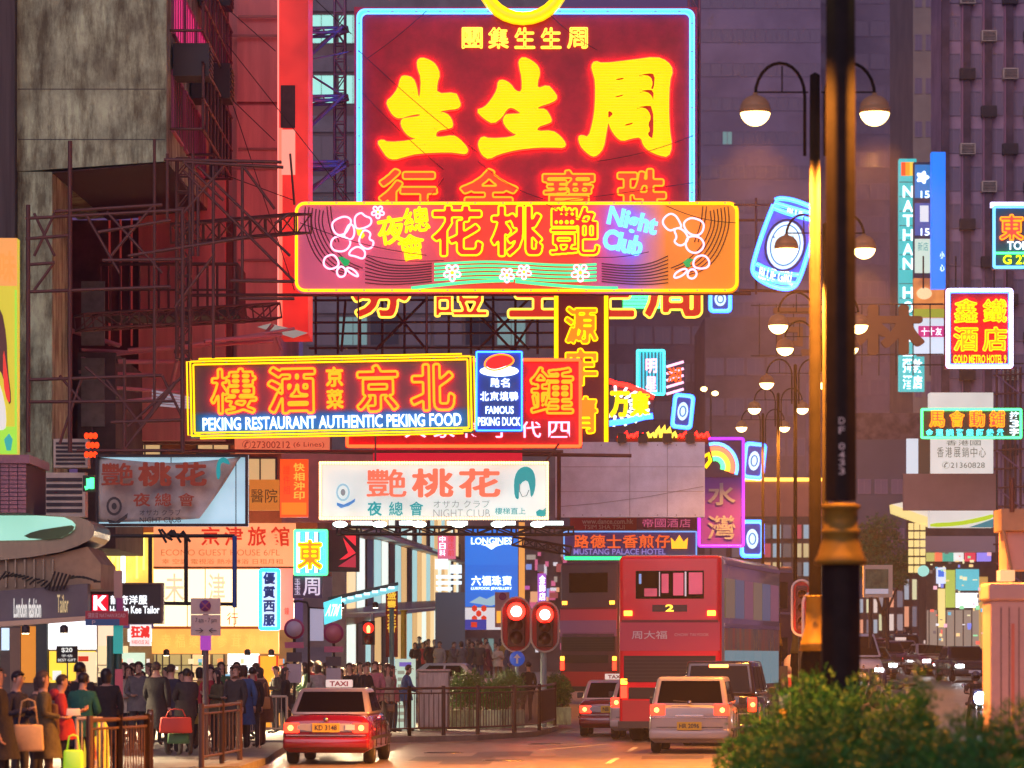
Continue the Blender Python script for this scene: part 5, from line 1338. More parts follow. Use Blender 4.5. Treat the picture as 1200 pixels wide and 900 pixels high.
sf(-60, 740, 0, 880, E("dim green window", (.16, .17, .13), .6), 'shop_window', .04)
b = thing('middle_shopfront', "open lit shop under the orange fascia with white counters and racks", 'shopfront', (gx(113, 100), 100, .13)); o0 = b.location.copy()
def sf(x0, y0, x1, y1, m, name, off=0, th=.15):
    a, c = W(x0, y1, 100) - o0, W(x1, y0, 100) - o0; return MB().box(a.x, -off, a.z, c.x, -off + th, c.z).build(name, m, b)
sf(113, 736, 346, 862, M("warm shop back wall", (.45, .32, .2), .7, noise=.3, scale=2), 'wall', 0, .3)
for (x0, y0, x1, y1, m, nm) in ((150,737,178,752,E("white shop light panel", (.95, .97, 1), 1.7),'light_panel'), (114,733,140,757,E("peach light panel", (1,.7,.5),1),'light_panel'), (113,757,150,800,E("cream shop poster", (.9,.7,.4),1),'poster'),
    (143,765,170,790,E("pale mint case", (.6,.8,.65),.9),'display_case'), (181,767,226,800,E("olive interior", (.45,.36,.15),.8),'shop_window'), (226,767,246,800,E("warm cream interior", (.9,.6,.3),.9),'shop_window'),
    (267,766,304,790,E("white shop light panel", (.95, .97, 1), 1.7),'light_panel'), (248,767,262,800,E("olive interior", (.45,.36,.15),.8),'shop_window'), (120,800,345,850,E("amber interior glow", (.8,.42,.12),.7),'shop_window')):
    sf(x0, y0, x1, y1, m, nm, .04 + .003*(x0 % 7), .03)
sf(304, 769, 327, 852, E("orange booth panel", (1, .40, .03), .95), 'booth_panel', .12, .05)
for x in (303, 324): sf(x, 768, x + 2.4, 856, E("red booth frame", (.7, .05, .02), .6), 'booth_frame', .16, .08)
for x in (183, 190, 198, 212, 224, 248, 262): sf(x, 767, x + 1.6, 800, M("dark mullion", (.08, .07, .08), .5), 'mullion', .1, .05)
GD = [E("shelf goods %d" % i, c_, .75, sample=False) for i, c_ in enumerate(((.9,.3,.1), (.2,.5,.8), (.9,.8,.5), (.1,.4,.2), (.8,.1,.25), (.95,.9,.85)))]
rg_ = random.Random(2)
for i in range(70):
    x = rg_.uniform(116, 340); y = 772 + 9*rg_.randint(0, 5); w_ = rg_.uniform(3, 7); sf(x, y, x + w_, y + rg_.uniform(4, 8), GD[rg_.randint(0, 5)], 'shelf_goods', .2 + .01*(i % 9), .08)
for y in (779, 788, 797, 806): sf(114, y, 302, y + 1, M("dark shelf edge", (.1, .07, .05), .6), 'shelf', .15, .1)
for i in range(7): sf(124 + 26*i, 826, 144 + 26*i, 846, M("goods %d" % (i % 3), ((.6,.3,.1), (.2,.25,.3), (.5,.4,.3))[i % 3], .6), 'goods', .3, .2)
S = Sign("red_framed_notice", "white notice with bold red characters beside the green post", "notice", (152, 732, 177, 757), 84, .08, E("notice white", (.85, .8, .75), 1))
S.text("狂減", 154, 734, 175, 747, E("notice red", (.8, .03, .02), .9), bold=.06, off=.02); S.text("WAREHOUSE SALE", 154, 750, 175, 755, E("notice red", (.8, .03, .02), .9), off=.02)
S = Sign("black_hand_sign", "small black placard on a thin post held up over the queue", "placard", (66, 757, 91, 777), 75, .03, M("black placard", (.02, .02, .03), .5))
S.text("$20", 72, 759, 85, 765, M("white print", (.7, .7, .7), .5), bold=.02, off=.01); S.text("手信", 72, 767, 85, 770, M("white print", (.7, .7, .7), .5), off=.01); S.text("BEST GIFT", 68, 772, 89, 775, M("white print", (.7, .7, .7), .5), off=.01)
pole(S.root, S.p(79, 777), S.p(79, 812), .015, STEEL, 'stick')
S = Sign("fast_photo_sign", "vertical red-orange sign with yellow characters between the torn banner and the white panel", "shop sign", (328, 538, 361, 606), 92, .25, E("red orange lit panel", (.9, .09, .01), .85))
S.column("快相沖印", 344, 542, 357, 586, E("amber print", (1, .42, .05), 1), bold=.02, off=.03); S.rect(330, 589, 359, 603, E("orange lit foot", (1, .22, .01), .9), 'foot_panel', .02)
S.column("證件相", 332, 545, 340, 580, E("dim red print", (.65, .04, .01), .8), off=.02)
S = Sign("clinic_sign", "dull orange sign with two dark characters beside the torn banner", "shop sign", (292, 562, 327, 598), 94, .2, E("dull orange panel", (.75, .24, .03), .55))
S.text("醫院", 294, 573, 325, 589, M("dark print", (.09, .05, .03), .6), bold=-.005, off=.02)
S = Sign("phone_number_sign", "orange strip sign with a telephone number under the restaurant sign", "shop sign", (275, 512, 386, 531), 94, .2, E("orange strip panel", (.85, .2, .09), .6))
S.text("✆27300212", 284, 516, 340, 526, E("dark red print", (.35, .03, .01), .5), off=.02); S.text("(6 Lines)", 344, 518, 380, 525, E("dark red print", (.35, .03, .01), .5), off=.02)
S = Sign("crimson_backing", "plain crimson lit strip above the white lit panel", "panel", (437, 525, 612, 541), 93, .3, E("crimson lit strip", (.60, .01, .03), .9))
S = Sign("mauve_backing_wall", "plain mauve panel behind the red-orange photo sign", "panel", (330, 527, 437, 612), 97, .3, M("mauve painted board", (.50, .25, .27), .8, noise=.2, scale=2))

# downlights under the shop fascias, that throw the shop light on the crowd
DL = E("downlight face", (1, .85, .6), 12)
def downlight(px, py, d, e, lab, tgt=-22):
    root = thing('downlight', lab, 'downlight', W(px, py, d), 0, 'downlights under the shop fascias')
    MB().lathe([(.07, .0), (.08, .02), (.08, .12), (.03, .16)], n=12).build('housing', DSTEEL, root, True); MB().lathe([(.065, -.012), (.065, -.004)], n=12).build('lens', DL, root)
    ld = bpy.data.lights.new("downlight", 'SPOT'); ld.energy = e; ld.color = (1, .74, .42); ld.spot_size = R(150); ld.spot_blend = .7; ld.shadow_soft_size = .3
    lo = bpy.data.objects.new("downlight_beam", ld); COL.objects.link(lo); lo.parent = root; lo.location = (0, -.1, -.05); lo.rotation_euler = (R(tgt), 0, 0)
for i, px in enumerate((30, 75)): downlight(px, 742, 71, 1300, ("downlight under the curved canopy at far left", "downlight under the curved canopy near the tailor sign")[i])
for i, px in enumerate((195, 240, 290, 318)): downlight(px, 768, 95.5, 2600, ordw_[i] + " downlight under the orange fascia, counted from its left")
for i, px in enumerate((400, 440)): downlight(px, 712, 104, 2400, ("downlight under the teal canopy edge, left one", "downlight under the teal canopy edge, right one")[i])
# ---- the shops of the receding street front, beyond the taxi
b = thing('corner_shop_building', "grey-cream building with lit ribbed shop windows receding behind the far crowd", 'building', (0, 0, 0))
def wallquad(pa, da, pb, db, ya0, ya1, yb0, yb1, m, name, th=.25, par=None):
    """slab standing in depth: at column pa/da from row ya1 up to ya0, to column pb/db"""
    q = [W(pa, ya1, da), W(pb, yb1, db), W(pb, yb0, db), W(pa, ya0, da)]
    nrm = (q[1]-q[0]).cross(q[3]-q[0]); 
    if nrm.x < 0: nrm = -nrm
    return MB().plate(q, th, nrm).build(name, m, par or b, fix=True)
GCW = M("cream shop cladding", (.62, .60, .52), .6, noise=.2, scale=2)
wallquad(405, 112, 548, 250, 600, 830, 690, 790, GCW, 'wall', -.4)
COLW = [E("cool white shop bay", (.75, .85, .75), 1.1, sample=False), E("teal white shop bay", (.35, .6, .6), 1.0, sample=False), E("warm shop bay", (.85, .6, .3), 1.1, sample=False), M("olive bay", (.12, .13, .08), .5), E("amber shop bay", (.8, .5, .2), .8, sample=False)]
def lerp(a, b_, t): return a + (b_ - a) * t
def pxat(t):  # point along the facade
    A, B_ = W(405, 0, 112), W(548, 0, 250); x = lerp(A.x, B_.x, t); y = lerp(112, 250, t); return CX + x/y*F, y
for i in range(26):
    t0, t1 = i/26 + .004, (i+1)/26 - .006; (p0, d0), (p1, d1) = pxat(t0), pxat(t1)
    for fl, (za, zb2) in enumerate(((.3, 2.9), (3.4, 5.6), (6.0, 7.8))):
        r0 = lambda zz_, dd: HY - (zz_ + ground(dd) - EYE) / dd * F
        wallquad(p0, d0, p1, d1, r0(zb2, d0), r0(za, d0), r0(zb2, d1), r0(za, d1), COLW[(i*3 + fl*2 + (i//4)) % 5], 'shop_bay', .05)
for zz_, w_ in ((3.15, .7), (5.8, .4)):
    (p0, d0), (p1, d1) = pxat(0), pxat(1); r0 = lambda q, dd: HY - (q + ground(dd)*.9 - EYE) / dd * F
    wallquad(p0, d0, p1, d1, r0(zz_ + .12, d0), r0(zz_, d0), r0(zz_ + .12, d1), r0(zz_, d1), M("pale ledge", (.6, .6, .55), .5), 'ledge', w_)
S = Sign("teal_awning", "striped teal canopy edge with small yellow and blue signs below the arrow panel", "canopy", (380, 672, 466, 708), 108, .5, None, noboard=True)
S.poly([[(380,706),(466,686),(466,692),(380,714)]], E("cyan canopy edge", (.2, .65, .75), .8), 'canopy_edge', 0, .5)
S.poly([[(384,700),(466,682),(466,686),(384,706)]], M("dark canopy top", (.06, .09, .1), .5), 'canopy_top', -.1, .5)
for i in range(8): S.rect(388 + 9.6*i, 708 - 2.4*i - 4, 395 + 9.6*i, 708 - 2.4*i - 1, E("canopy light", (.8, .95, 1), 1.4), 'canopy_light', .05)
S = Sign("cyan_projecting_sign", "bright cyan projecting sign with white characters over the bus stops", "projecting sign", (379, 699, 401, 733), 98, .2, None, noboard=True)
S.poly([[(379,706),(400,699),(400,725),(380,732)]], E("cyan sign face", (.1, .7, .85), 1.1), 'sign_face', 0, .2); S.text("ATM", 383, 708, 397, 722, N_WHT, bold=.04, off=.03, skew=.3)
S = Sign("red_yellow_banner_sign", "narrow red vertical sign with yellow characters by the teal canopy", "shop sign", (452, 688, 466, 770), 112, .2, M("dark red sign board", (.32, .03, .02), .5))
S.column("盛豐金行", 454, 690, 464, 742, E("yellow sign print", (.95, .6, .05), .9), bold=.03, off=.03)
root = thing('yellow_shop_post', "yellow painted post standing in front of the shop windows", 'post', W(473, 780, 118)); pole(root, (0, 0, -.6), (0, 0, 1.7), .09, YELP, 'shaft', 8); pole(root, (0, 0, 1.7), (0, 0, 1.75), .13, YELP, 'cap', 8)
root = thing('teal_shop_post', "slim teal-lit post standing near the far crowd by the red banner sign", 'post', W(459, 790, 110)); pole(root, (0, 0, -.9), (0, 0, 1.9), .07, M("teal painted post", (.15, .35, .35), .4), 'shaft', 8); pole(root, (0, 0, 1.9), (0, 0, 1.95), .1, STEEL, 'cap', 8)
# --- middle distance signs
S = Sign("blue_jeweller_banner", "tall bright blue banner with white lettering hanging beyond the white lit panel", "banner sign", (545, 618, 607, 711), 135, .3, E("royal blue lit banner", (.005, .14, .62), .9, base=(.01, .1, .4)))
S.rect(545, 618, 607, 662, E("deeper blue lit banner", (.01, .17, .70), .9), 'upper_panel', .02); S.text("LONGINES", 552, 630, 600, 638, N_WHT, bold=.03, off=.05)
S.poly([[(563,638),(590,638),(582,640),(576,644),(570,640)]], N_WHT, 'wing_emblem', .05)
S.row("六福珠寶", 552, 675, 600, 686, N_WHT, bold=.03, off=.05); S.text("LUKFOOK JEWELLERY", 552, 688, 600, 692, N_WHT, bold=.03, off=.05)
S.poly([[(550,706),(562,699),(570,702),(580,697),(590,706),(575,710)]], P_LBLU, 'sketch_print', .04)
S = Sign("orange_strip_sign", "tall thin orange lit pillar on the right edge of the blue banner", "pillar sign", (608, 612, 615, 735), 133, .3, E("amber lit pillar", (.85, .36, .08), .8))
S = Sign("white_stack_sign", "stack of small white lit signs left of the blue banner", "shop sign", (510, 654, 541, 694), 140, .3, None, noboard=True)
WB = E("white lit bars", (.75, .9, 1), 1.2)
for (x0, y0, x1, y1) in ((510,655,525,667), (528,662,541,672), (511,674,541,678), (511,681,541,685), (511,688,530,692)): S.rect(x0, y0, x1, y1, WB, 'panel', .03)
S = Sign("pink_red_vertical_sign", "narrow vertical pink and red sign in the gap above the far shop windows", "shop sign", (513, 625, 534, 655), 150, .3, E("rose lit panel", (.75, .15, .25), .7)); S.column("中日料", 515, 628, 522, 652, N_WHT, off=.05); S.column("理店前", 525, 628, 532, 652, PRD, off=.05)
S = Sign("grey_glass_panel", "tall grey-blue glass shop wall below the stack of white signs", "glass wall", (510, 694, 545, 762), 150, .3, M("grey blue glass", (.12, .2, .26), .2))
S = Sign("red_cross_banner", "white banner with red flower shapes over a small blue flag panel", "banner", (545, 712, 590, 738), 128, .1, E("white banner lit", (.75, .75, .78), .7))
for (x, y) in ((556, 713), (567, 713), (561, 719), (556, 725), (567, 725)): S.poly([[(x-3,y-2),(x,y-4),(x+3,y-2),(x+3,y+2),(x,y+4),(x-3,y+2)]], PRD, 'petal_print', .02)
S.rect(545, 726, 570, 738, E("navy flag print", (.03, .05, .35), .7), 'flag_panel', .03); S.rect(552, 729, 559, 735, PRD, 'flag_disc', .05)
S = Sign("pale_street_panel", "pale pink street panel with a purple disc behind the traffic signals", "sign", (580, 694, 597, 735), 112, .08, M("pale pink sheet", (.6, .4, .4), .6))
S.poly([[(589 + 4.5*math.cos(i*.45), 699 + 4.5*math.sin(i*.45)) for i in range(14)]], M("purple print", (.25, .03, .2), .5), 'disc', .01); S.rect(582, 716, 590, 730, E("amber lit patch", (1, .45, .05), .9), 'lamp_patch', .02)
S = Sign("pink_neon_strip_sign", "vertical lilac sign with white characters between signals and blue banner", "neon sign", (630, 672, 640, 706), 140, .3, E("lilac lit panel", (.4, .1, .55), .7)); S.column("金飾店", 632, 674, 639, 704, N_WHT, bold=.03, off=.05)
random.seed(11)
b = thing('far_shop_cluster', "jumbled small lit shopfronts seen between the blue banner and the bus", 'shop row', W(612, 760, 180))
for i in range(46):
    px = random.uniform(612, 660); py = random.uniform(646, 756); w2 = random.uniform(3, 11); h2 = random.uniform(3, 13)
    c = random.choice([(.7,.7,.75), (.6,.12,.25), (.2,.3,.7), (.8,.4,.2), (.3,.06,.06), (.1,.08,.1), (.35,.3,.25), (.5,.1,.4)])
    a, q = W(px, py + h2, 180) - b.location, W(px + w2, py, 180) - b.location
    MB().box(a.x, -.01*i, a.z, q.x, .3, q.z).build('shop_panel', E("cluster panel %d" % int(c[0]*100 + c[1]*10 + c[2]), c, .7, sample=False), b)
a, q = W(606, 762, 181) - b.location, W(735, 640, 181) - b.location
MB().box(a.x, .35, a.z - 6, q.x, 3, q.z).build('wall', DARKW, b)
b = thing('far_left_building', "dim reddish building front closing the street behind the signals", 'building', W(540, 765, 226))
a, q = W(440, 790, 227) - b.location, W(660, 560, 227) - b.location
MB().box(a.x, 1, a.z - 6, q.x, 8, q.z).build('wall', M("dim brown front", (.18, .11, .11), .8, noise=.4, scale=1), b)
for i in range(9):
    for j in range(4): window(b, a.x + .4 + 1.0*i, .98, a.z - 1 + 1.9*j + 2, .8, 1.2, (CYW, WGLASS, DIMW)[(i + j*2) % 3])
# bright tube lights and books under the canopy truss
root = thing('tube_lamp_row', "row of white tube lamps glowing under the white lit panel", 'lamp row', W(540, 622, 86)); o0 = W(540, 622, 86)
for i in range(5): 
    x = 412 + 56*i; sp(x, 613, x + 24, 613, .05, 86, m=E("white tube lamp", (.8, 1, .95), 4), nm='tube_lamp')

# ================================================================== street furniture
def railing(name, label, pts, h=1.1, group=None, z0=.13, gap=.14, mat=None, posts=True):
    mat = mat or M("railing bronze brown", (.12, .07, .05), .45, .4)
    root = thing(name, label, 'railing', (pts[0][0], pts[0][1], z0 + ground(pts[0][1])), 0, group); o = Vector(root.location)
    for a, b_ in zip(pts, pts[1:]):
        A = Vector((a[0], a[1], ground(a[1]) + z0)) - o; B_ = Vector((b_[0], b_[1], ground(b_[1]) + z0)) - o; L = (B_ - A).length
        U = Vector((0, 0, 1))
        pole(root, A + U*h, B_ + U*h, .035, mat, 'top_rail'); pole(root, A + U*.18, B_ + U*.18, .025, mat, 'bottom_rail'); pole(root, A + U*(h-.12), B_ + U*(h-.12), .02, mat, 'mid_rail')
        for p in (A, B_): pole(root, p, p + U*(h + .06), .05, mat, 'post', 8)
        n = int(L / gap)
        for i in range(1, n): p = A.lerp(B_, i/n); pole(root, p + U*.18, p + U*(h-.12), .012, mat, 'bar', 5)
    return root
railing('railing', "brown pedestrian railing in front of the queue, right by the green post", [(gx(105, 51.5), 51.5), (gx(140, 52.5), 52.5), (gx(172, 54), 54), (gx(176, 58), 58)], h=1.05)
railing('railing', "brown railing section right of the no-stopping post near the taxi", [(gx(236, 65), 65), (gx(260, 67.5), 67.5), (gx(281, 70), 70)], h=1.05, gap=.45)
railing('railing', "long brown railing at the kerb behind the taxi, before the metal cabinet", [(gx(438, 90), 89.9), (gx(480, 91), 90.8), (gx(520, 92), 91.6), (gx(560, 93), 92.6), (gx(602, 95), 94.6)], h=1.15, gap=.16)
railing('railing', "brown railing rounding the corner under the two red signals", [(gx(603, 95), 95), (gx(632, 97.5), 97.5), (gx(650, 104), 104), (gx(658, 113), 115)], h=1.15, gap=.13)
WB_ = M("cream crowd barrier", (.6, .5, .35), .5)
def barrier(label, x0, x1, d):
    root = thing('crowd_barrier', label, 'barrier', (gx(x0, d), d, .13)); w_ = gx(x1, d) - gx(x0, d)
    for x in (0, w_): pole(root, (x, 0, 0), (x, 0, 1.05), .03, WB_, 'leg'); ubox(root, (x, 0, .02), (.06, .5, .04), WB_, 'foot')
    pole(root, (0, 0, 1.05), (w_, 0, 1.05), .03, WB_, 'top_rail'); pole(root, (0, 0, .35), (w_, 0, .35), .02, WB_, 'low_rail')
    for i in range(1, 5): pole(root, (w_*i/5, 0, .35), (w_*i/5, 0, 1.05), .01, WB_, 'bar')
barrier("cream crowd barrier in the queue left of the brown railing", 90, 120, 53)
barrier("cream crowd barrier standing before the orange booth", 291, 303, 79)
barrier("cream crowd barrier just left of the taxi roof", 305, 336, 82)
def cone(px, d, lab):
    root = thing('traffic_cone', lab, 'cone', (gx(px, d), d, .13))
    OC = M("orange cone plastic", (.8, .16, .03), .5)
    ubox(root, (0, 0, .02), (.36, .36, .04), OC, 'base'); MB().cyl((0,0,.04), (0,0,.7), .13, .03, 14).build('cone_body', OC, root, True)
    MB().cyl((0,0,.3), (0,0,.45), .094, .068, 14).build('white_band', WHITE, root, True)
cone(109, 53.5, "orange traffic cone with white band at the front of the queue")
root = thing('yellow_barrel', "yellow glowing guard barrel between the queue and the brown railing", 'barrel', (gx(113, 54.5), 54.5, .13))
MB().lathe([(.16, 0), (.19, .1), (.19, .5), (.17, .9), (.12, 1.02), (.0, 1.05)], n=14).build('barrel_body', E("yellow glowing plastic", (1, .62, .03), .8, base=(.6, .4, .03)), root, True)
# posts with signs, near left
def disc(root, c, r, m, name, th=.03, n=24): return MB().lathe([(r, -th), (r, 0)], c, n, 'y').build(name, m, root, True)
root = thing('green_sign_post', "tall dark green post with a pink poster, amid the queue", 'sign post', (gx(139, 67), 67, .13)); S0 = lambda x, y, dd=67: W(x, y, dd) - Vector((gx(139, 67), 67, .13))
GP = M("dark green post paint", (.03, .10, .08), .45)
pole(root, (0, 0, 0), S0(139, 672), .06, GP, 'shaft', 10); pole(root, S0(130, 745) + Vector((0,0,-1.6)), S0(130, 745), .08, GP, 'second_shaft', 10)
a = S0(139, 685); ubox(root, a + Vector((0, -.08, 0)), (.15, .02, .5), M("brown plate", (.42, .30, .24), .6), 'plate'); ubox(root, S0(140, 812) + Vector((0, -.09, 0)), (.14, .03, .85), M("pink poster", (.6, .13, .16), .6), 'poster')
ubox(root, S0(139, 748) + Vector((0, -.08, 0)), (.17, .05, .55), E("teal lit sleeve", (.02, .38, .34), .6), 'lit_sleeve'); ubox(root, S0(141, 709) + Vector((0, -.09, 0)), (.12, .03, .25), M("plum sleeve", (.3, .05, .2), .5), 'plum_sleeve')
S = Sign("red_blue_street_sign", "small red-over-blue street sign across the green post", "street sign", (100, 716, 150, 733), 66.8, .04, M("dim red sign sheet", (.42, .04, .06), .5))
S.rect(100, 725.5, 140, 733, M("dim blue sign sheet", (.03, .12, .3), .5), 'blue_panel', .006, .006); S.text("彌敦道 NATHAN ROAD", 103, 718, 147, 724, M("dull white print", (.6, .5, .5), .5), off=.008, th=.004); S.text("P", 108, 727, 112, 732, M("dull white print", (.6, .5, .5), .5), off=.012, th=.004)
root = thing('no_stopping_sign', "pole with a square grey no-stopping plate, purple disc and arrows, in front of the crowd", 'road sign', (gx(241, 70), 70, .13)); o_ = Vector(root.location)
pole(root, (0, 0, 0), W(241, 702, 70) - o_, .055, M("dark grey post", (.09, .08, .09), .5), 'shaft', 10)
def PL(x0, y0, x1, y1, m, name, off, th=.02, d=70, base=None):
    base = base or o_; a, c = W(x0, y1, d) - base, W(x1, y0, d) - base; return MB().box(a.x, -off, a.z, c.x, -off + th, c.z).build(name, m, root)
GS = M("grey sign plate", (.50, .45, .43), .5, noise=.1)
PL(224, 701, 259, 720, GS, 'plate', .09); PL(224, 720.6, 259, 745, GS, 'plate', .09)
disc(root, tuple(W(241, 710, 70) - o_ + Vector((0, -.10, 0))), .105, M("purple disc", (.12, .03, .22), .5), 'disc', .015)
for s_ in (1, -1):
    a = W(241 - 5*s_, 705, 70) - o_; c = W(241 + 5*s_, 715, 70) - o_; pole(root, a + Vector((0, -.12, 0)), c + Vector((0, -.12, 0)), .012, M("dull red stripe", (.3, .1, .15), .5), 'disc_stripe')
fs = Sign("no_stopping_lettering", "black time lettering on the grey no-stopping plate", "lettering", (224, 721, 259, 745), 69.88, .01, None, noboard=True); bpy.data.objects.remove(fs.root)
class _P(Sign):
    def __init__(s, root, x0, y0, x1, y1, d): s.root = root; s.d = d; s.k = d/F; s.off0 = Vector(root.location)
    def p(s, px, py, off=0): v = W(px, py, s.d) - s.off0; return (v.x, v.y - off, v.z)
ps = _P(root, 0, 0, 0, 0, 69.9); INK = M("black print", (.03, .03, .04), .5)
ps.text("7 am - 7 pm", 229, 724, 254, 731, INK, off=.02, th=.004); ps.text("→ ←", 229, 736, 254, 742, INK, off=.02, th=.004)
PL(235, 744, 247, 762, E("purple lit band", (.35, .05, .45), .7), 'lit_band', .08, .16)
# bus stops
def bus_stop(px, ytop, d, lab, col, panel):
    root = thing('bus_stop', lab, 'bus stop', (gx(px, d), d, .13)); o_ = Vector(root.location); c = W(px, ytop + 12, d) - o_
    pole(root, (0, 0, 0), (0, 0, c.z), .035, BLACK, 'shaft', 8)
    disc(root, (0, -.06, c.z), 12*d/F, M("bus stop rim", (.35, .05, .15), .5), 'rim', .04); disc(root, (0, -.11, c.z), 9.2*d/F, M(*col), 'disc', .02)
    ubox(root, (0, -.06, c.z - 19*d/F), (22*d/F, .04, 7*d/F), M("pinkish bus panel", (.45, .12, .2), .5), 'name_plate'); ubox(root, (0, -.12, c.z - .0), (12*d/F, .01, 5*d/F), INK, 'bus_symbol')
    if panel: ubox(root, (0, -.06, c.z - 33*d/F), (18*d/F, .05, 11*d/F), M("dark route panel", (.06, .05, .06), .5), 'route_panel'); ubox(root, (0, -.06, c.z - 52*d/F), (17*d/F, .06, 22*d/F), M("pale route case", (.45, .4, .42), .4), 'route_case')
bus_stop(345, 725, 84, "round-headed bus stop pole with pale disc, left of the pair above the taxi", ("pale bus disc", (.5, .42, .5), .5), True)
bus_stop(391, 730, 88, "round-headed bus stop pole with dull red disc, right of the pair above the taxi", ("red bus disc", (.45, .14, .18), .5), True)
S = Sign("arched_lamp_panel", "grey-blue hanging panel on a curved arm between the two bus stops", "sign", (363, 713, 379, 751), 86, .06, E("pale grey blue panel", (.45, .45, .6), .5))
S.tube([(362, 800), (362, 712), (360, 706), (350, 704), (344, 705)], BLACK, .03, .0, name='arm'); S.tube([(362, 712), (380, 713)], BLACK, .02, .02, name='arm')
# signals
def pill(w_, h_, n=10):
    L = []; r = w_/2
    for (cz, a0) in ((h_ - r, 0), (r, 180)):
        for i in range(n + 1): a = R(a0 + 180*i/n); L.append((r*math.cos(a), cz + r*math.sin(a)))
    return L
SRED = E("red signal lens", (1, .01, .006), 16); SCORE = E("white hot signal core", (1, .55, .45), 8)
HOUS = M("dark red-lit signal board", (.40, .015, .015), .4); RIM = M("white signal rim", (.6, .55, .5), .5)  # red lamp glare is put into the board colour
def signal(root, px, y0, y1, w_, d, lit=0):
    """head with a pill-shaped backing board, white rim, hoods and three lenses, facing us"""
    o_ = Vector(root.location); k = d/F; h_ = (y1 - y0)*k; c = W(px, y1, d) - o_; w_ *= k
    hd = MB().prism([pill(w_, h_)], -.03, .0).build('backing_board', HOUS, root, fix=True); hd.location = c
    MB().tube([(x, -.03, zz_) for x, zz_ in pill(w_, h_)], .03, 5, True).build('rim', RIM, hd, True)
    MB().box(-w_*.3, -.16, h_*.1, w_*.3, -.03, h_*.9).build('housing', M("black signal housing", (.10, .02, .02), .4), hd, bevel=.03)
    for i in range(3):
        zc = h_*(.74 - .24*i)
        if i == lit:
            disc(hd, (0, -.165, zc), w_*.31, SRED, 'lens', .02); disc(hd, (0, -.19, zc), w_*.19, SCORE, 'lens_core', .01)
        else: disc(hd, (0, -.165, zc), w_*.22, M("unlit lens", (.09, .015, .015), .25), 'lens', .02)
        mb = MB(); n = 9
        for q in range(n):
            a0, a1 = R(-10 + 200*q/n), R(-10 + 200*(q+1)/n)
            mb.quad((w_*.28*math.cos(a0), -.16, zc + w_*.28*math.sin(a0)), (w_*.28*math.cos(a1), -.16, zc + w_*.28*math.sin(a1)), (w_*.28*math.cos(a1), -.34, zc + w_*.28*math.sin(a1)), (w_*.28*math.cos(a0), -.34, zc + w_*.28*math.sin(a0)))
        v = mb.build('hood', M("black signal housing", (.10, .02, .02), .4), hd); v.modifiers.new('t', 'SOLIDIFY').thickness = .01
    return hd
TEALG = M("pale teal signal post", (.30, .42, .42), .4)
root = thing('traffic_light', "traffic signal showing red, the taller left one of the pair in the middle", 'traffic light', (gx(606, 103), 103, .13)); signal(root, 605, 700, 764, 34, 103)
pole(root, (.0, .12, 0), (.0, .12, 2.9), .055, TEALG, 'post', 10); c = W(606, 772, 103) - Vector(root.location)
disc(root, (c.x, -.06, c.z), .21, E("blue arrow disc", (.01, .09, .5), .5), 'blue_disc', .02); MB().prism([[(c.x-.03, c.z-.13), (c.x+.03, c.z-.13), (c.x+.03, c.z+.02), (c.x+.1, c.z+.02), (c.x, c.z+.14), (c.x-.1, c.z+.02), (c.x-.03, c.z+.02)]], -.09, -.08).build('arrow', WHITE, root, fix=True)
root = thing('traffic_light', "traffic signal showing red, right one of the pair, on a pale teal post", 'traffic light', (gx(637, 102), 102, .13)); signal(root, 638.5, 705, 764, 32, 102)
pole(root, (0, .12, 0), (0, .12, 3.0), .085, TEALG, 'post', 10)
root = thing('traffic_light', "red traffic signal partly hidden behind the black lamp column", 'traffic light', (gx(958, 60), 60, .13)); signal(root, 954, 694, 760, 26, 60); pole(root, (0, .12, 0), (0, .12, 2.3), .05, BLACK, 'post', 10)
hd = [o for o in root.children if o.name.startswith('backing_board')][0]
root = thing('traffic_light', "unlit dark signal head standing up behind the red one by the lamp column", 'traffic light', (gx(939, 75), 75, .13)); signal(root, 939, 680, 745, 22, 75, lit=9); pole(root, (0, .12, 0), (0, .12, 2.3), .05, BLACK, 'post', 10)
root = thing('pedestrian_signal', "small pedestrian signal with a glowing red man above the far crowd", 'pedestrian signal', (gx(432, 97), 97, .13)); o_ = Vector(root.location); c = W(432, 737, 97) - o_
pole(root, (.1, .1, 0), (.1, .1, c.z + .4), .05, STEEL, 'post', 8); ubox(root, c + Vector((0, -.0, -.1)), (.32, .2, .62), BLACK, 'housing'); disc(root, (c.x, -.11, c.z + .02), .14, E("dim red lens", (.8, .02, .01), 2.2), 'lens', .02)
MB().prism([[(c.x-.04, c.z-.10), (c.x+.04, c.z-.10), (c.x+.05, c.z+.03), (c.x+.02, c.z+.09), (c.x-.02, c.z+.09), (c.x-.05, c.z+.03)]], -.14, -.13).build('red_man', E("orange red man", (1, .25, .08), 5), root, fix=True); disc(root, (c.x, -.11, c.z - .28), .12, M("unlit lens", (.09, .015, .015), .25), 'lens', .02)
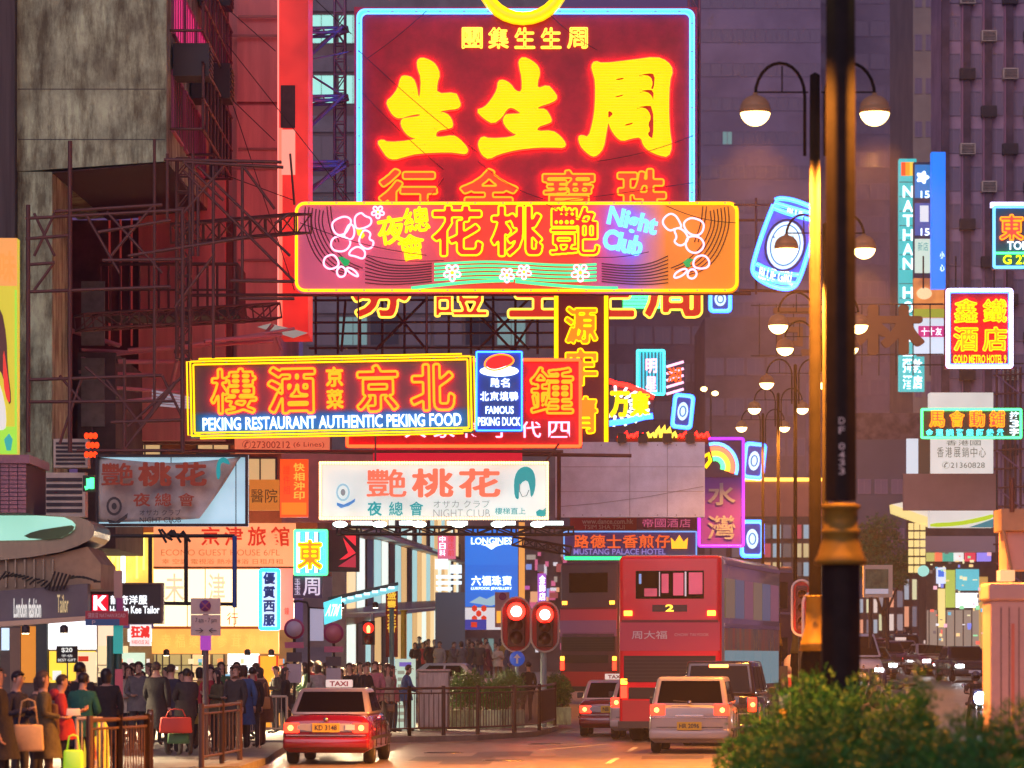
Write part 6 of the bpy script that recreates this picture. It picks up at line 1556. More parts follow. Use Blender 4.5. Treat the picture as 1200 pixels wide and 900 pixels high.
# metal cabinet, map board
root = thing('metal_cabinet', "brushed steel street cabinet standing behind the long railing", 'cabinet', (gx(508, 97), 97, .13)); w_ = 37*97/F; h_ = W(0, 787, 97).z - .13
BRS = M("brushed steel", (.42, .36, .32), .35, .8, noise=.25, scale=2, stretch=(8, 8, 1))
MB().box(-w_/2, 0, .08, w_/2, .6, h_).build('body', BRS, root, bevel=.03); MB().box(-w_/2 - .03, -.04, h_, w_/2 + .03, .64, h_ + .06).build('lid', BRS, root, bevel=.015); MB().box(-w_/2 + .05, .04, 0, w_/2 - .05, .55, .08).build('plinth', CONC, root)
MB().box(-w_/2 + .04, -.015, .14, -.01, -.002, h_ - .06).build('door', BRS, root, bevel=.005); MB().box(.01, -.015, .14, w_/2 - .04, -.002, h_ - .06).build('door', BRS, root, bevel=.005); ubox(root, (-.05, -.03, 1.0), (.02, .03, .12), DSTEEL, 'handle')
S = Sign("lit_map_board", "white lit map board in front of the far crowd, left of the steel cabinet", "map board", (463, 772, 487, 860), 98, .15, E("pale mint lit board", (.5, .68, .55), .75))
S.rect(468, 776, 482, 781, E("violet print", (.2, .15, .6), .6), 'heading', .02)
for i in range(8): S.rect(466, 786 + 8*i, 466 + 8 + (i*5) % 9, 790 + 8*i, E("dull print", (.35, .4, .3), .5), 'text_block', .02)
# right pillar
d = 46; xl = gx(1161, d); xr = gx(1215, d); zt = W(0, 683, d).z
root = thing('stone_pillar', "tall pinkish-beige square pillar with a cap at the right edge of the photo", 'pillar', (xl, d, .0))
PNB = M("pink beige stone", (.52, .34, .30), .55, noise=.12, scale=2, bump=.05)
w_ = xr - xl
MB().box(0, 0, 0, w_, .8, zt - .22).build('shaft', PNB, root, bevel=.02); MB().box(-.03, -.04, zt - .22, w_ + .03, .84, zt).build('cap', PNB, root, bevel=.03)
for x in (.12, .22, .34): MB().box(x, -.006, .2, x + .012, .01, zt - .3).build('groove', M("groove shade", (.12, .07, .06), .8), root)
MB().box(.25, -.012, 1.3, .29, .0, zt - .5).build('reflector_strip', M("orange strip", (.6, .18, .1), .3), root)
root = thing('brown_shelter_roof', "brown box and beam structure above the pillar at the right edge", 'shelter', (gx(1170, 60), 60, W(0, 680, 60).z)); o_ = Vector(root.location)
def PL2(x0, y0, x1, y1, m, name, off=0, th=1.0): a, c = W(x0, y1, 60) - o_, W(x1, y0, 60) - o_; return MB().box(a.x, -off, a.z, c.x, -off + th, c.z).build(name, m, root, bevel=.01)
TAN = M("tan metal panel", (.42, .26, .14), .5, noise=.2, scale=3)
PL2(1174, 596, 1230, 622, TAN, 'panel'); PL2(1181, 622, 1230, 668, M("pale pink panel", (.5, .3, .26), .6), 'panel', -.1); PL2(1172, 668, 1189, 681, E("warm lit box", (1, .55, .25), .8), 'lit_box', .05, .5)
pole(root, W(1176, 622, 60) - o_, W(1185, 668, 60) - o_, .03, TAN, 'strut'); pole(root, W(1186, 560, 60) - o_, W(1186, 600, 60) - o_, .04, RUST, 'hanger')
root = thing('right_sign_scaffold', "rusty vertical pipes and brackets running down the tower behind the neon signs", 'scaffold', W(1175, 700, 150)); o0 = W(1175, 700, 150)
for x in (1168, 1173, 1178, 1184, 1190, 1196): sp(x, 430, x, 690, .05, 150, m=PST if x % 2 else RUST, nm='pipe')
for y in range(440, 690, 22): sp(1164, y, 1200, y - 2, .04, 149.8, m=RUST, nm='rail')
for y in range(440, 680, 44): sp(1168, y, 1196, y + 22, .035, 149.7, m=PST, nm='brace')
for x in (1082, 1120, 1165, 1180): sp(x, 300, x, 338, .03, 136, m=CABLE, nm='hanger')
sp(1050, 357, 1108, 357, .02, 160, m=CABLE, nm='wire'); sp(1060, 428, 1200, 426, .03, 150, m=CABLE, nm='wire')
# barrels and barrier in the island right
root = thing('red_white_barrier', "low red and white street barrier with pale sacks beyond the central reserve", 'barrier', (gx(918, 130), 130, ground(130) + .13))
ubox(root, (.9, 0, .55), (1.9, .3, .5), M("barrier red", (.5, .06, .06), .6), 'plank'); ubox(root, (.9, -.16, .75), (1.9, .02, .1), WHITE, 'white_band')
for i in range(3): MB().ball((.3 + .55*i, 0, 1.15), .3, .3, .36, 10, 6).build('sack', M("pale sack", (.5, .42, .36), .8), root, True)
for x in (.1, 1.7): ubox(root, (x, 0, .15), (.1, .5, .3), DSTEEL, 'foot')
root = thing('yellow_black_bollard', "yellow and black keep-left bollard beside the bus", 'bollard', (gx(918, 88), 88, .13))
for i in range(4): MB().cyl((0, 0, .35*i), (0, 0, .35*(i+1)), .11, .11, 12).build('band', (BLACK, YELP, M("blue white band", (.3, .45, .6), .5), BLACK)[i], root, True)
ubox(root, (0, 0, 1.55), (.2, .06, .3), BLACK, 'head')

# ================================================================== lamp posts of the central reserve
LGLOW = E("warm lamp bowl", (1, .68, .24), 9, base=(.8, .7, .5)); LCAP = M("cream lamp cap", (.40, .24, .11), .5)
YCOL = M("golden yellow collar paint", (.22, .14, .012), .6, .0, noise=.15, scale=6)
def lamp_post(px, d, ylamp, spread, globe, label, first=None, pr=.06):
    z0 = ground(d) + .13
    root = thing('street_lamp', label, 'street lamp', (gx(px, d), d, z0), 0, 'twin-armed street lamps of the central reserve')
    k = d/F; zl = W(0, ylamp, d).z - z0; sp_ = spread*k/2; g = globe*k/2; mat = BRONZE
    MB().lathe([(pr*1.9, 0), (pr*1.8, 1.6), (pr*2.4, 1.65), (pr*2.2, 1.9), (pr*1.25, 2.3), (pr, 2.5), (pr*.8, zl + sp_*.6), (0, zl + sp_*.65)], n=12).build('column', mat, root, True)
    MB().lathe([(pr*2.6, 2.0), (pr*2.2, 2.12), (pr*1.5, 2.35), (pr*1.4, 2.7), (pr*1.7, 2.74)], n=12).build('collar', YCOL, root, True)
    for s_ in (-1, 1):
        arc = [(s_*pr*1.6, 0, zl - .6)] + [(s_*(pr*1.6 + (sp_ - pr*1.6) * (1 - math.cos(t))/2), 0, zl + g + sp_*.55*math.sin(t)) for t in [math.pi*i/12 for i in range(13)]]
        MB().tube(arc, .022, 6).build('arm', mat, root, True)
        pole(root, (s_*pr, 0, zl + g + .05), (s_*sp_*.98, 0, zl + g + .05), .012, mat, 'tie_rod'); pole(root, (s_*sp_*.55, 0, zl + g + .05), (s_*sp_*.55, 0, zl + g + sp_*.5), .01, mat, 'strut')
        c = (s_*sp_, 0, zl)
        prof = [(g*math.sin(a), -g*math.cos(a)) for a in [math.pi*i/16 for i in range(0, 8)]] + [(g*.99, 0)]
        MB().lathe([(max(r_, .002), q) for r_, q in prof], c, 16).build('bowl', LGLOW, root, True)
        MB().lathe([(g*1.02, -.03), (g*1.06, .03)] + [(g*1.02*math.cos(a), .03 + g*.92*math.sin(a)) for a in [math.pi*.5*i/6 for i in range(6)]] + [(.04, g*.98), (.03, g*1.2)], c, 16).build('cap', LCAP, root, True)
        ld = bpy.data.lights.new("lamp_light", 'SPOT'); ld.energy = LAMP_W * (.04 if 85 < d < 110 else .35 if d > 75 else 1.7); ld.color = (1, .31, .03); ld.spot_size = R(116); ld.spot_blend = .45; ld.shadow_soft_size = .15
        lo = bpy.data.objects.new("lamp_light", ld); COL.objects.link(lo); lo.parent = root; lo.location = (c[0], 0, zl - g - .1)
    return root
LAMP_W = 17000
for (px, d, yl, spd, gl, lab) in (
    (955, 50, 130, 140, 35, "nearest slender twin-armed street lamp, its bowls level with the giant sign"),
    (967, 66, 290, 91, 27, "second slender street lamp, one bowl showing right of the black column"),
    (959, 81, 380, 94, 23, "third street lamp, its left bowl under the beer can"),
    (958, 92, 407, 76, 20, "fourth street lamp, its bowl a little below the third"),
    (932, 104, 448, 67, 17, "fifth street lamp, arms over the far traffic"),
    (912, 122, 478, 56, 15, "sixth street lamp, low between two others"),
    (894, 140, 500, 50, 13, "seventh street lamp, lowest bowls above the can neon")):
    lamp_post(px, d, yl, spd, gl, lab, pr=.085 if d < 60 else .06)
root = thing('street_lamp', "thin far post with two small yellow lamps against the purple block", 'street lamp', (gx(833, 230), 230, ground(230)))
pole(root, (0, 0, 0), (0, 0, W(0, 460, 230).z - ground(230)), .06, DSTEEL, 'column'); o_ = Vector(root.location)
for x, y in ((825, 456), (838, 461)): MB().ball(tuple(W(x, y, 230) - o_), .2, .2, .14, 8, 6).build('bowl', LGLOW, root, True)
pole(root, W(825, 455, 230) - o_, W(838, 460, 230) - o_, .04, DSTEEL, 'arm')
# the big black column with its golden collar and number
root = thing('black_lamp_column', "thick near-black ribbed lamp column with golden collar and a white number", 'lamp column', (gx(985, 36), 36, .13)); o_ = Vector(root.location); k = 36/F
zt = W(0, -160, 36).z; r1 = 18*k; BLP = M("near-black column paint", (.014, .010, .009), .65, .0, noise=.4, scale=6, bump=.1)
BLP.node_tree.nodes['Principled BSDF'].inputs['Specular IOR Level'].default_value = .15; YCOL.node_tree.nodes['Principled BSDF'].inputs['Specular IOR Level'].default_value = .3
zc = W(0, 660, 36).z - .13
mb = MB(); N = 24
def ribbed(z0, z1, ra, rb, n=32):
    vs = []; fs = []
    for (zz_, rr_) in ((z0, ra), (z1, rb)):
        for i in range(n): a = 2*math.pi*i/n; q = rr_ * (1 - (.05 if i % 4 == 0 else 0)); vs.append((q*math.cos(a), q*math.sin(a), zz_))
    for i in range(n): j = (i+1) % n; fs.append((i, j, n+j, n+i))
    return MB().add(vs, fs)
ribbed(zc + .6, zt, r1*1.02, r1*.93).build('upper_shaft', BLP, root, True)
ribbed(0, zc + .02, r1*1.35, r1*1.25).build('lower_shaft', BLP, root, True)
H_ = lambda y: W(0, y, 36).z - .13
MB().lathe([(r1*1.3, H_(662)), (r1*1.66, H_(662)), (r1*1.72, H_(657)), (r1*1.5, H_(650)), (r1*1.3, H_(638)), (r1*1.15, H_(628)), (r1*1.26, H_(626)), (r1*1.24, H_(621)), (r1*1.12, H_(619)), (r1*1.12, H_(598)), (r1*1.3, H_(596)), (r1*1.3, H_(592)), (r1*1.0, H_(590))], n=32).build('collar', YCOL, root, True)
ps = _P(root, 0, 0, 0, 0, 36 - r1 - .02); WPT = M("worn white stencil", (.6, .55, .5), .6)
for ch, y in (("D", 489), ("F", 500), ("0", 519), ("4", 529), ("3", 538), ("3", 548)): ps.text(ch, 983, y, 990, y + 8, WPT, bold=.01, off=.0, th=.004, name='number')
ps.rect(983, 577, 992, 586, M("tan label", (.35, .2, .12), .6), 'label', .0, .005)
for i in range(16):
    y = (25, 40, 62, 95, 134, 158, 172, 180, 190, 204, 215, 222, 240, 250, 300, 330)[i]; x = 984 + (i*7) % 9
    ps.poly([[(x, y), (x + 3 + i % 3, y + 1), (x + 2, y + 3 + i % 4), (x - 1, y + 2)]], M("flaked paint patch", (.38, .27, .2), .7), 'flaked_patch', .0, .004)
for s_ in (-1, 1):   # its own pair of lamps lies above the frame
    arc = [(s_*(r1 + (1.2 - r1)*(1 - math.cos(t))/2), 0, zt - .9 + .6*math.sin(t)) for t in [math.pi*i/12 for i in range(13)]]
    MB().tube(arc, .03, 6).build('arm', BLP, root, True)
    MB().ball((s_*1.2, 0, zt - 1.1), .22, .22, .2, 14, 8).build('bowl', LGLOW, root, True)
    ld = bpy.data.lights.new("lamp_light", 'SPOT'); ld.energy = LAMP_W * .24; ld.color = (1, .31, .03); ld.spot_size = R(116); ld.spot_blend = .45; ld.shadow_soft_size = .15
    lo = bpy.data.objects.new("lamp_light", ld); COL.objects.link(lo); lo.parent = root; lo.location = (s_*1.2, 0, zt - 1.4)
# ================================================================== vehicles
TYRE = M("tyre rubber", (.018, .017, .017), .8); RIMM = M("dull alloy rim", (.25, .24, .23), .4, .8); TRIM = M("black bumper plastic", (.03, .028, .03), .5)
CGLASS = M("tinted car glass", (.004, .003, .004), .04); CGLASS.node_tree.nodes["Principled BSDF"].inputs["Specular IOR Level"].default_value = .12; CHR = M("chrome trim", (.5, .48, .46), .25, .9); PLATEY = M("yellow number plate", (.65, .42, .03), .5); PLATEW = M("white number plate", (.7, .7, .68), .5)
TAIL = E("glowing red tail lamp", (1, .03, .012), 4.5); TAILC = E("orange hot tail core", (1, .22, .05), 8); TAILD = M("unlit tail lamp", (.25, .02, .02), .25); HEADL = E("white headlamp", (.95, .97, 1), 14); AMB = E("amber marker", (1, .38, .03), 5)
CLEARL = M("clear lamp lens", (.4, .38, .38), .2)
_wheel = {}
def wheel(root, x, y, r=.31, w=.2, name='wheel'):
    if (r, w) not in _wheel:
        t = MB().lathe([(r*.62, -w/2), (r*.9, -w/2), (r, -w*.36), (r, w*.36), (r*.9, w/2), (r*.62, w/2)], n=20, axis='x').mesh('wheel', TYRE, True)
        m = MB().lathe([(r*.6, -w*.42), (r*.62, w*.42)], n=16, axis='x')
        q = MB()
        for i in range(6): a = i*math.pi/3; q.tube([(w*.45, .04*math.cos(a), .04*math.sin(a)), (w*.45, r*.55*math.cos(a), r*.55*math.sin(a))], .022, 4); q.tube([(-w*.45, .04*math.cos(a), .04*math.sin(a)), (-w*.45, r*.55*math.cos(a), r*.55*math.sin(a))], .022, 4)
        m.v, m.f, m.m = m.v + q.v, m.f + [[i + len(m.v) for i in f] for f in q.f], m.m + q.m
        _wheel[(r, w)] = (t, m.mesh('rim', RIMM))
    o = link(name, _wheel[(r, w)][0], root, (x, y, r)); link('rim', _wheel[(r, w)][1], o); return o
def loft(stations, hw, mat, root, name='body', smooth=True):
    """stations: (y, zbottom, ztop, width factor); rounded shoulder section"""
    mb = MB(); rings = []
    for (y, zb, zt, wf) in stations:
        w = hw*wf; h = zt - zb
        prof = [(.86*w, zb), (w*.99, zb + .1*h), (w, zb + .45*h), (w*.985, zb + .72*h), (w*.94, zb + .90*h), (w*.84, zb + .985*h), (w*.4, zt + .01)]
        ring = prof + [(-x, zz_) for x, zz_ in prof[::-1]]
        rings.append([(x, y, zz_) for x, zz_ in ring])
    n = len(rings[0]); vs = [p for r_ in rings for p in r_]; fs = []
    for i in range(len(rings) - 1):
        for k in range(n): k2 = (k+1) % n; fs.append((i*n+k, (i+1)*n+k, (i+1)*n+k2, i*n+k2))
    fs.append(tuple(range(n))); fs.append(tuple((len(rings)-1)*n + k for k in range(n))[::-1])
    o = mb.add(vs, fs).build(name, mat, root, smooth, fix=True)
    b = o.modifiers.new('bevel', 'BEVEL'); b.width = .03; b.segments = 2; b.angle_limit = R(40); b.limit_method = 'ANGLE'
    return o
def onface(q, u0, u1, v0, v1, out, th=.012):
    """sub-rectangle of a quad q (a,b,c,d anticlockwise seen from outside, a-b the bottom edge)"""
    a, b, c, d = [Vector(p) for p in q]
    P = lambda u, v: (a.lerp(b, u)).lerp(d.lerp(c, u), v)
    nrm = (b - a).cross(d - a).normalized()
    pts = [P(u0, v0), P(u1, v0), P(u1, v1), P(u0, v1)]
    return MB().plate([p + nrm*out for p in pts], th, nrm)
def car(name, label, cat, px, d, yaw, L, Wd, H, paint, style='sedan', front=False, plate=None, lit=True, roofpaint=None, group=None, glow=TAIL):
    """px, d: where the middle of the visible end stands. front: the car faces us"""
    z0 = ground(d); hw = Wd/2
    yw = R(yaw) + (math.pi if front else 0)
    end = Vector((gx(px, d), d, z0)); s = Vector((-math.sin(R(yaw)), math.cos(R(yaw)), 0)); c = end + s*L/2
    if front: slope = ground(c.y) - z0
    root = thing(name, label, cat, (c.x, c.y, ground(c.y)), yw, group)
    zb = .22; h = {'sedan': .96, 'hatch': 1.02, 'van': 1.18, 'suv': 1.08}[style]
    y0, y1 = -L/2, L/2
    if style == 'sedan': st = [(y0, .34, h-.14, .93), (y0+.10, zb, h-.03, .98), (y0+.9, zb, h, 1), (0, zb, h, 1), (y1-1.35, zb, h, 1), (y1-.9, zb, h-.07, .99), (y1-.12, zb, h-.20, .95), (y1, .34, h-.30, .90)]; ga = (y0+.75, y1-1.35, y0+1.28, y1-2.05)
    elif style == 'hatch' or style == 'suv': st = [(y0, .36, h-.05, .93), (y0+.12, zb, h, .985), (y0+.9, zb, h, 1), (0, zb, h, 1), (y1-1.2, zb, h-.01, 1), (y1-.7, zb, h-.12, .98), (y1-.1, zb, h-.28, .93), (y1, .34, h-.38, .88)]; ga = (y0+.10, y1-1.0, y0+.42, y1-1.9)
    else: st = [(y0, .36, h-.03, .95), (y0+.1, zb, h, .99), (0, zb, h, 1), (y1-.9, zb, h-.02, 1), (y1-.45, zb, h-.16, .97), (y1-.08, zb, h-.3, .93), (y1, .34, h-.42, .88)]; ga = (y0+.06, y1-.55, y0+.2, y1-1.5)
    body = loft(st, hw, paint, root)
    bw, tw = hw*.93, hw*(.76 if style == 'sedan' else .80); zt = H
    bt = [(-bw, ga[0], h-.02), (bw, ga[0], h-.02), (bw, ga[1], h-.02), (-bw, ga[1], h-.02)]; tp = [(-tw, ga[2], zt), (tw, ga[2], zt), (tw, ga[3], zt), (-tw, ga[3], zt)]
    cab = MB().hexa(bt, tp).build('cabin', roofpaint or paint, root, True, bevel=.07, seg=3)
    onface([bt[0], bt[1], tp[1], tp[0]], .07, .93, .10, .86, .002).build('rear_window', CGLASS, root, bevel=.01)
    onface([bt[2], bt[3], tp[3], tp[2]], .06, .94, .08, .88, .002).build('windscreen', CGLASS, root, bevel=.01)
    for q in ([bt[1], bt[2], tp[2], tp[1]], [bt[3], bt[0], tp[0], tp[3]]):
        cuts = ((.12, .46), (.50, .84)) if style in ('sedan',) else ((.05, .30), (.34, .60), (.64, .88))
        if q[0] is bt[3]: cuts = [(1-b_, 1-a_) for a_, b_ in cuts]
        for (u0, u1) in cuts: onface(q, u0, u1, .12, .84, .002).build('side_window', CGLASS, root, bevel=.01)
    for x in (-1, 1):
        wheel(root, x*(hw-.11), y0 + L*.20, .31 if style != 'suv' else .34); wheel(root, x*(hw-.11), y1 - L*.18, .31 if style != 'suv' else .34)
        MB().box(x*(hw+.02) - (.0 if x > 0 else .16), y1 - L*.36, h+.0, x*(hw+.02) + (.16 if x > 0 else 0), y1 - L*.36 + .1, h+.15).build('wing_mirror', TRIM, root, bevel=.02)
        MB().box(x*(hw*.93) - .004, y0 + .5, .52, x*(hw*.93) + .004, y1-.6, .53).build('side_moulding', TRIM, root) if 0 else None
        MB().box(x*hw*1.0 - .012, y0 + .35, .47, x*hw*1.0 + .012, y1 - .45, .53).build('side_moulding', TRIM, root)
    SEAM = M('shut line', (.01, .008, .008), .7)
    for x in (-1, 1):
        for yy in (-.15, .85, -1.1): MB().box(x*hw*1.0 - .006, yy, .32, x*hw*1.0 + .006, yy + .015, h - .1).build('door_seam', SEAM, root)
        MB().box(x*hw*1.0 - .02, .05, h - .22, x*hw*1.0 + .02, .2, h - .18).build('door_handle', TRIM, root, bevel=.006)
    MB().box(-hw*.8, y0 - .012, .55, hw*.8, y0 + .02, .562).build('boot_seam', SEAM, root)
    for x in (-.55, .35): MB().ball((x, -.1 if style == 'sedan' else .1, h + .12), .16, .12, .2, 8, 6).build('headrest', TRIM, root, True)
    # rear end
    MB().box(-hw*.97, y0 - .07, .30, hw*.97, y0 + .25, .52).build('rear_bumper', paint if style != 'suv' else TRIM, root, True, bevel=.05)
    MB().box(-hw*.94, y1 - .25, .28, hw*.94, y1 + .06, .52).build('front_bumper', TRIM if style != 'hatch' else paint, root, True, bevel=.05)
    tz0, tz1, tw_ = {'sedan': (.60, .80, .30), 'hatch': (.80, 1.04, .32), 'van': (.78, 1.12, .20), 'suv': (.82, 1.05, .26)}[style]
    TL = glow if lit else TAILD
    for x in (-1, 1):
        xa, xb = sorted((x*hw*.95, x*(hw*.95 - tw_)))
        t = MB().box(xa, y0 - .02, tz0, xb, y0 + .12, tz1).build('tail_light', TL, root, bevel=.03)
        if lit: disc(t, ((xa+xb)/2 + x*.02, y0 - .025, (tz0+tz1)/2), .055, TAILC, 'bulb_core', .01, 12)
        if style == 'sedan': MB().box(*( (xb - .0, y0 - .015, tz0+.03, xb + .26, y0+.1, tz1-.02) if x < 0 else (xa - .26, y0 - .015, tz0+.03, xa, y0+.1, tz1-.02))).build('reversing_light', CLEARL, root, bevel=.01)
        xa, xb = sorted((x*hw*.90, x*(hw*.90 - .36)))
        hl = MB().box(xa, y1 - .12, .58, xb, y1 + .015, .72).build('headlight', HEADL if front else CLEARL, root, bevel=.02)
    pz = .62 if style == 'sedan' else .50
    if style != 'sedan': pz = .50
    pl = MB().box(-.26, y0 - (.03 if style == 'sedan' else .10), pz, .26, y0 - (.0 if style == 'sedan' else .07), pz + .17).build('number_plate', PLATEY, root)
    if plate:
        q = _P(root, 0, 0, 0, 0, 1); V, Fs, lo = glyphs(plate, .02)
        MB().add([((u - .5)*.42, y0 - (.034 if style == 'sedan' else .104), pz + .035 + v*.10) for u, v in V], Fs).build('plate_number', INK, pl)
    MB().box(-.26, y1 + .05, .36, .26, y1 + .075, .48).build('number_plate', PLATEW, root)
    MB().box(-hw*.5, y1 - .02, .56, hw*.5, y1 + .02, .70).build('grille', TRIM, root)
    disc(root, (0, y0 - .035, (tz0+tz1)/2 + .16), .045, CHR, 'badge', .01, 14)
    pole(root, (-hw*.9, y0 - .02, tz0 - .04), (hw*.9, y0 - .02, tz0 - .04), .008, CHR, 'seam_trim')
    if style in ('hatch', 'suv', 'van'):
        pole(root, (.05, ga[0] - .05, h + .06), (-.35, ga[0] - .03, h + .10), .012, TRIM, 'wiper')
        MB().box(-.3, y0 - .035, tz0 - .02, .3, y0 - .01, tz0 + .02).build('boot_handle', CHR, root, bevel=.005)
    for x in (-1, 1): pole(root, (x*tw*.9, ga[2] + .15, zt + .03), (x*tw*.9, ga[3] - .1, zt + .03), .012, paint, 'roof_rail') if style == 'suv' else None
    return root
TAXIR = M("taxi red paint", (.19, .003, .008), .14, coat=.8); SILV = M("silver beige roof paint", (.50, .44, .38), .3, .4, coat=.4)
def taxi(label, px, d, yaw, plate, front=False):
    t = car('taxi', label, 'taxi', px, d, yaw, 4.65, 1.69, 1.44, TAXIR, 'sedan', front, plate, roofpaint=SILV, group='red city taxis with silver roofs')
    s = MB().box(-.26, -.05, 1.45, .26, .12, 1.60).build('roof_sign', E("lit taxi sign", (1, .8, .7), .55), t, bevel=.02)
    V, Fs, lo = glyphs("TAXI", .03); MB().add([((u - .5)*.36, -.055, 1.475 + v*.095) for u, v in V], Fs).build('sign_lettering', REDP, s)
    MB().box(-.05, -2.3 + 1.15, 1.02, .05, -2.3 + 1.2, 1.07).build('brake_lamp', E("brake lamp", (1, .06, .03), 7), t)
    if True:
        V, Fs, lo = glyphs("4", .0)
        for x in (-.46, .46): MB().box(x - .09, -2.355, .66, x + .09, -2.345, .76).build('seat_count_plate', PLATEW if x > 0 else CLEARL, t)
    return t
t1 = taxi("red taxi with silver roof, nearest vehicle, waiting at the left beside the queue", 382, 71.2, -3.5, "KD 3148")
t2 = taxi("red taxi with silver roof stopped in the lane left of the red bus", 716, 96, -4, "NB 4517")
WPAINT = M("cream white car paint", (.40, .36, .30), .28, coat=.5)
c1 = car('hatchback', "cream-white family car with red tail lights, right behind the bus in the middle lane", 'car', 808, 79.5, -6.5, 4.3, 1.76, 1.62, WPAINT, 'hatch', plate="HR 2096")
BPAINT = M("black car paint", (.012, .010, .012), .18, coat=.6)
c2 = car('people_carrier', "tall black people carrier with a high brake light, right of the cream-white car", 'car', 842, 86, -8, 4.8, 1.83, 1.95, BPAINT, 'van')
MB().box(-.22, -2.36, 1.80, .22, -2.30, 1.87).build('high_brake_light', TAILC, c2, bevel=.01)
MB().box(.92, -2.1, .5, .93, -1.9, .9).build('side_reflector', E("dim red reflector", (.8, .02, .02), 1.5), c2)
c3 = car('estate_car', "pale estate car half hidden between the second taxi and the cream-white car", 'car', 754, 92.5, -5, 4.4, 1.7, 1.42, M("pale beige car paint", (.45, .38, .34), .3, coat=.4), 'hatch', plate="LM 7702")
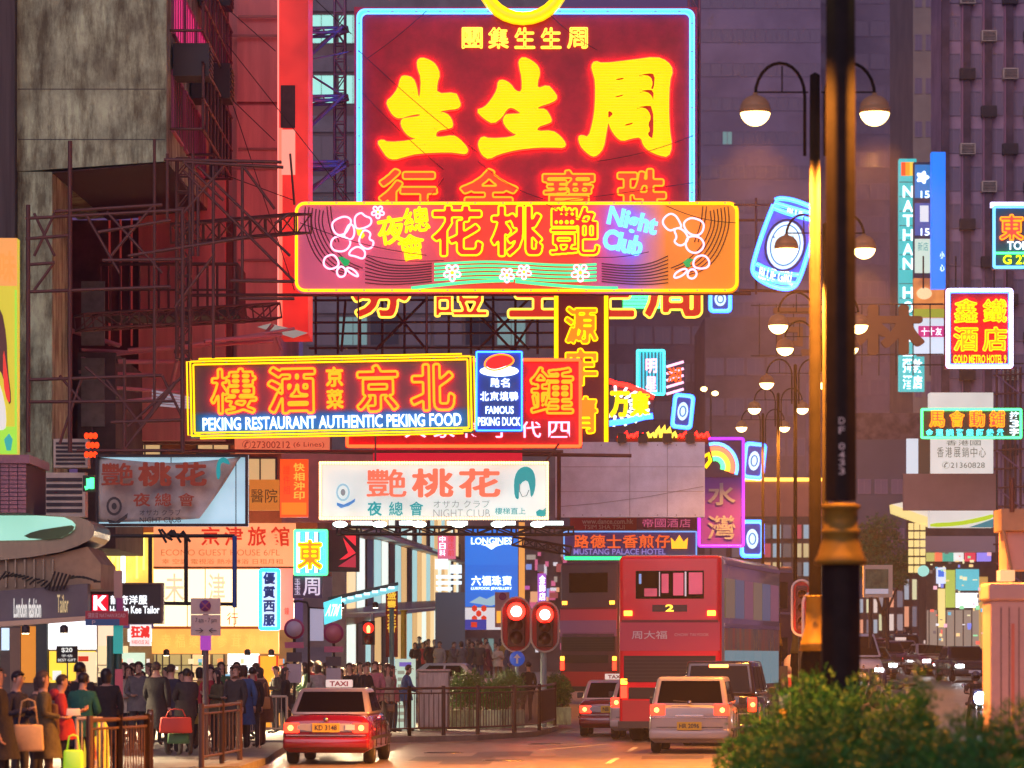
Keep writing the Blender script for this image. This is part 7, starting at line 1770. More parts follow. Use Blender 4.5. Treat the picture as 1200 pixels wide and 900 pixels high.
# --- the red double-decker
def bus(name, label, px, d, yaw, L, Wd, H, body, side, ad=True, lit=True, group='double-decker buses', rearmat=None):
    end = Vector((gx(px, d), d, ground(d))); s = Vector((-math.sin(R(yaw)), math.cos(R(yaw)), 0)); c = end + s*L/2
    root = thing(name, label, 'bus', (c.x, c.y, ground(c.y)), R(yaw), group); hw = Wd/2; y0 = -L/2
    MB().box(-hw, y0 + .06, .32, hw, L/2, H).build('body', side, root, True, bevel=.16, seg=3)
    rp = MB().box(-hw + .01, y0 - .02, .34, hw - .01, y0 + .22, H - .02).build('rear_panel', body, root, True, bevel=.12, seg=3)
    yb = y0 - .02
    B = lambda x0, x1, z0, z1, m, nm, o=.012, bv=.0, par=None: MB().box(x0, yb - o, z0, x1, yb + .004, z1).build(nm, m, par or root, bevel=bv)
    B(-hw*.66, hw*.66, H - 1.05, H - .38, CGLASS, 'upper_rear_window', .02, .04)
    if ad:  # glowing shapes on the glass stand in for neon reflections
        REFL_PINK = litmat("pink painted reflection", (.8, .12, .2), .45, .8); REFL_PALE = E("pale painted reflection", (.7, .6, .65), .6, sample=False)
        for x0, x1, z0, z1, m_ in ((-.2, -.02, H-.92, H-.45, REFL_PINK), (.08, .34, H-.98, H-.43, REFL_PINK), (.46, .80, H-.95, H-.42, REFL_PINK), (-.62, -.3, H-1.0, H-.8, REFL_PINK), (.36, .41, H-1.0, H-.4, REFL_PALE), (-.26, -.23, H-1., H-.4, REFL_PALE), (-.75, -.68, H-.7, H-.45, E('blue painted reflection', (.2, .4, .8), .6, sample=False))):
            B(x0, x1, z0, z1, m_, 'painted_reflection', .024, .02)
    B(-hw + .08, hw - .08, H - 1.62, H - 1.56, M("bus panel seam", (.16, .01, .02), .5), 'seam')
    B(-hw + .04, hw - .04, H - 2.30, H - 1.60, M("pinkish red advert panel", (.55, .04, .09), .4), 'advert_panel', .008)
    B(-hw + .14, hw - .14, H - 3.05, H - 2.42, M("engine grille black", (.015, .012, .014), .6), 'grille', .02)
    for i in range(7): B(-hw + .16, hw - .16, H - 3.02 + .085*i, H - 2.99 + .085*i, TRIM, 'grille_slat', .035)
    B(-hw + .25, hw - .4, H - 3.45, H - 3.18, M("engine grille black", (.015, .012, .014), .6), 'lower_window', .02)
    B(-hw + .10, hw - .10, .5, 1.0, M("red lower skirt", (.33, .02, .03), .4), 'engine_cover', .015); B(-hw, hw, .34, .5, TRIM, 'rear_bumper', .06)
    for x in (-1, 1):
        xa, xb = sorted((x*(hw - .14), x*(hw - .34))); B(xa, xb, H - 1.46, H - 1.34, AMB, 'marker_light', .03, .01)
        xa, xb = sorted((x*(hw - .06), x*(hw - .22))); B(xa, xb, 1.05, 1.35, TAIL, 'tail_light', .03, .01); B(xa, xb, 1.38, 1.52, AMB, 'indicator', .03, .01)
    if ad:
        B(-.42, .42, H - 1.36, H - 1.20, M("route box", (.06, .02, .02), .4), 'route_box', .02)
        for (tx, x0, x1, z0, z1, m, bo) in (("2", -.10, .10, H-1.36, H-1.19, N_YELW, .03), ("周大福", -.92, -.06, H-2.02, H-1.82, M("pale pink bus lettering", (.75, .55, .55), .5), .01), ("CHOW TAI FOOK", .12, .95, H-1.95, H-1.88, M("pale pink bus lettering", (.75, .55, .55), .5), -.01)):
            V, Fs, lo = glyphs(tx, bo); MB().add([(x0 + u*(x1 - x0), yb - .026, z0 + v*(z1 - z0)) for u, v in V], Fs).build('lettering', m, root)
        q = MB().tube([(0, yb - .03, H - 1.28)] + [(0, yb - .03, H - 1.28)], .01)
    if ad:  # green and amber streaks imitate shop light reflected in the flank
        REFL_SIDE = M("streaky green and amber reflection", (.55, .30, .06), .25, .2, noise=1, scale=1.1, col2=(.22, .42, .16), stretch=(1, 1.4, .25)); REFL_SIDE.node_tree.nodes["Principled BSDF"].inputs["Specular IOR Level"].default_value = .8
        MB().box(hw + .001, y0 + .5, H - 2.30, hw + .012, L/2 - .4, H - 1.74).build('side_reflection', REFL_SIDE, root)
    # flanks
    for sx in (-1, 1):
        for z0, z1, nm in ((H - 1.5, H - .55, 'upper_side_window'), (1.35, 2.2, 'lower_side_window')):
            n = 6
            for i in range(n):
                ya = y0 + .5 + (L - 1.0)*i/n + .04; yb2 = y0 + .5 + (L - 1.0)*(i+1)/n - .04
                x = sx*(hw + .004); MB().box(min(x, x + sx*.02), ya, z0, max(x, x + sx*.02), yb2, z1).build(nm, E('lit lower deck window', (.2, .42, .5), .45, base=(.03, .04, .05), rough=.1) if nm[0] == 'l' and ad else E('upper deck window reflection %d' % (i % 3), ((.55, .42, .14), (.15, .32, .5), (.6, .2, .25))[i % 3], .18, base=(.03, .04, .05), rough=.1) if ad else CGLASS, root)  # upper panes glow amber, blue and pink in place of neon reflections
        x = sx*(hw + .002); MB().box(min(x, x + sx*.02), y0 + .4, H - 1.72, max(x, x + sx*.02), L/2 - .3, H - 1.64).build('side_moulding', CHR, root)
        MB().box(min(x, x + sx*.03), y0 + .4, H - .22, max(x, x + sx*.03), L/2 - .3, H - .12).build('gutter', CHR, root)
        MB().box(min(x, x + sx*.02), y0 + .4, 1.14, max(x, x + sx*.02), L/2 - .3, 1.2).build('side_moulding', CHR, root)
        for yy in (y0 + 1.7, y0 + 3.0, L/2 - 2.4): wheel(root, sx*(hw - .18), yy, .48, .28)
    return root
BRED = M("bus red paint", (.78, .004, .03), .35, coat=.1); SILVB = M("polished silver bus panel", (.62, .62, .64), .16, .6)
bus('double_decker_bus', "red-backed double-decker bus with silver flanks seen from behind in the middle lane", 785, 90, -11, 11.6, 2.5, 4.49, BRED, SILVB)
DRED = M("dim plum bus panel", (.07, .03, .05), .4); DPUR = M("violet bus stripe", (.26, .10, .24), .4)
b2 = bus('double_decker_bus', "dark plum double-decker bus crossing behind the signals, left of the red bus", 690, 128, -38, 10.8, 2.5, 4.75, DRED, DRED, ad=False, rearmat=DPUR)
MB().box(-1.27, -5.2, 2.35, -1.262, 5.2, 2.9).build('violet_band', DPUR, b2); MB().box(-1.2, -5.44, 2.2, 1.2, -5.425, 2.75).build('violet_band', DPUR, b2)
for z_ in (1.0, 2.95): MB().box(-1.3, -5.2, z_, -1.28, -3.2, z_ + .07).build('lamp_strip', E("orange bus lamp strip", (1, .22, .03), 4), b2)
# --- traffic coming down the right-hand carriageway
taxi("red taxi coming towards us with both headlights on, beside the minibus", 1101, 170, 5, "HV 602", True)
taxi("red taxi coming towards us, its roof light on, left of the facing one", 1066, 182, 5, "PA 91", True)
car('saloon_car', "dark saloon with one bright headlight, furthest left of the oncoming row", 'car', 1048, 176, 5, 4.6, 1.75, 1.45, M("dark wine paint", (.08, .02, .03), .25, coat=.5), 'sedan', True)
car('saloon_car', "teal-glinting saloon behind the oncoming taxis", 'car', 1070, 205, 5, 4.6, 1.75, 1.5, M("dark teal paint", (.03, .08, .09), .25, coat=.5), 'sedan', True)
car('white_van', "white van nosing out from behind the black lamp column", 'van', 1012, 150, 5, 4.7, 1.8, 2.1, M("off white van paint", (.5, .5, .5), .3, coat=.4), 'van', True)
car('saloon_car', "grey saloon far up the right-hand carriageway with pale headlights", 'car', 1090, 225, 5, 4.5, 1.75, 1.45, M("grey car paint", (.2, .2, .22), .3, coat=.5), 'sedan', True)
car('saloon_car', "dark red saloon between the white van and the oncoming taxis", 'car', 1036, 190, 5, 4.5, 1.75, 1.45, M("deep red car paint", (.2, .02, .02), .3, coat=.5), 'sedan', True)
car('white_van', "small pale van at the far end of the oncoming queue", 'van', 1050, 235, 5, 4.6, 1.8, 2.0, M("pale van paint", (.45, .45, .42), .3), 'van', True)
car('saloon_car', "black saloon with bright headlights nearest the traffic behind the hedge", 'car', 1030, 160, 5, 4.6, 1.75, 1.45, BPAINT, 'sedan', True)
car('saloon_car', "silver-grey saloon crossing side-on behind the clipped shrubs", 'car', 590, 126, 84, 4.6, 1.75, 1.45, M('silver car paint', (.35, .35, .36), .25, coat=.5), 'sedan', False)
car('saloon_car', "dark saloon with headlights in front of the minibus at right", 'car', 1142, 158, 5, 4.6, 1.78, 1.5, BPAINT, 'sedan', True)
car('saloon_car', "wine red saloon with headlights between minibus and oncoming taxi", 'car', 1116, 200, 5, 4.6, 1.78, 1.5, M("wine car paint", (.15, .02, .03), .3, coat=.5), 'sedan', True)
# minibus
root = thing('minibus', "cream minibus with green roof and red stripe coming towards us on the right", 'minibus', (gx(1134, 180), 184, ground(184)), R(5)); hw = 1.1
CRB = M("cream minibus paint", (.55, .50, .40), .35, coat=.3)
MB().box(-hw, -3.3, .35, hw, 3.3, 2.55).build('body', CRB, root, True, bevel=.14, seg=3); MB().box(-hw*.98, -3.25, 2.5, hw*.98, 3.2, 2.85).build('roof', M("minibus green roof", (.05, .2, .12), .4), root, True, bevel=.12, seg=3)
for x0, x1 in ((-.95, -.03), (.03, .95)): MB().box(x0, -3.34, 1.45, x1, -3.29, 2.35).build('windscreen', CGLASS, root, bevel=.02)
MB().box(-hw*.9, -3.335, 1.18, hw*.9, -3.30, 1.36).build('red_stripe', M("orange red stripe", (.6, .09, .03), .4), root); MB().box(-.5, -3.33, 2.5, .5, -3.24, 2.75).build('destination_box', E("mint box", (.5, .8, .6), .7), root)
for x in (-.8, .8): disc(root, (x, -3.31, .8), .12, CLEARL, 'headlight', .03); wheel(root, x*1.1, -2.2, .38, .22); wheel(root, x*1.1, 2.0, .38, .22)
MB().box(-hw, -3.4, .35, hw, -3.25, .6).build('bumper', TRIM, root, bevel=.02); MB().box(-.25, -3.43, .62, .25, -3.31, .74).build('number_plate', PLATEW, root)
for i in range(4):
    for sx in (-1, 1): MB().box(sx*hw - .012, -2.6 + 1.4*i, 1.45, sx*hw + .012, -1.4 + 1.4*i, 2.3).build('side_window', CGLASS, root)
# motorcycle with rider and glaring lamp
def motorbike(label, px, d, lit, yaw=5):
    root = thing('motorcycle', label, 'motorcycle', (gx(px, d), d, ground(d)), R(yaw))
    for y in (-.68, .68):
        MB().lathe([(.22, -.05), (.29, -.05), (.31, 0), (.29, .05), (.22, .05)], (0, y, .31), 18, 'x').build('wheel', TYRE, root, True); MB().lathe([(.21, -.03), (.21, .03)], (0, y, .31), 12, 'x').build('rim', RIMM, root)
    MB().lathe([(.02, -.5), (.13, -.35), (.17, -.05), (.15, .2), (.05, .35)], (0, -.05, .78), 12, 'y').build('fuel_tank', M("dark blue bike paint", (.02, .03, .08), .2, coat=.5), root, True)
    MB().box(-.13, .15, .74, .13, .75, .84).build('seat', TRIM, root, True, bevel=.04); MB().box(-.15, -.25, .35, .15, .3, .65).build('engine', STEEL, root, bevel=.04)
    for x in (-.09, .09): pole(root, (x, -.68, .31), (x, -.42, .98), .025, CHR, 'fork')
    MB().tube([(-.36, -.32, 1.08), (-.2, -.38, 1.05), (.2, -.38, 1.05), (.36, -.32, 1.08)], .016, 6).build('handlebar', TRIM, root, True)
    MB().box(-.2, -.62, .78, .2, -.42, 1.2).build('fairing', M("dark blue bike paint", (.02, .03, .08), .2, coat=.5), root, True, bevel=.05)
    disc(root, (0, -.63, .95), .17 if lit else .10, E("dazzling headlamp", (.85, .95, 1), 60) if lit else CLEARL, 'headlight', .03)
    if lit:
        ld = bpy.data.lights.new("headlamp_beam", 'SPOT'); ld.energy = 9000; ld.color = (.6, .8, 1); ld.spot_size = R(24); ld.spot_blend = .8; ld.shadow_soft_size = .1
        lo = bpy.data.objects.new("headlamp_beam", ld); COL.objects.link(lo); lo.parent = root; lo.location = (0, -.75, .95); lo.rotation_euler = (R(-88), 0, R(0))
    for x in (-.4, .4): pole(root, (x*.8, -.35, 1.1), (x, -.38, 1.25), .01, CHR, 'mirror_stalk'); disc(root, (x, -.38, 1.28), .06, CHR, 'mirror', .015, 12)
    pole(root, (.16, .2, .35), (.2, .85, .45), .045, CHR, 'exhaust', 8)
    return root
m1 = motorbike("motorcycle with a dazzling white headlight coming towards us at right", 1143, 100, True)
motorbike("dark scooter parked beyond the hedge beside the black column", 1031, 128, False, -60); motorbike("dark motorcycle with round wheel showing over the hedge near the column", 1050, 124, False, -70)

# ================================================================== people
SKIN = M("skin", (.50, .30, .21), .55); HAIR = M("black hair", (.012, .010, .010), .45); HAIR2 = M('dark brown hair', (.05, .025, .015), .5, noise=.5, scale=30, bump=.5); HAIR3 = M('grey brown hair', (.09, .06, .045), .6, noise=.5, scale=30, bump=.5); SHOE = M("dark shoes", (.03, .025, .025), .5)
def limb_hand(mb, wrist, dirv, side, curl=.5):
    """palm, four bent fingers of unequal length, and a thumb from the side of the palm"""
    d_ = Vector(dirv).normalized(); s = Vector((1, 0, 0)) if abs(d_.x) < .8 else Vector((0, 1, 0)); s = (s - d_*s.dot(d_)).normalized(); n = d_.cross(s).normalized()
    w = Vector(wrist)
    mb.hexa([w - s*.028 - n*.014, w + s*.028 - n*.014, w + s*.028 + n*.014, w - s*.028 + n*.014], [w + d_*.09 - s*.042 - n*.013, w + d_*.09 + s*.042 - n*.013, w + d_*.09 + s*.042 + n*.013, w + d_*.09 - s*.042 + n*.013])
    for i, L in enumerate((.062, .075, .07, .055)):
        b = w + d_*.088 + s*(-.033 + .022*i); k = b + d_*L*.5 + n*curl*.012; t = k + d_*L*.42 + n*curl*.035
        mb.tube([b, k, t], .009, 5, rr=[.010, .009, .007])
    b = w + d_*.03 + s*side*.034; mb.tube([b, b + d_*.035 + s*side*.028, b + d_*.07 + s*side*.032 + n*.01], .01, 5, rr=[.012, .010, .008])
def person_mesh(name, pose, build=1.0):
    J = dict(pelvis=(0,0,.93), waist=(0,.01,1.06), chest=(0,.0,1.28), neck=(0,.01,1.46), skull0=(0,-.01,1.545), skull1=(0,-.015,1.63), skull2=(0,0,1.70),
        shl=(-.17,0,1.40), shr=(.17,0,1.40), ell=(-.22,.03,1.13), elr=(.22,.03,1.13), hal=(-.21,-.05,.88), har=(.21,-.05,.88),
        hipl=(-.09,0,.90), hipr=(.09,0,.90), knl=(-.10,-.02,.50), knr=(.10,-.02,.50), anl=(-.10,.02,.09), anr=(.10,.02,.09), tol=(-.12,-.16,.04), tor=(.12,-.16,.04))
    J.update(pose); names = list(J); idx = {n: i for i, n in enumerate(names)}
    rad = dict(pelvis=(.165,.125), waist=(.155,.12), chest=(.175,.13), neck=(.058,.06), skull0=(.068,.08), skull1=(.078,.092), skull2=(.062,.075), shl=(.085,.08), shr=(.085,.08), ell=(.062,.062), elr=(.062,.062), hal=(.04,.04), har=(.04,.04),
        hipl=(.105,.105), hipr=(.105,.105), knl=(.072,.075), knr=(.072,.075), anl=(.05,.055), anr=(.05,.055), tol=(.045,.03), tor=(.045,.03))
    ed = [('pelvis','waist'),('waist','chest'),('chest','neck'),('neck','skull0'),('skull0','skull1'),('skull1','skull2'),('chest','shl'),('shl','ell'),('ell','hal'),('chest','shr'),('shr','elr'),('elr','har'),
          ('pelvis','hipl'),('hipl','knl'),('knl','anl'),('anl','tol'),('pelvis','hipr'),('hipr','knr'),('knr','anr'),('anr','tor')]
    me = bpy.data.meshes.new(name); me.from_pydata([J[n] for n in names], [(idx[a], idx[b_]) for a, b_ in ed], [])
    o = bpy.data.objects.new('tmp', me); COL.objects.link(o)
    sk = o.modifiers.new('s', 'SKIN'); sk.use_smooth_shade = True; sb = o.modifiers.new('d', 'SUBSURF'); sb.levels = 1; sb.render_levels = 1
    for n in names: r_ = rad[n]; q = build if n in ('pelvis','waist','chest','shl','shr','hipl','hipr','ell','elr') else 1; me.skin_vertices[0].data[idx[n]].radius = (r_[0]*q*.86, r_[1]*q*.86)
    me.skin_vertices[0].data[idx['pelvis']].use_root = True
    dg = bpy.context.evaluated_depsgraph_get(); dg.update(); ev = o.evaluated_get(dg); m2 = bpy.data.meshes.new_from_object(ev)
    V = [tuple(v.co) for v in m2.vertices]; Fc = [list(p.vertices) for p in m2.polygons]; bpy.data.objects.remove(o)
    segs = [(Vector(J[a]), Vector(J[b_]), (a, b_)) for a, b_ in ed]; mi = []
    for f in Fc:
        c = sum((Vector(V[i]) for i in f), Vector()) / len(f); best = 9; bb = None
        for a, b_, nm in segs:
            t = max(0, min(1, (c - a).dot(b_ - a) / max((b_ - a).length_squared, 1e-6))); q = (c - a - (b_ - a)*t).length
            if q < best: best = q; bb = (nm, t)
        nm, t = bb
        if nm[0] in ('skull0','skull1') or nm == ('neck','skull0') : m = 2
        elif nm[1] in ('hal','har') and t > .93: m = 2
        elif nm[0] in ('anl','anr'): m = 3
        elif nm[1] in ('knl','knr','anl','anr') or (nm[1] in ('hipl','hipr') and c.z < .86): m = 1
        else: m = 0
        mi.append(m)
    mb = MB(); mb.v = V; mb.f = Fc; mb.m = mi
    mb.cur = 2
    for w_, e_, s_ in (('hal','ell',1), ('har','elr',-1)):
        limb_hand(mb, Vector(J[w_]), Vector(J[w_]) - Vector(J[e_]), s_, .8)
    sk1 = Vector(J['skull1'])
    mb.add([sk1 + Vector(p) for p in ((-.014,-.088,-.02), (.014,-.088,-.02), (0,-.088,.022), (0,-.112,-.018))], [(0,1,3), (1,2,3), (2,0,3)])   # nose
    for x in (-1, 1): mb.ball(tuple(sk1 + Vector((x*.082, .01, -.01))), .012, .022, .032, 6, 4)
    mb.cur = 4
    for x in (-1, 1): mb.ball(tuple(sk1 + Vector((x*.032, -.080, .012))), .012, .010, .008, 6, 4)
    mb.cur = 5; mb.ball(tuple(sk1 + Vector((0, -.080, -.05))), .024, .010, .006, 6, 4)
    return mb.mesh(name, [SKIN, SKIN, SKIN, SHOE, INK, M("lips", (.35, .12, .10), .5)], True), J
PO = {
 'stand': {},
 'walk': dict(knl=(-.10,-.16,.52), anl=(-.10,-.10,.10), tol=(-.12,-.27,.07), knr=(.10,.06,.50), anr=(.10,.28,.12), tor=(.12,.14,.03), ell=(-.23,.10,1.14), hal=(-.22,.06,.91), elr=(.23,-.04,1.14), har=(.2,-.22,.98)),
 'phone': dict(ell=(-.23,-.02,1.14), hal=(-.07,-.26,1.20), elr=(.23,-.02,1.14), har=(.08,-.26,1.18), skull0=(0,-.03,1.54), skull1=(0,-.055,1.62), skull2=(0,-.04,1.69)),
 'bag': dict(elr=(.25,-.02,1.14), har=(.24,-.10,.90), ell=(-.22,.03,1.15), hal=(-.13,-.20,1.10)),
 'lean': dict(pelvis=(.02,.02,.92), chest=(-.01,-.04,1.27), neck=(-.01,-.06,1.44), skull0=(-.01,-.10,1.52), skull1=(-.01,-.13,1.60), skull2=(-.01,-.12,1.67), shl=(-.18,-.05,1.38), shr=(.17,-.05,1.38), ell=(-.2,-.12,1.14), hal=(-.08,-.3,1.06), elr=(.22,-.1,1.13), har=(.1,-.3,1.02)),
 'shoulder': dict(elr=(.25,.02,1.16), har=(.13,-.12,1.34)),
}
PM = {}
for nm_, po_ in PO.items():
    for bl in (1.0, 1.16): PM[(nm_, bl)] = person_mesh('person', po_, bl)
def hair_mesh(kind, J):
    c = Vector(J['skull1']); mb = MB()
    mb.v = []; n, m = 14, 8; R_ = (.089, .103, .094); cc = c + Vector((0, .012, .02))
    vs = []; fs = []
    low = {'short': -.05, 'bob': -.14, 'long': -.32, 'bald': 0}[kind]
    for i in range(m + 1):
        t = i/m
        for k in range(n):
            a = 2*math.pi*k/n; w9 = 1 + .035*math.sin(5*a + 3*t) + .03*math.sin(9*a - 5*t); x = math.cos(a)*w9; y = math.sin(a)*w9
            front = max(0, -y); z1 = low + (.10 - low) * min(1, front*1.35) ** .8 * (1 if front > .25 else .0)
            if t < .6:
                u = t/.6*math.pi/2 * (1 - .30*min(1, front*1.3)); vs.append((cc.x + R_[0]*x*math.sin(u), cc.y + R_[1]*y*(1 - .12*front)*math.sin(u), cc.z + .004 + R_[2]*math.cos(u)*(1 if True else 0)))
            else:
                u = (t - .6)/.4; zz_ = lerp(.0, z1 if z1 < .0 else 0.0, u); w_ = 1 - .12*u if kind != 'short' else 1 - .16*u
                lift = .044*min(1, front*1.3)
                vs.append((cc.x + R_[0]*x*w_*1.0, cc.y + R_[1]*y*(1 - .12*front)*w_, cc.z + zz_ + lift))
    for i in range(m):
        for k in range(n): k2 = (k+1) % n; fs.append((i*n+k, i*n+k2, (i+1)*n+k2, (i+1)*n+k))
    mb.add(vs, fs); return mb.mesh('hair', HAIR, True)
HM = {}
CL = {n: M(n + " cloth", c, .85, noise=.3, scale=7, bump=.6) for n, c in {
 'black': (.018,.017,.02), 'navy': (.02,.025,.055), 'red': (.42,.03,.045), 'teal': (.01,.14,.11), 'olive': (.10,.09,.045), 'brown': (.14,.07,.04), 'grey': (.14,.14,.15), 'tan': (.34,.24,.14), 'cream': (.5,.45,.36),
 'denim': (.05,.08,.15), 'wine': (.16,.02,.04), 'mustard': (.42,.26,.04), 'white': (.6,.58,.55), 'green': (.05,.15,.06), 'blue': (.04,.12,.3), 'pink': (.5,.2,.24), 'charcoal': (.05,.048,.05), 'lightgrey': (.3,.3,.3)}.items()}
def person(label, px, d, face, pose='stand', top='black', bot='black', hair='short', h=1.0, build=1.0, coat=False, hood=None, group=None, z=None):
    """face: degrees, 0 looks towards the camera"""
    zz_ = (ground(d) + .13) if z is None else z
    root = thing('person', label, 'person', (gx(px, d), d, zz_), R(face), group); root.rotation_euler = (R((px*7 % 7) - 3), R((px*3 % 5) - 2), R(face))
    me, J = PM[(pose, build)]
    o = link('body', me, root); o.scale = (h, h, h)
    for i, m in ((0, CL[top]), (1, CL[bot])): o.material_slots[i].link = 'OBJECT'; o.material_slots[i].material = m
    key = (hair, pose)
    if key not in HM: HM[key] = hair_mesh(hair, J)
    hh = link('hair', HM[key], o); hh.material_slots[0].link = 'OBJECT'; hh.material_slots[0].material = (HAIR, HAIR2, HAIR3)[int(px*3 + d) % 3]
    ck = ('coat', pose, coat)
    if ck not in HM:
        zl = .52 if coat else .80
        p = Vector(J['pelvis']); r0 = .165; mb = MB()
        prof = [(1.10, .168, .135), (.98, .175, .15), (.88, .185, .16)] + ([(.7, .20, .18), (.55, .215, .195)] if coat else [(.80, .188, .165)])
        n = 16; vs = []; fs = []
        for (q, rx, ry) in prof:
            for k in range(n): a = 2*math.pi*k/n; w_ = 1 + .04*math.sin(3*a + q*9); vs.append((p.x + rx*w_*math.cos(a), p.y + ry*w_*math.sin(a), q))
        for i in range(len(prof) - 1):
            for k in range(n): k2 = (k+1) % n; fs.append((i*n+k2, i*n+k, (i+1)*n+k, (i+1)*n+k2))
        HM[ck] = mb.add(vs, fs).mesh('coat_skirt', CL['black'], True)
    o2 = link('coat_skirt', HM[ck], o); o2.scale = (build*1.02, build*1.06, 1); o2.material_slots[0].link = 'OBJECT'; o2.material_slots[0].material = CL[top]
    if hood:
        hk = ('hood', pose)
        if hk not in HM: c = Vector(J['neck']); HM[hk] = MB().ball((c.x, c.y + .07, c.z - .01), .13, .09, .09, 12, 7).mesh('hood', CL['red'], True)
        o3 = link('hood', HM[hk], o); o3.material_slots[0].link = 'OBJECT'; o3.material_slots[0].material = CL[hood]
    return root
def bag(name, label, px, d, z_, mat, w_=.34, h_=.30, t_=.12, rz=0, strap=.25, cat='bag'):
    root = thing(name, label, cat, (gx(px, d), d, z_), R(rz))
    mb = MB(); mb.hexa([(-w_/2, -t_/2, 0), (w_/2, -t_/2, 0), (w_/2, t_/2, 0), (-w_/2, t_/2, 0)], [(-w_*.46, -t_*.3, h_), (w_*.46, -t_*.3, h_), (w_*.46, t_*.3, h_), (-w_*.46, t_*.3, h_)]); mb.build('pouch', mat, root, True, bevel=.03)
    if strap: MB().tube([(-w_*.3, 0, h_), (-w_*.2, 0, h_ + strap*.9), (0, 0, h_ + strap), (w_*.2, 0, h_ + strap*.9), (w_*.3, 0, h_)], .012, 5).build('strap', mat, root, True)
    return root
# the queue at lower left, near
NP = [
 ("person in dark coat cut by the left edge of the photo, facing right", 4, 49.5, 80, 'stand', 'black', 'black', 'short', 1.03, 1.16, True),
 ("dark-haired person in navy jacket looking down, second from the left edge", 24, 51, 60, 'phone', 'navy', 'charcoal', 'short', 1.0, 1.0, False),
 ("person in blue-black jacket with pale collar beside the cream handbag", 43, 53, 75, 'lean', 'charcoal', 'black', 'bob', .97, 1.0, False),
 ("brown-haired person in olive coat carrying a backpack, left of the red jacket", 58, 50.5, 100, 'bag', 'olive', 'brown', 'bob', 1.0, 1.0, True),
 ("person in bright red hooded jacket near the front of the queue", 77, 52, 95, 'phone', 'red', 'charcoal', 'short', .97, 1.16, False, 'red'),
 ("person in teal-green top standing right of the red jacket, back to us", 99, 54, 165, 'phone', 'teal', 'navy', 'short', .98, 1.16, False),
 ("taller person in black behind the teal-green top", 92, 57, 180, 'stand', 'black', 'black', 'short', 1.06, 1.16, True),
 ("person in black coat half behind the dark green post", 128, 60, 190, 'stand', 'black', 'black', 'bob', 1.0, 1.16, True),
 ("person in grey checked jacket with light hair right of the green post", 161, 74, 10, 'bag', 'grey', 'charcoal', 'short', 1.05, 1.16, False),
 ("big person in long black coat, darkest figure in the middle of the queue", 188, 71, 170, 'walk', 'black', 'black', 'short', 1.05, 1.16, True),
 ("second dark-coated person overlapping the darkest figure", 202, 73.5, 150, 'stand', 'navy', 'black', 'short', 1.02, 1.16, True),
 ("person in dark grey jacket left of the no-stopping pole", 217, 72, 200, 'lean', 'charcoal', 'charcoal', 'short', .99, 1.16, False),
 ("person in mustard coat glowing behind the no-stopping pole", 236, 78, 180, 'stand', 'mustard', 'brown', 'bob', .98, 1.0, True),
 ("person with long hair and khaki scarf right of the no-stopping pole", 252, 75, 300, 'phone', 'olive', 'black', 'long', .96, 1.0, False),
 ("person in blue-grey coat with black hair, near the cream barrier", 268, 76, 320, 'stand', 'grey', 'charcoal', 'short', 1.0, 1.0, True),
 ("person in brown patterned long coat right beside the cream barrier", 306, 79.5, 250, 'lean', 'brown', 'brown', 'bob', .99, 1.16, True),
 ("person with long dark hair and yellow scarf just left of the taxi", 338, 83, 80, 'stand', 'black', 'black', 'long', .97, 1.0, False),
]
for t in NP: person(t[0], t[1], t[2], t[3], t[4], t[5], t[6], t[7], t[8], t[9], t[10], t[11] if len(t) > 11 else None)
HB = M("cream leather bag", (.62, .46, .24), .5, noise=.15, scale=6); bag('handbag', "big cream handbag hanging among the people at far left", 33, 50.1, .13 + .66, HB, .42, .36, .16, 10, .34)
bag('handbag', "tan bag at the hip of the person beside the cream barrier", 311, 78.8, .95, M("tan bag cloth", (.45, .28, .1), .6), .28, .26, .12, 60, .3)
bag('plastic_bag', "lime green carrier bag hanging at the railing end of the queue", 86, 50.6, .42, E("lime plastic bag", (.35, .75, .02), .45, base=(.4, .7, .05)), .28, .38, .14, 0, .2)
bag('backpack', "brown backpack worn by the person left of the red jacket", 63, 50.75, 1.0, CL['brown'], .32, .42, .16, 100, .0, 'backpack')
bag('paper_bag', "red and green paper bag carried low by the dark figures in the queue", 206, 70.3, .62, M("red paper bag", (.55, .05, .03), .6), .62, .3, .16, 8, .15); bag('green_parcel', "dark green parcel hanging under the red bag", 209, 70.4, .42, M("dark green parcel", (.03, .12, .04), .6), .42, .2, .14, 5, .0, 'parcel')
bag('paper_note', "folded white paper in the hand of the red-jacketed person", 86, 51.7, 1.24, WHITE, .2, .1, .02, 20, 0, 'paper')
# the crowd further back: rows behind the taxi and along the shops
random.seed(21)
tops = ['black', 'charcoal', 'navy', 'brown', 'grey', 'wine', 'olive', 'red', 'tan', 'lightgrey', 'pink', 'green', 'black', 'white', 'mustard', 'blue', 'cream', 'denim']
hairs = ['short', 'bob', 'long', 'short', 'bob']; poses = list(PO)
place_words = []
def crowd(spots, where, grp, d0, d1, hmin=.92):
    for i, px in enumerate(spots):
        tp = random.choice(tops); bt_ = random.choice(['black', 'denim', 'charcoal', 'brown', 'navy']); hr = random.choice(hairs); ps_ = random.choice(poses); f = random.choice([0, 20, -30, 15, 200, 80, -80, 150, -15, 60, -60]); dd = random.uniform(d0, d1)
        hw_ = {'short': 'short hair', 'bob': 'bobbed hair', 'long': 'long hair'}[hr]
        fw = 'facing us' if abs(f) < 40 else ('back to us' if 140 < f < 210 else 'in profile')
        person("person in %s, %s, %s, %s" % ((tp + (' coat' if i % 3 == 0 else ' jacket')), hw_, fw, where(i, px)), px, dd, f, ps_, tp, bt_, hr, random.uniform(hmin, 1.05), random.choice([1.0, 1.16]), i % 3 == 0, None, grp)
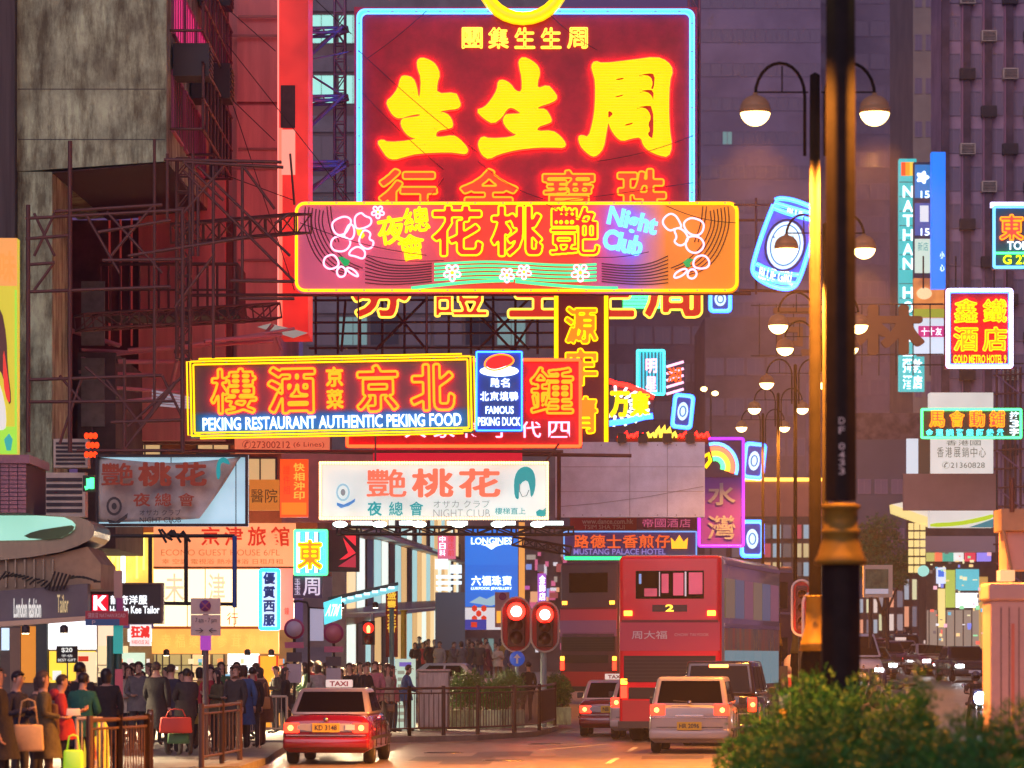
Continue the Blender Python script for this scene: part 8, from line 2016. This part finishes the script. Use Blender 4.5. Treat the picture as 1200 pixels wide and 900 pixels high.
ordw = ['first', 'second', 'third', 'fourth', 'fifth', 'sixth', 'seventh', 'eighth', 'ninth', 'tenth', 'eleventh', 'twelfth', 'thirteenth', 'fourteenth', 'fifteenth', 'sixteenth', 'seventeenth', 'eighteenth', 'nineteenth', 'twentieth']
crowd([8, 30, 50, 70, 112, 142, 152, 176, 196, 226, 244, 262, 280, 290, 300], lambda i, px: ordw[i] + " in the row behind the queue", 'people behind the queue', 82, 90)
crowd([322, 334, 350, 358, 370, 380, 396, 404, 412, 422, 432, 440, 448, 456, 463], lambda i, px: ordw[i] + " of the row above the taxi", 'people waiting behind the taxi', 91, 97)
crowd([326, 342, 352, 366, 376, 388, 400, 410, 418, 428, 437, 446, 454], lambda i, px: ordw[i] + " of the rear row above taxi", 'people waiting behind the taxi', 99, 106)
person("person in pale blue jacket leaning beside the lit map board", 478, 95.5, 100, 'lean', 'blue', 'denim', 'short', 1.0, 1.16)
person("person in dark clothes standing between the two traffic signal posts", 617, 108, 200, 'stand', 'black', 'black', 'short', 1.0, 1.0)
crowd([486, 497, 505, 513, 522, 531, 541, 552, 562, 573, 584, 596], lambda i, px: ordw[i] + " on the far crossing", 'people on the far crossing', 146, 152)
crowd([490, 501, 510, 519, 527, 537, 547, 557, 568, 579, 590], lambda i, px: ordw[i] + " of the far crossing rear row", 'people on the far crossing', 154, 160)
crowd([1052, 1060, 1068, 1078, 1086, 1094, 1101], lambda i, px: ordw[i] + " by the right-hand shops", 'people by the right-hand shops', 205, 216)
crowd([132, 148, 170, 182, 208, 224, 246, 260, 274, 284, 296], lambda i, px: ordw[i] + " of the front row", 'people walking behind the near railing', 74, 81)
# rider
root = thing('person', "helmeted rider in dark jacket astride the motorcycle with the glaring lamp", 'person', (m1.location.x, 100.25, ground(100) + .0), R(5))
me, J = person_mesh('body', dict(pelvis=(0,0,.88), waist=(0,-.03,1.0), chest=(0,-.12,1.2), neck=(0,-.16,1.36), skull0=(0,-.18,1.43), skull1=(0,-.2,1.5), skull2=(0,-.19,1.57), shl=(-.18,-.13,1.3), shr=(.18,-.13,1.3), ell=(-.3,-.25,1.12), elr=(.3,-.25,1.12), hal=(-.33,-.52,1.1), har=(.33,-.52,1.1), hipl=(-.1,0,.86), hipr=(.1,0,.86), knl=(-.2,-.38,.72), knr=(.2,-.38,.72), anl=(-.19,-.1,.34), anr=(.19,-.1,.34), tol=(-.2,-.28,.3), tor=(.2,-.28,.3)))
me.materials[0] = CL['black']; me.materials[1] = CL['charcoal']; link('body', me, root); MB().ball((0, -.19, 1.53), .13, .15, .14, 14, 9).build('helmet', M("helmet paint", (.05, .06, .09), .15, coat=.5), root, True); MB().box(-.09, -.345, 1.47, .09, -.30, 1.56).build('visor', CGLASS, root, bevel=.02)

# ================================================================== planting
LEAF = M("hedge leaves", (.05, .28, .018), .5, noise=.55, scale=2.2, col2=(.018, .10, .008)); WOOD = M("bark", (.08, .055, .035), .85, noise=.4, scale=10)
LEAF2 = M("shrub leaves", (.07, .24, .03), .55, noise=.5, scale=2)
def foliage(name, root, lobes, n, size, mat, seed=1, upward=.35, kind=True, shell=.55):
    """many small folded leaves in sprays spread through a few overlapping lobes"""
    rg = np.random.default_rng(seed); L = np.array(lobes, float); vol = L[:, 3]*L[:, 4]*L[:, 5]; pick = rg.choice(len(L), n // 6, p=vol/vol.sum())
    u = rg.normal(size=(n // 6, 3)); u /= np.linalg.norm(u, axis=1)[:, None]; r_ = shell + (1 - shell)*rg.random(n // 6)**.6; r_ *= 1 + .13*np.sin(u[:, 0]*9 + u[:, 2]*7 + pick)
    tip = L[pick, :3] + u*L[pick, 3:6]*r_[:, None]; dr = u.copy(); dr[:, 2] += upward; dr /= np.linalg.norm(dr, axis=1)[:, None]
    # each spray: six leaves along a twig
    P = np.repeat(tip, 6, 0); D = np.repeat(dr, 6, 0); k = np.tile(np.arange(6), n // 6)[:, None]
    P = P + D*(k*size*.35) ; side = rg.normal(size=P.shape); side -= D*(side*D).sum(1)[:, None]; side /= np.linalg.norm(side, axis=1)[:, None]
    A = D*.55 + side*(.9 - .09*k); A /= np.linalg.norm(A, axis=1)[:, None]; B_ = np.cross(A, D); B_ /= np.linalg.norm(B_, axis=1)[:, None] + 1e-9
    s = size*(.7 + .6*rg.random((len(P), 1)))*(1.15 - .1*k); w_ = s*.26
    V = np.stack([P, P + A*s*.5 + B_*w_, P + A*s, P + A*s*.5 - B_*w_], 1).reshape(-1, 3); m = len(P)
    me = bpy.data.meshes.new(name); me.vertices.add(4*m); me.vertices.foreach_set('co', V.ravel().astype('f')); me.loops.add(4*m); me.loops.foreach_set('vertex_index', np.arange(4*m, dtype='i')); me.polygons.add(m); me.polygons.foreach_set('loop_start', np.arange(0, 4*m, 4, dtype='i')); me.polygons.foreach_set('loop_total', np.full(m, 4, 'i')); me.materials.append(mat); me.update(calc_edges=True)
    o = link(name, me, root)
    if kind: o['kind'] = 'stuff'
    return o
# the hedge on the reserve: separate bushes
HG = [ # px, d, top row, half width px, label
 (885, 38, 832, 46, "lowest bush at the left end of the hedge"), (925, 37, 792, 44, "rounded hedge bush left of the black column"), (968, 35.5, 783, 42, "hedge bush at the foot of the black column"),
 (1010, 34, 792, 44, "dark hedge bush just right of the black column"), (1052, 33, 792, 42, "hedge bush in the middle, second right of the column"), (1080, 31, 779, 30, "pointed cone-shaped bush rising from the hedge"),
 (1110, 29, 834, 52, "low hedge bush right of the pointed one"), (1150, 28, 826, 54, "low hedge bush in front of the motorcycle"), (1190, 29, 818, 56, "hedge bush at the foot of the stone pillar"),
 (905, 30, 850, 60, "front hedge bush at the left corner, pale-tipped"), (965, 28, 836, 66, "front hedge bush under the black column, pale-tipped"), (1040, 27, 840, 70, "broad front hedge bush in the middle, pale-tipped"), (1140, 25.5, 858, 90, "front hedge bush at the lower right corner")]
for i, (px, d, yt, hwp, lab) in enumerate(HG):
    root = thing('hedge_bush', lab, 'bush', (gx(px, d), d, .13), 0, 'bushes of the hedge on the reserve'); zt = W(0, yt, d).z - .13; hw = hwp*d/F; cone_ = 'cone' in lab
    lobes = []
    rg = random.Random(i)
    for q in range(9):
        zz_ = zt*(.28 + .62*q/9); rr_ = hw*(1.05 - .55*(q/9)**2) if not cone_ else hw*(1.1 - q/10)
        for w in range(3): a = rg.uniform(0, 6.28); lobes.append((rr_*.55*math.cos(a), rr_*.7*math.sin(a), zz_ + rg.uniform(-.05, .05), rr_*.62, rr_*.7, zt*.14))
    lobes.append((0, 0, zt*.90, hw*.30, hw*.3, zt*.10))
    for q in range(5): a = rg.uniform(0, 6.28); lobes.append((hw*.6*math.cos(a), hw*.6*math.sin(a), zt*rg.uniform(.8, .93), hw*.16, hw*.16, zt*.07))
    foliage('foliage', root, lobes, 24000, .030, LEAF, i + 3)
    for q in range(5): a = q*1.3; pole(root, (0, 0, 0), (hw*.5*math.cos(a), hw*.5*math.sin(a), zt*.6), .02, WOOD, 'stem')
# planter shrub behind the railings
for (px, d, yt, hwp, lab) in ((556, 100, 786, 34, "low clipped shrub behind the railing beside the steel cabinet"), (590, 101, 790, 26, "low shrub just left of the signal posts"), (650, 106, 792, 20, "small shrub right of the signal posts")):
    root = thing('planter_shrub', lab, 'shrub', (gx(px, d), d, .13), 0, 'shrubs behind the railings'); zt = W(0, yt, d).z - .13; hw = hwp*d/F
    foliage('foliage', root, [(rg.uniform(-.6, .6)*hw, rg.uniform(-.3, .3), zt*rg.uniform(.55, .8), hw*.5, .45, zt*.25) for q in range(9)], 9000, .06, LEAF2, int(px))
    for q in range(4): pole(root, (hw*.2*(q-1.5), 0, 0), (hw*.35*(q-1.5), 0, zt*.6), .025, WOOD, 'stem')
    MB().box(-hw*.95, -.45, 0, hw*.95, .5, .5).build('planter', CONC, root, bevel=.02)
# street tree behind the column
root = thing('street_tree', "rounded green street tree beyond the black column, in front of the slate wall", 'tree', (gx(1036, 205), 205, ground(205))); zt = W(0, 604, 205).z - ground(205); zb_ = W(0, 690, 205).z - ground(205)
MB().tube([(0, 0, 0), (.05, 0, 1.2), (0, .1, 2.6), (.1, 0, 4)], .1, 8, rr=[.2, .16, .13, .08]).build('trunk', WOOD, root, True)
for a in range(5): MB().tube([(0, .1, 2.4), (.5*math.cos(a*1.25), .5*math.sin(a*1.25), 3.6), (1.1*math.cos(a*1.25), 1.1*math.sin(a*1.25), 4.9)], .05, 6, rr=[.08, .06, .03]).build('limb', WOOD, root, True)
rg = random.Random(5); lobes = [(rg.uniform(-1.2, 1.2), rg.uniform(-1, 1), rg.uniform(zb_ + .6, zt - .9), rg.uniform(.5, .85), rg.uniform(.5, .85), rg.uniform(.45, .7)) for q in range(16)] + [(-.1, 0, zt - .6, .9, .9, .6)]
foliage('crown', root, lobes, 22000, .12, M("tree leaves", (.05, .26, .06), .55, noise=.5, scale=1.2), 9, .1, shell=.3)

# ================================================================== air
HAZE = bpy.data.materials.new("night haze"); HAZE.use_nodes = True
_n = HAZE.node_tree; _n.nodes.clear(); _o = _n.nodes.new("ShaderNodeOutputMaterial"); _v = _n.nodes.new("ShaderNodeVolumePrincipled")
_v.inputs["Color"].default_value = (.85, .80, 1, 1); _v.inputs["Density"].default_value = .00032; _v.inputs["Anisotropy"].default_value = .2
_n.links.new(_v.outputs[0], _o.inputs["Volume"])
hz = MB().box(-90, -30, -1.3, 90, 420, 120).build('haze', HAZE); hz["kind"] = "stuff"
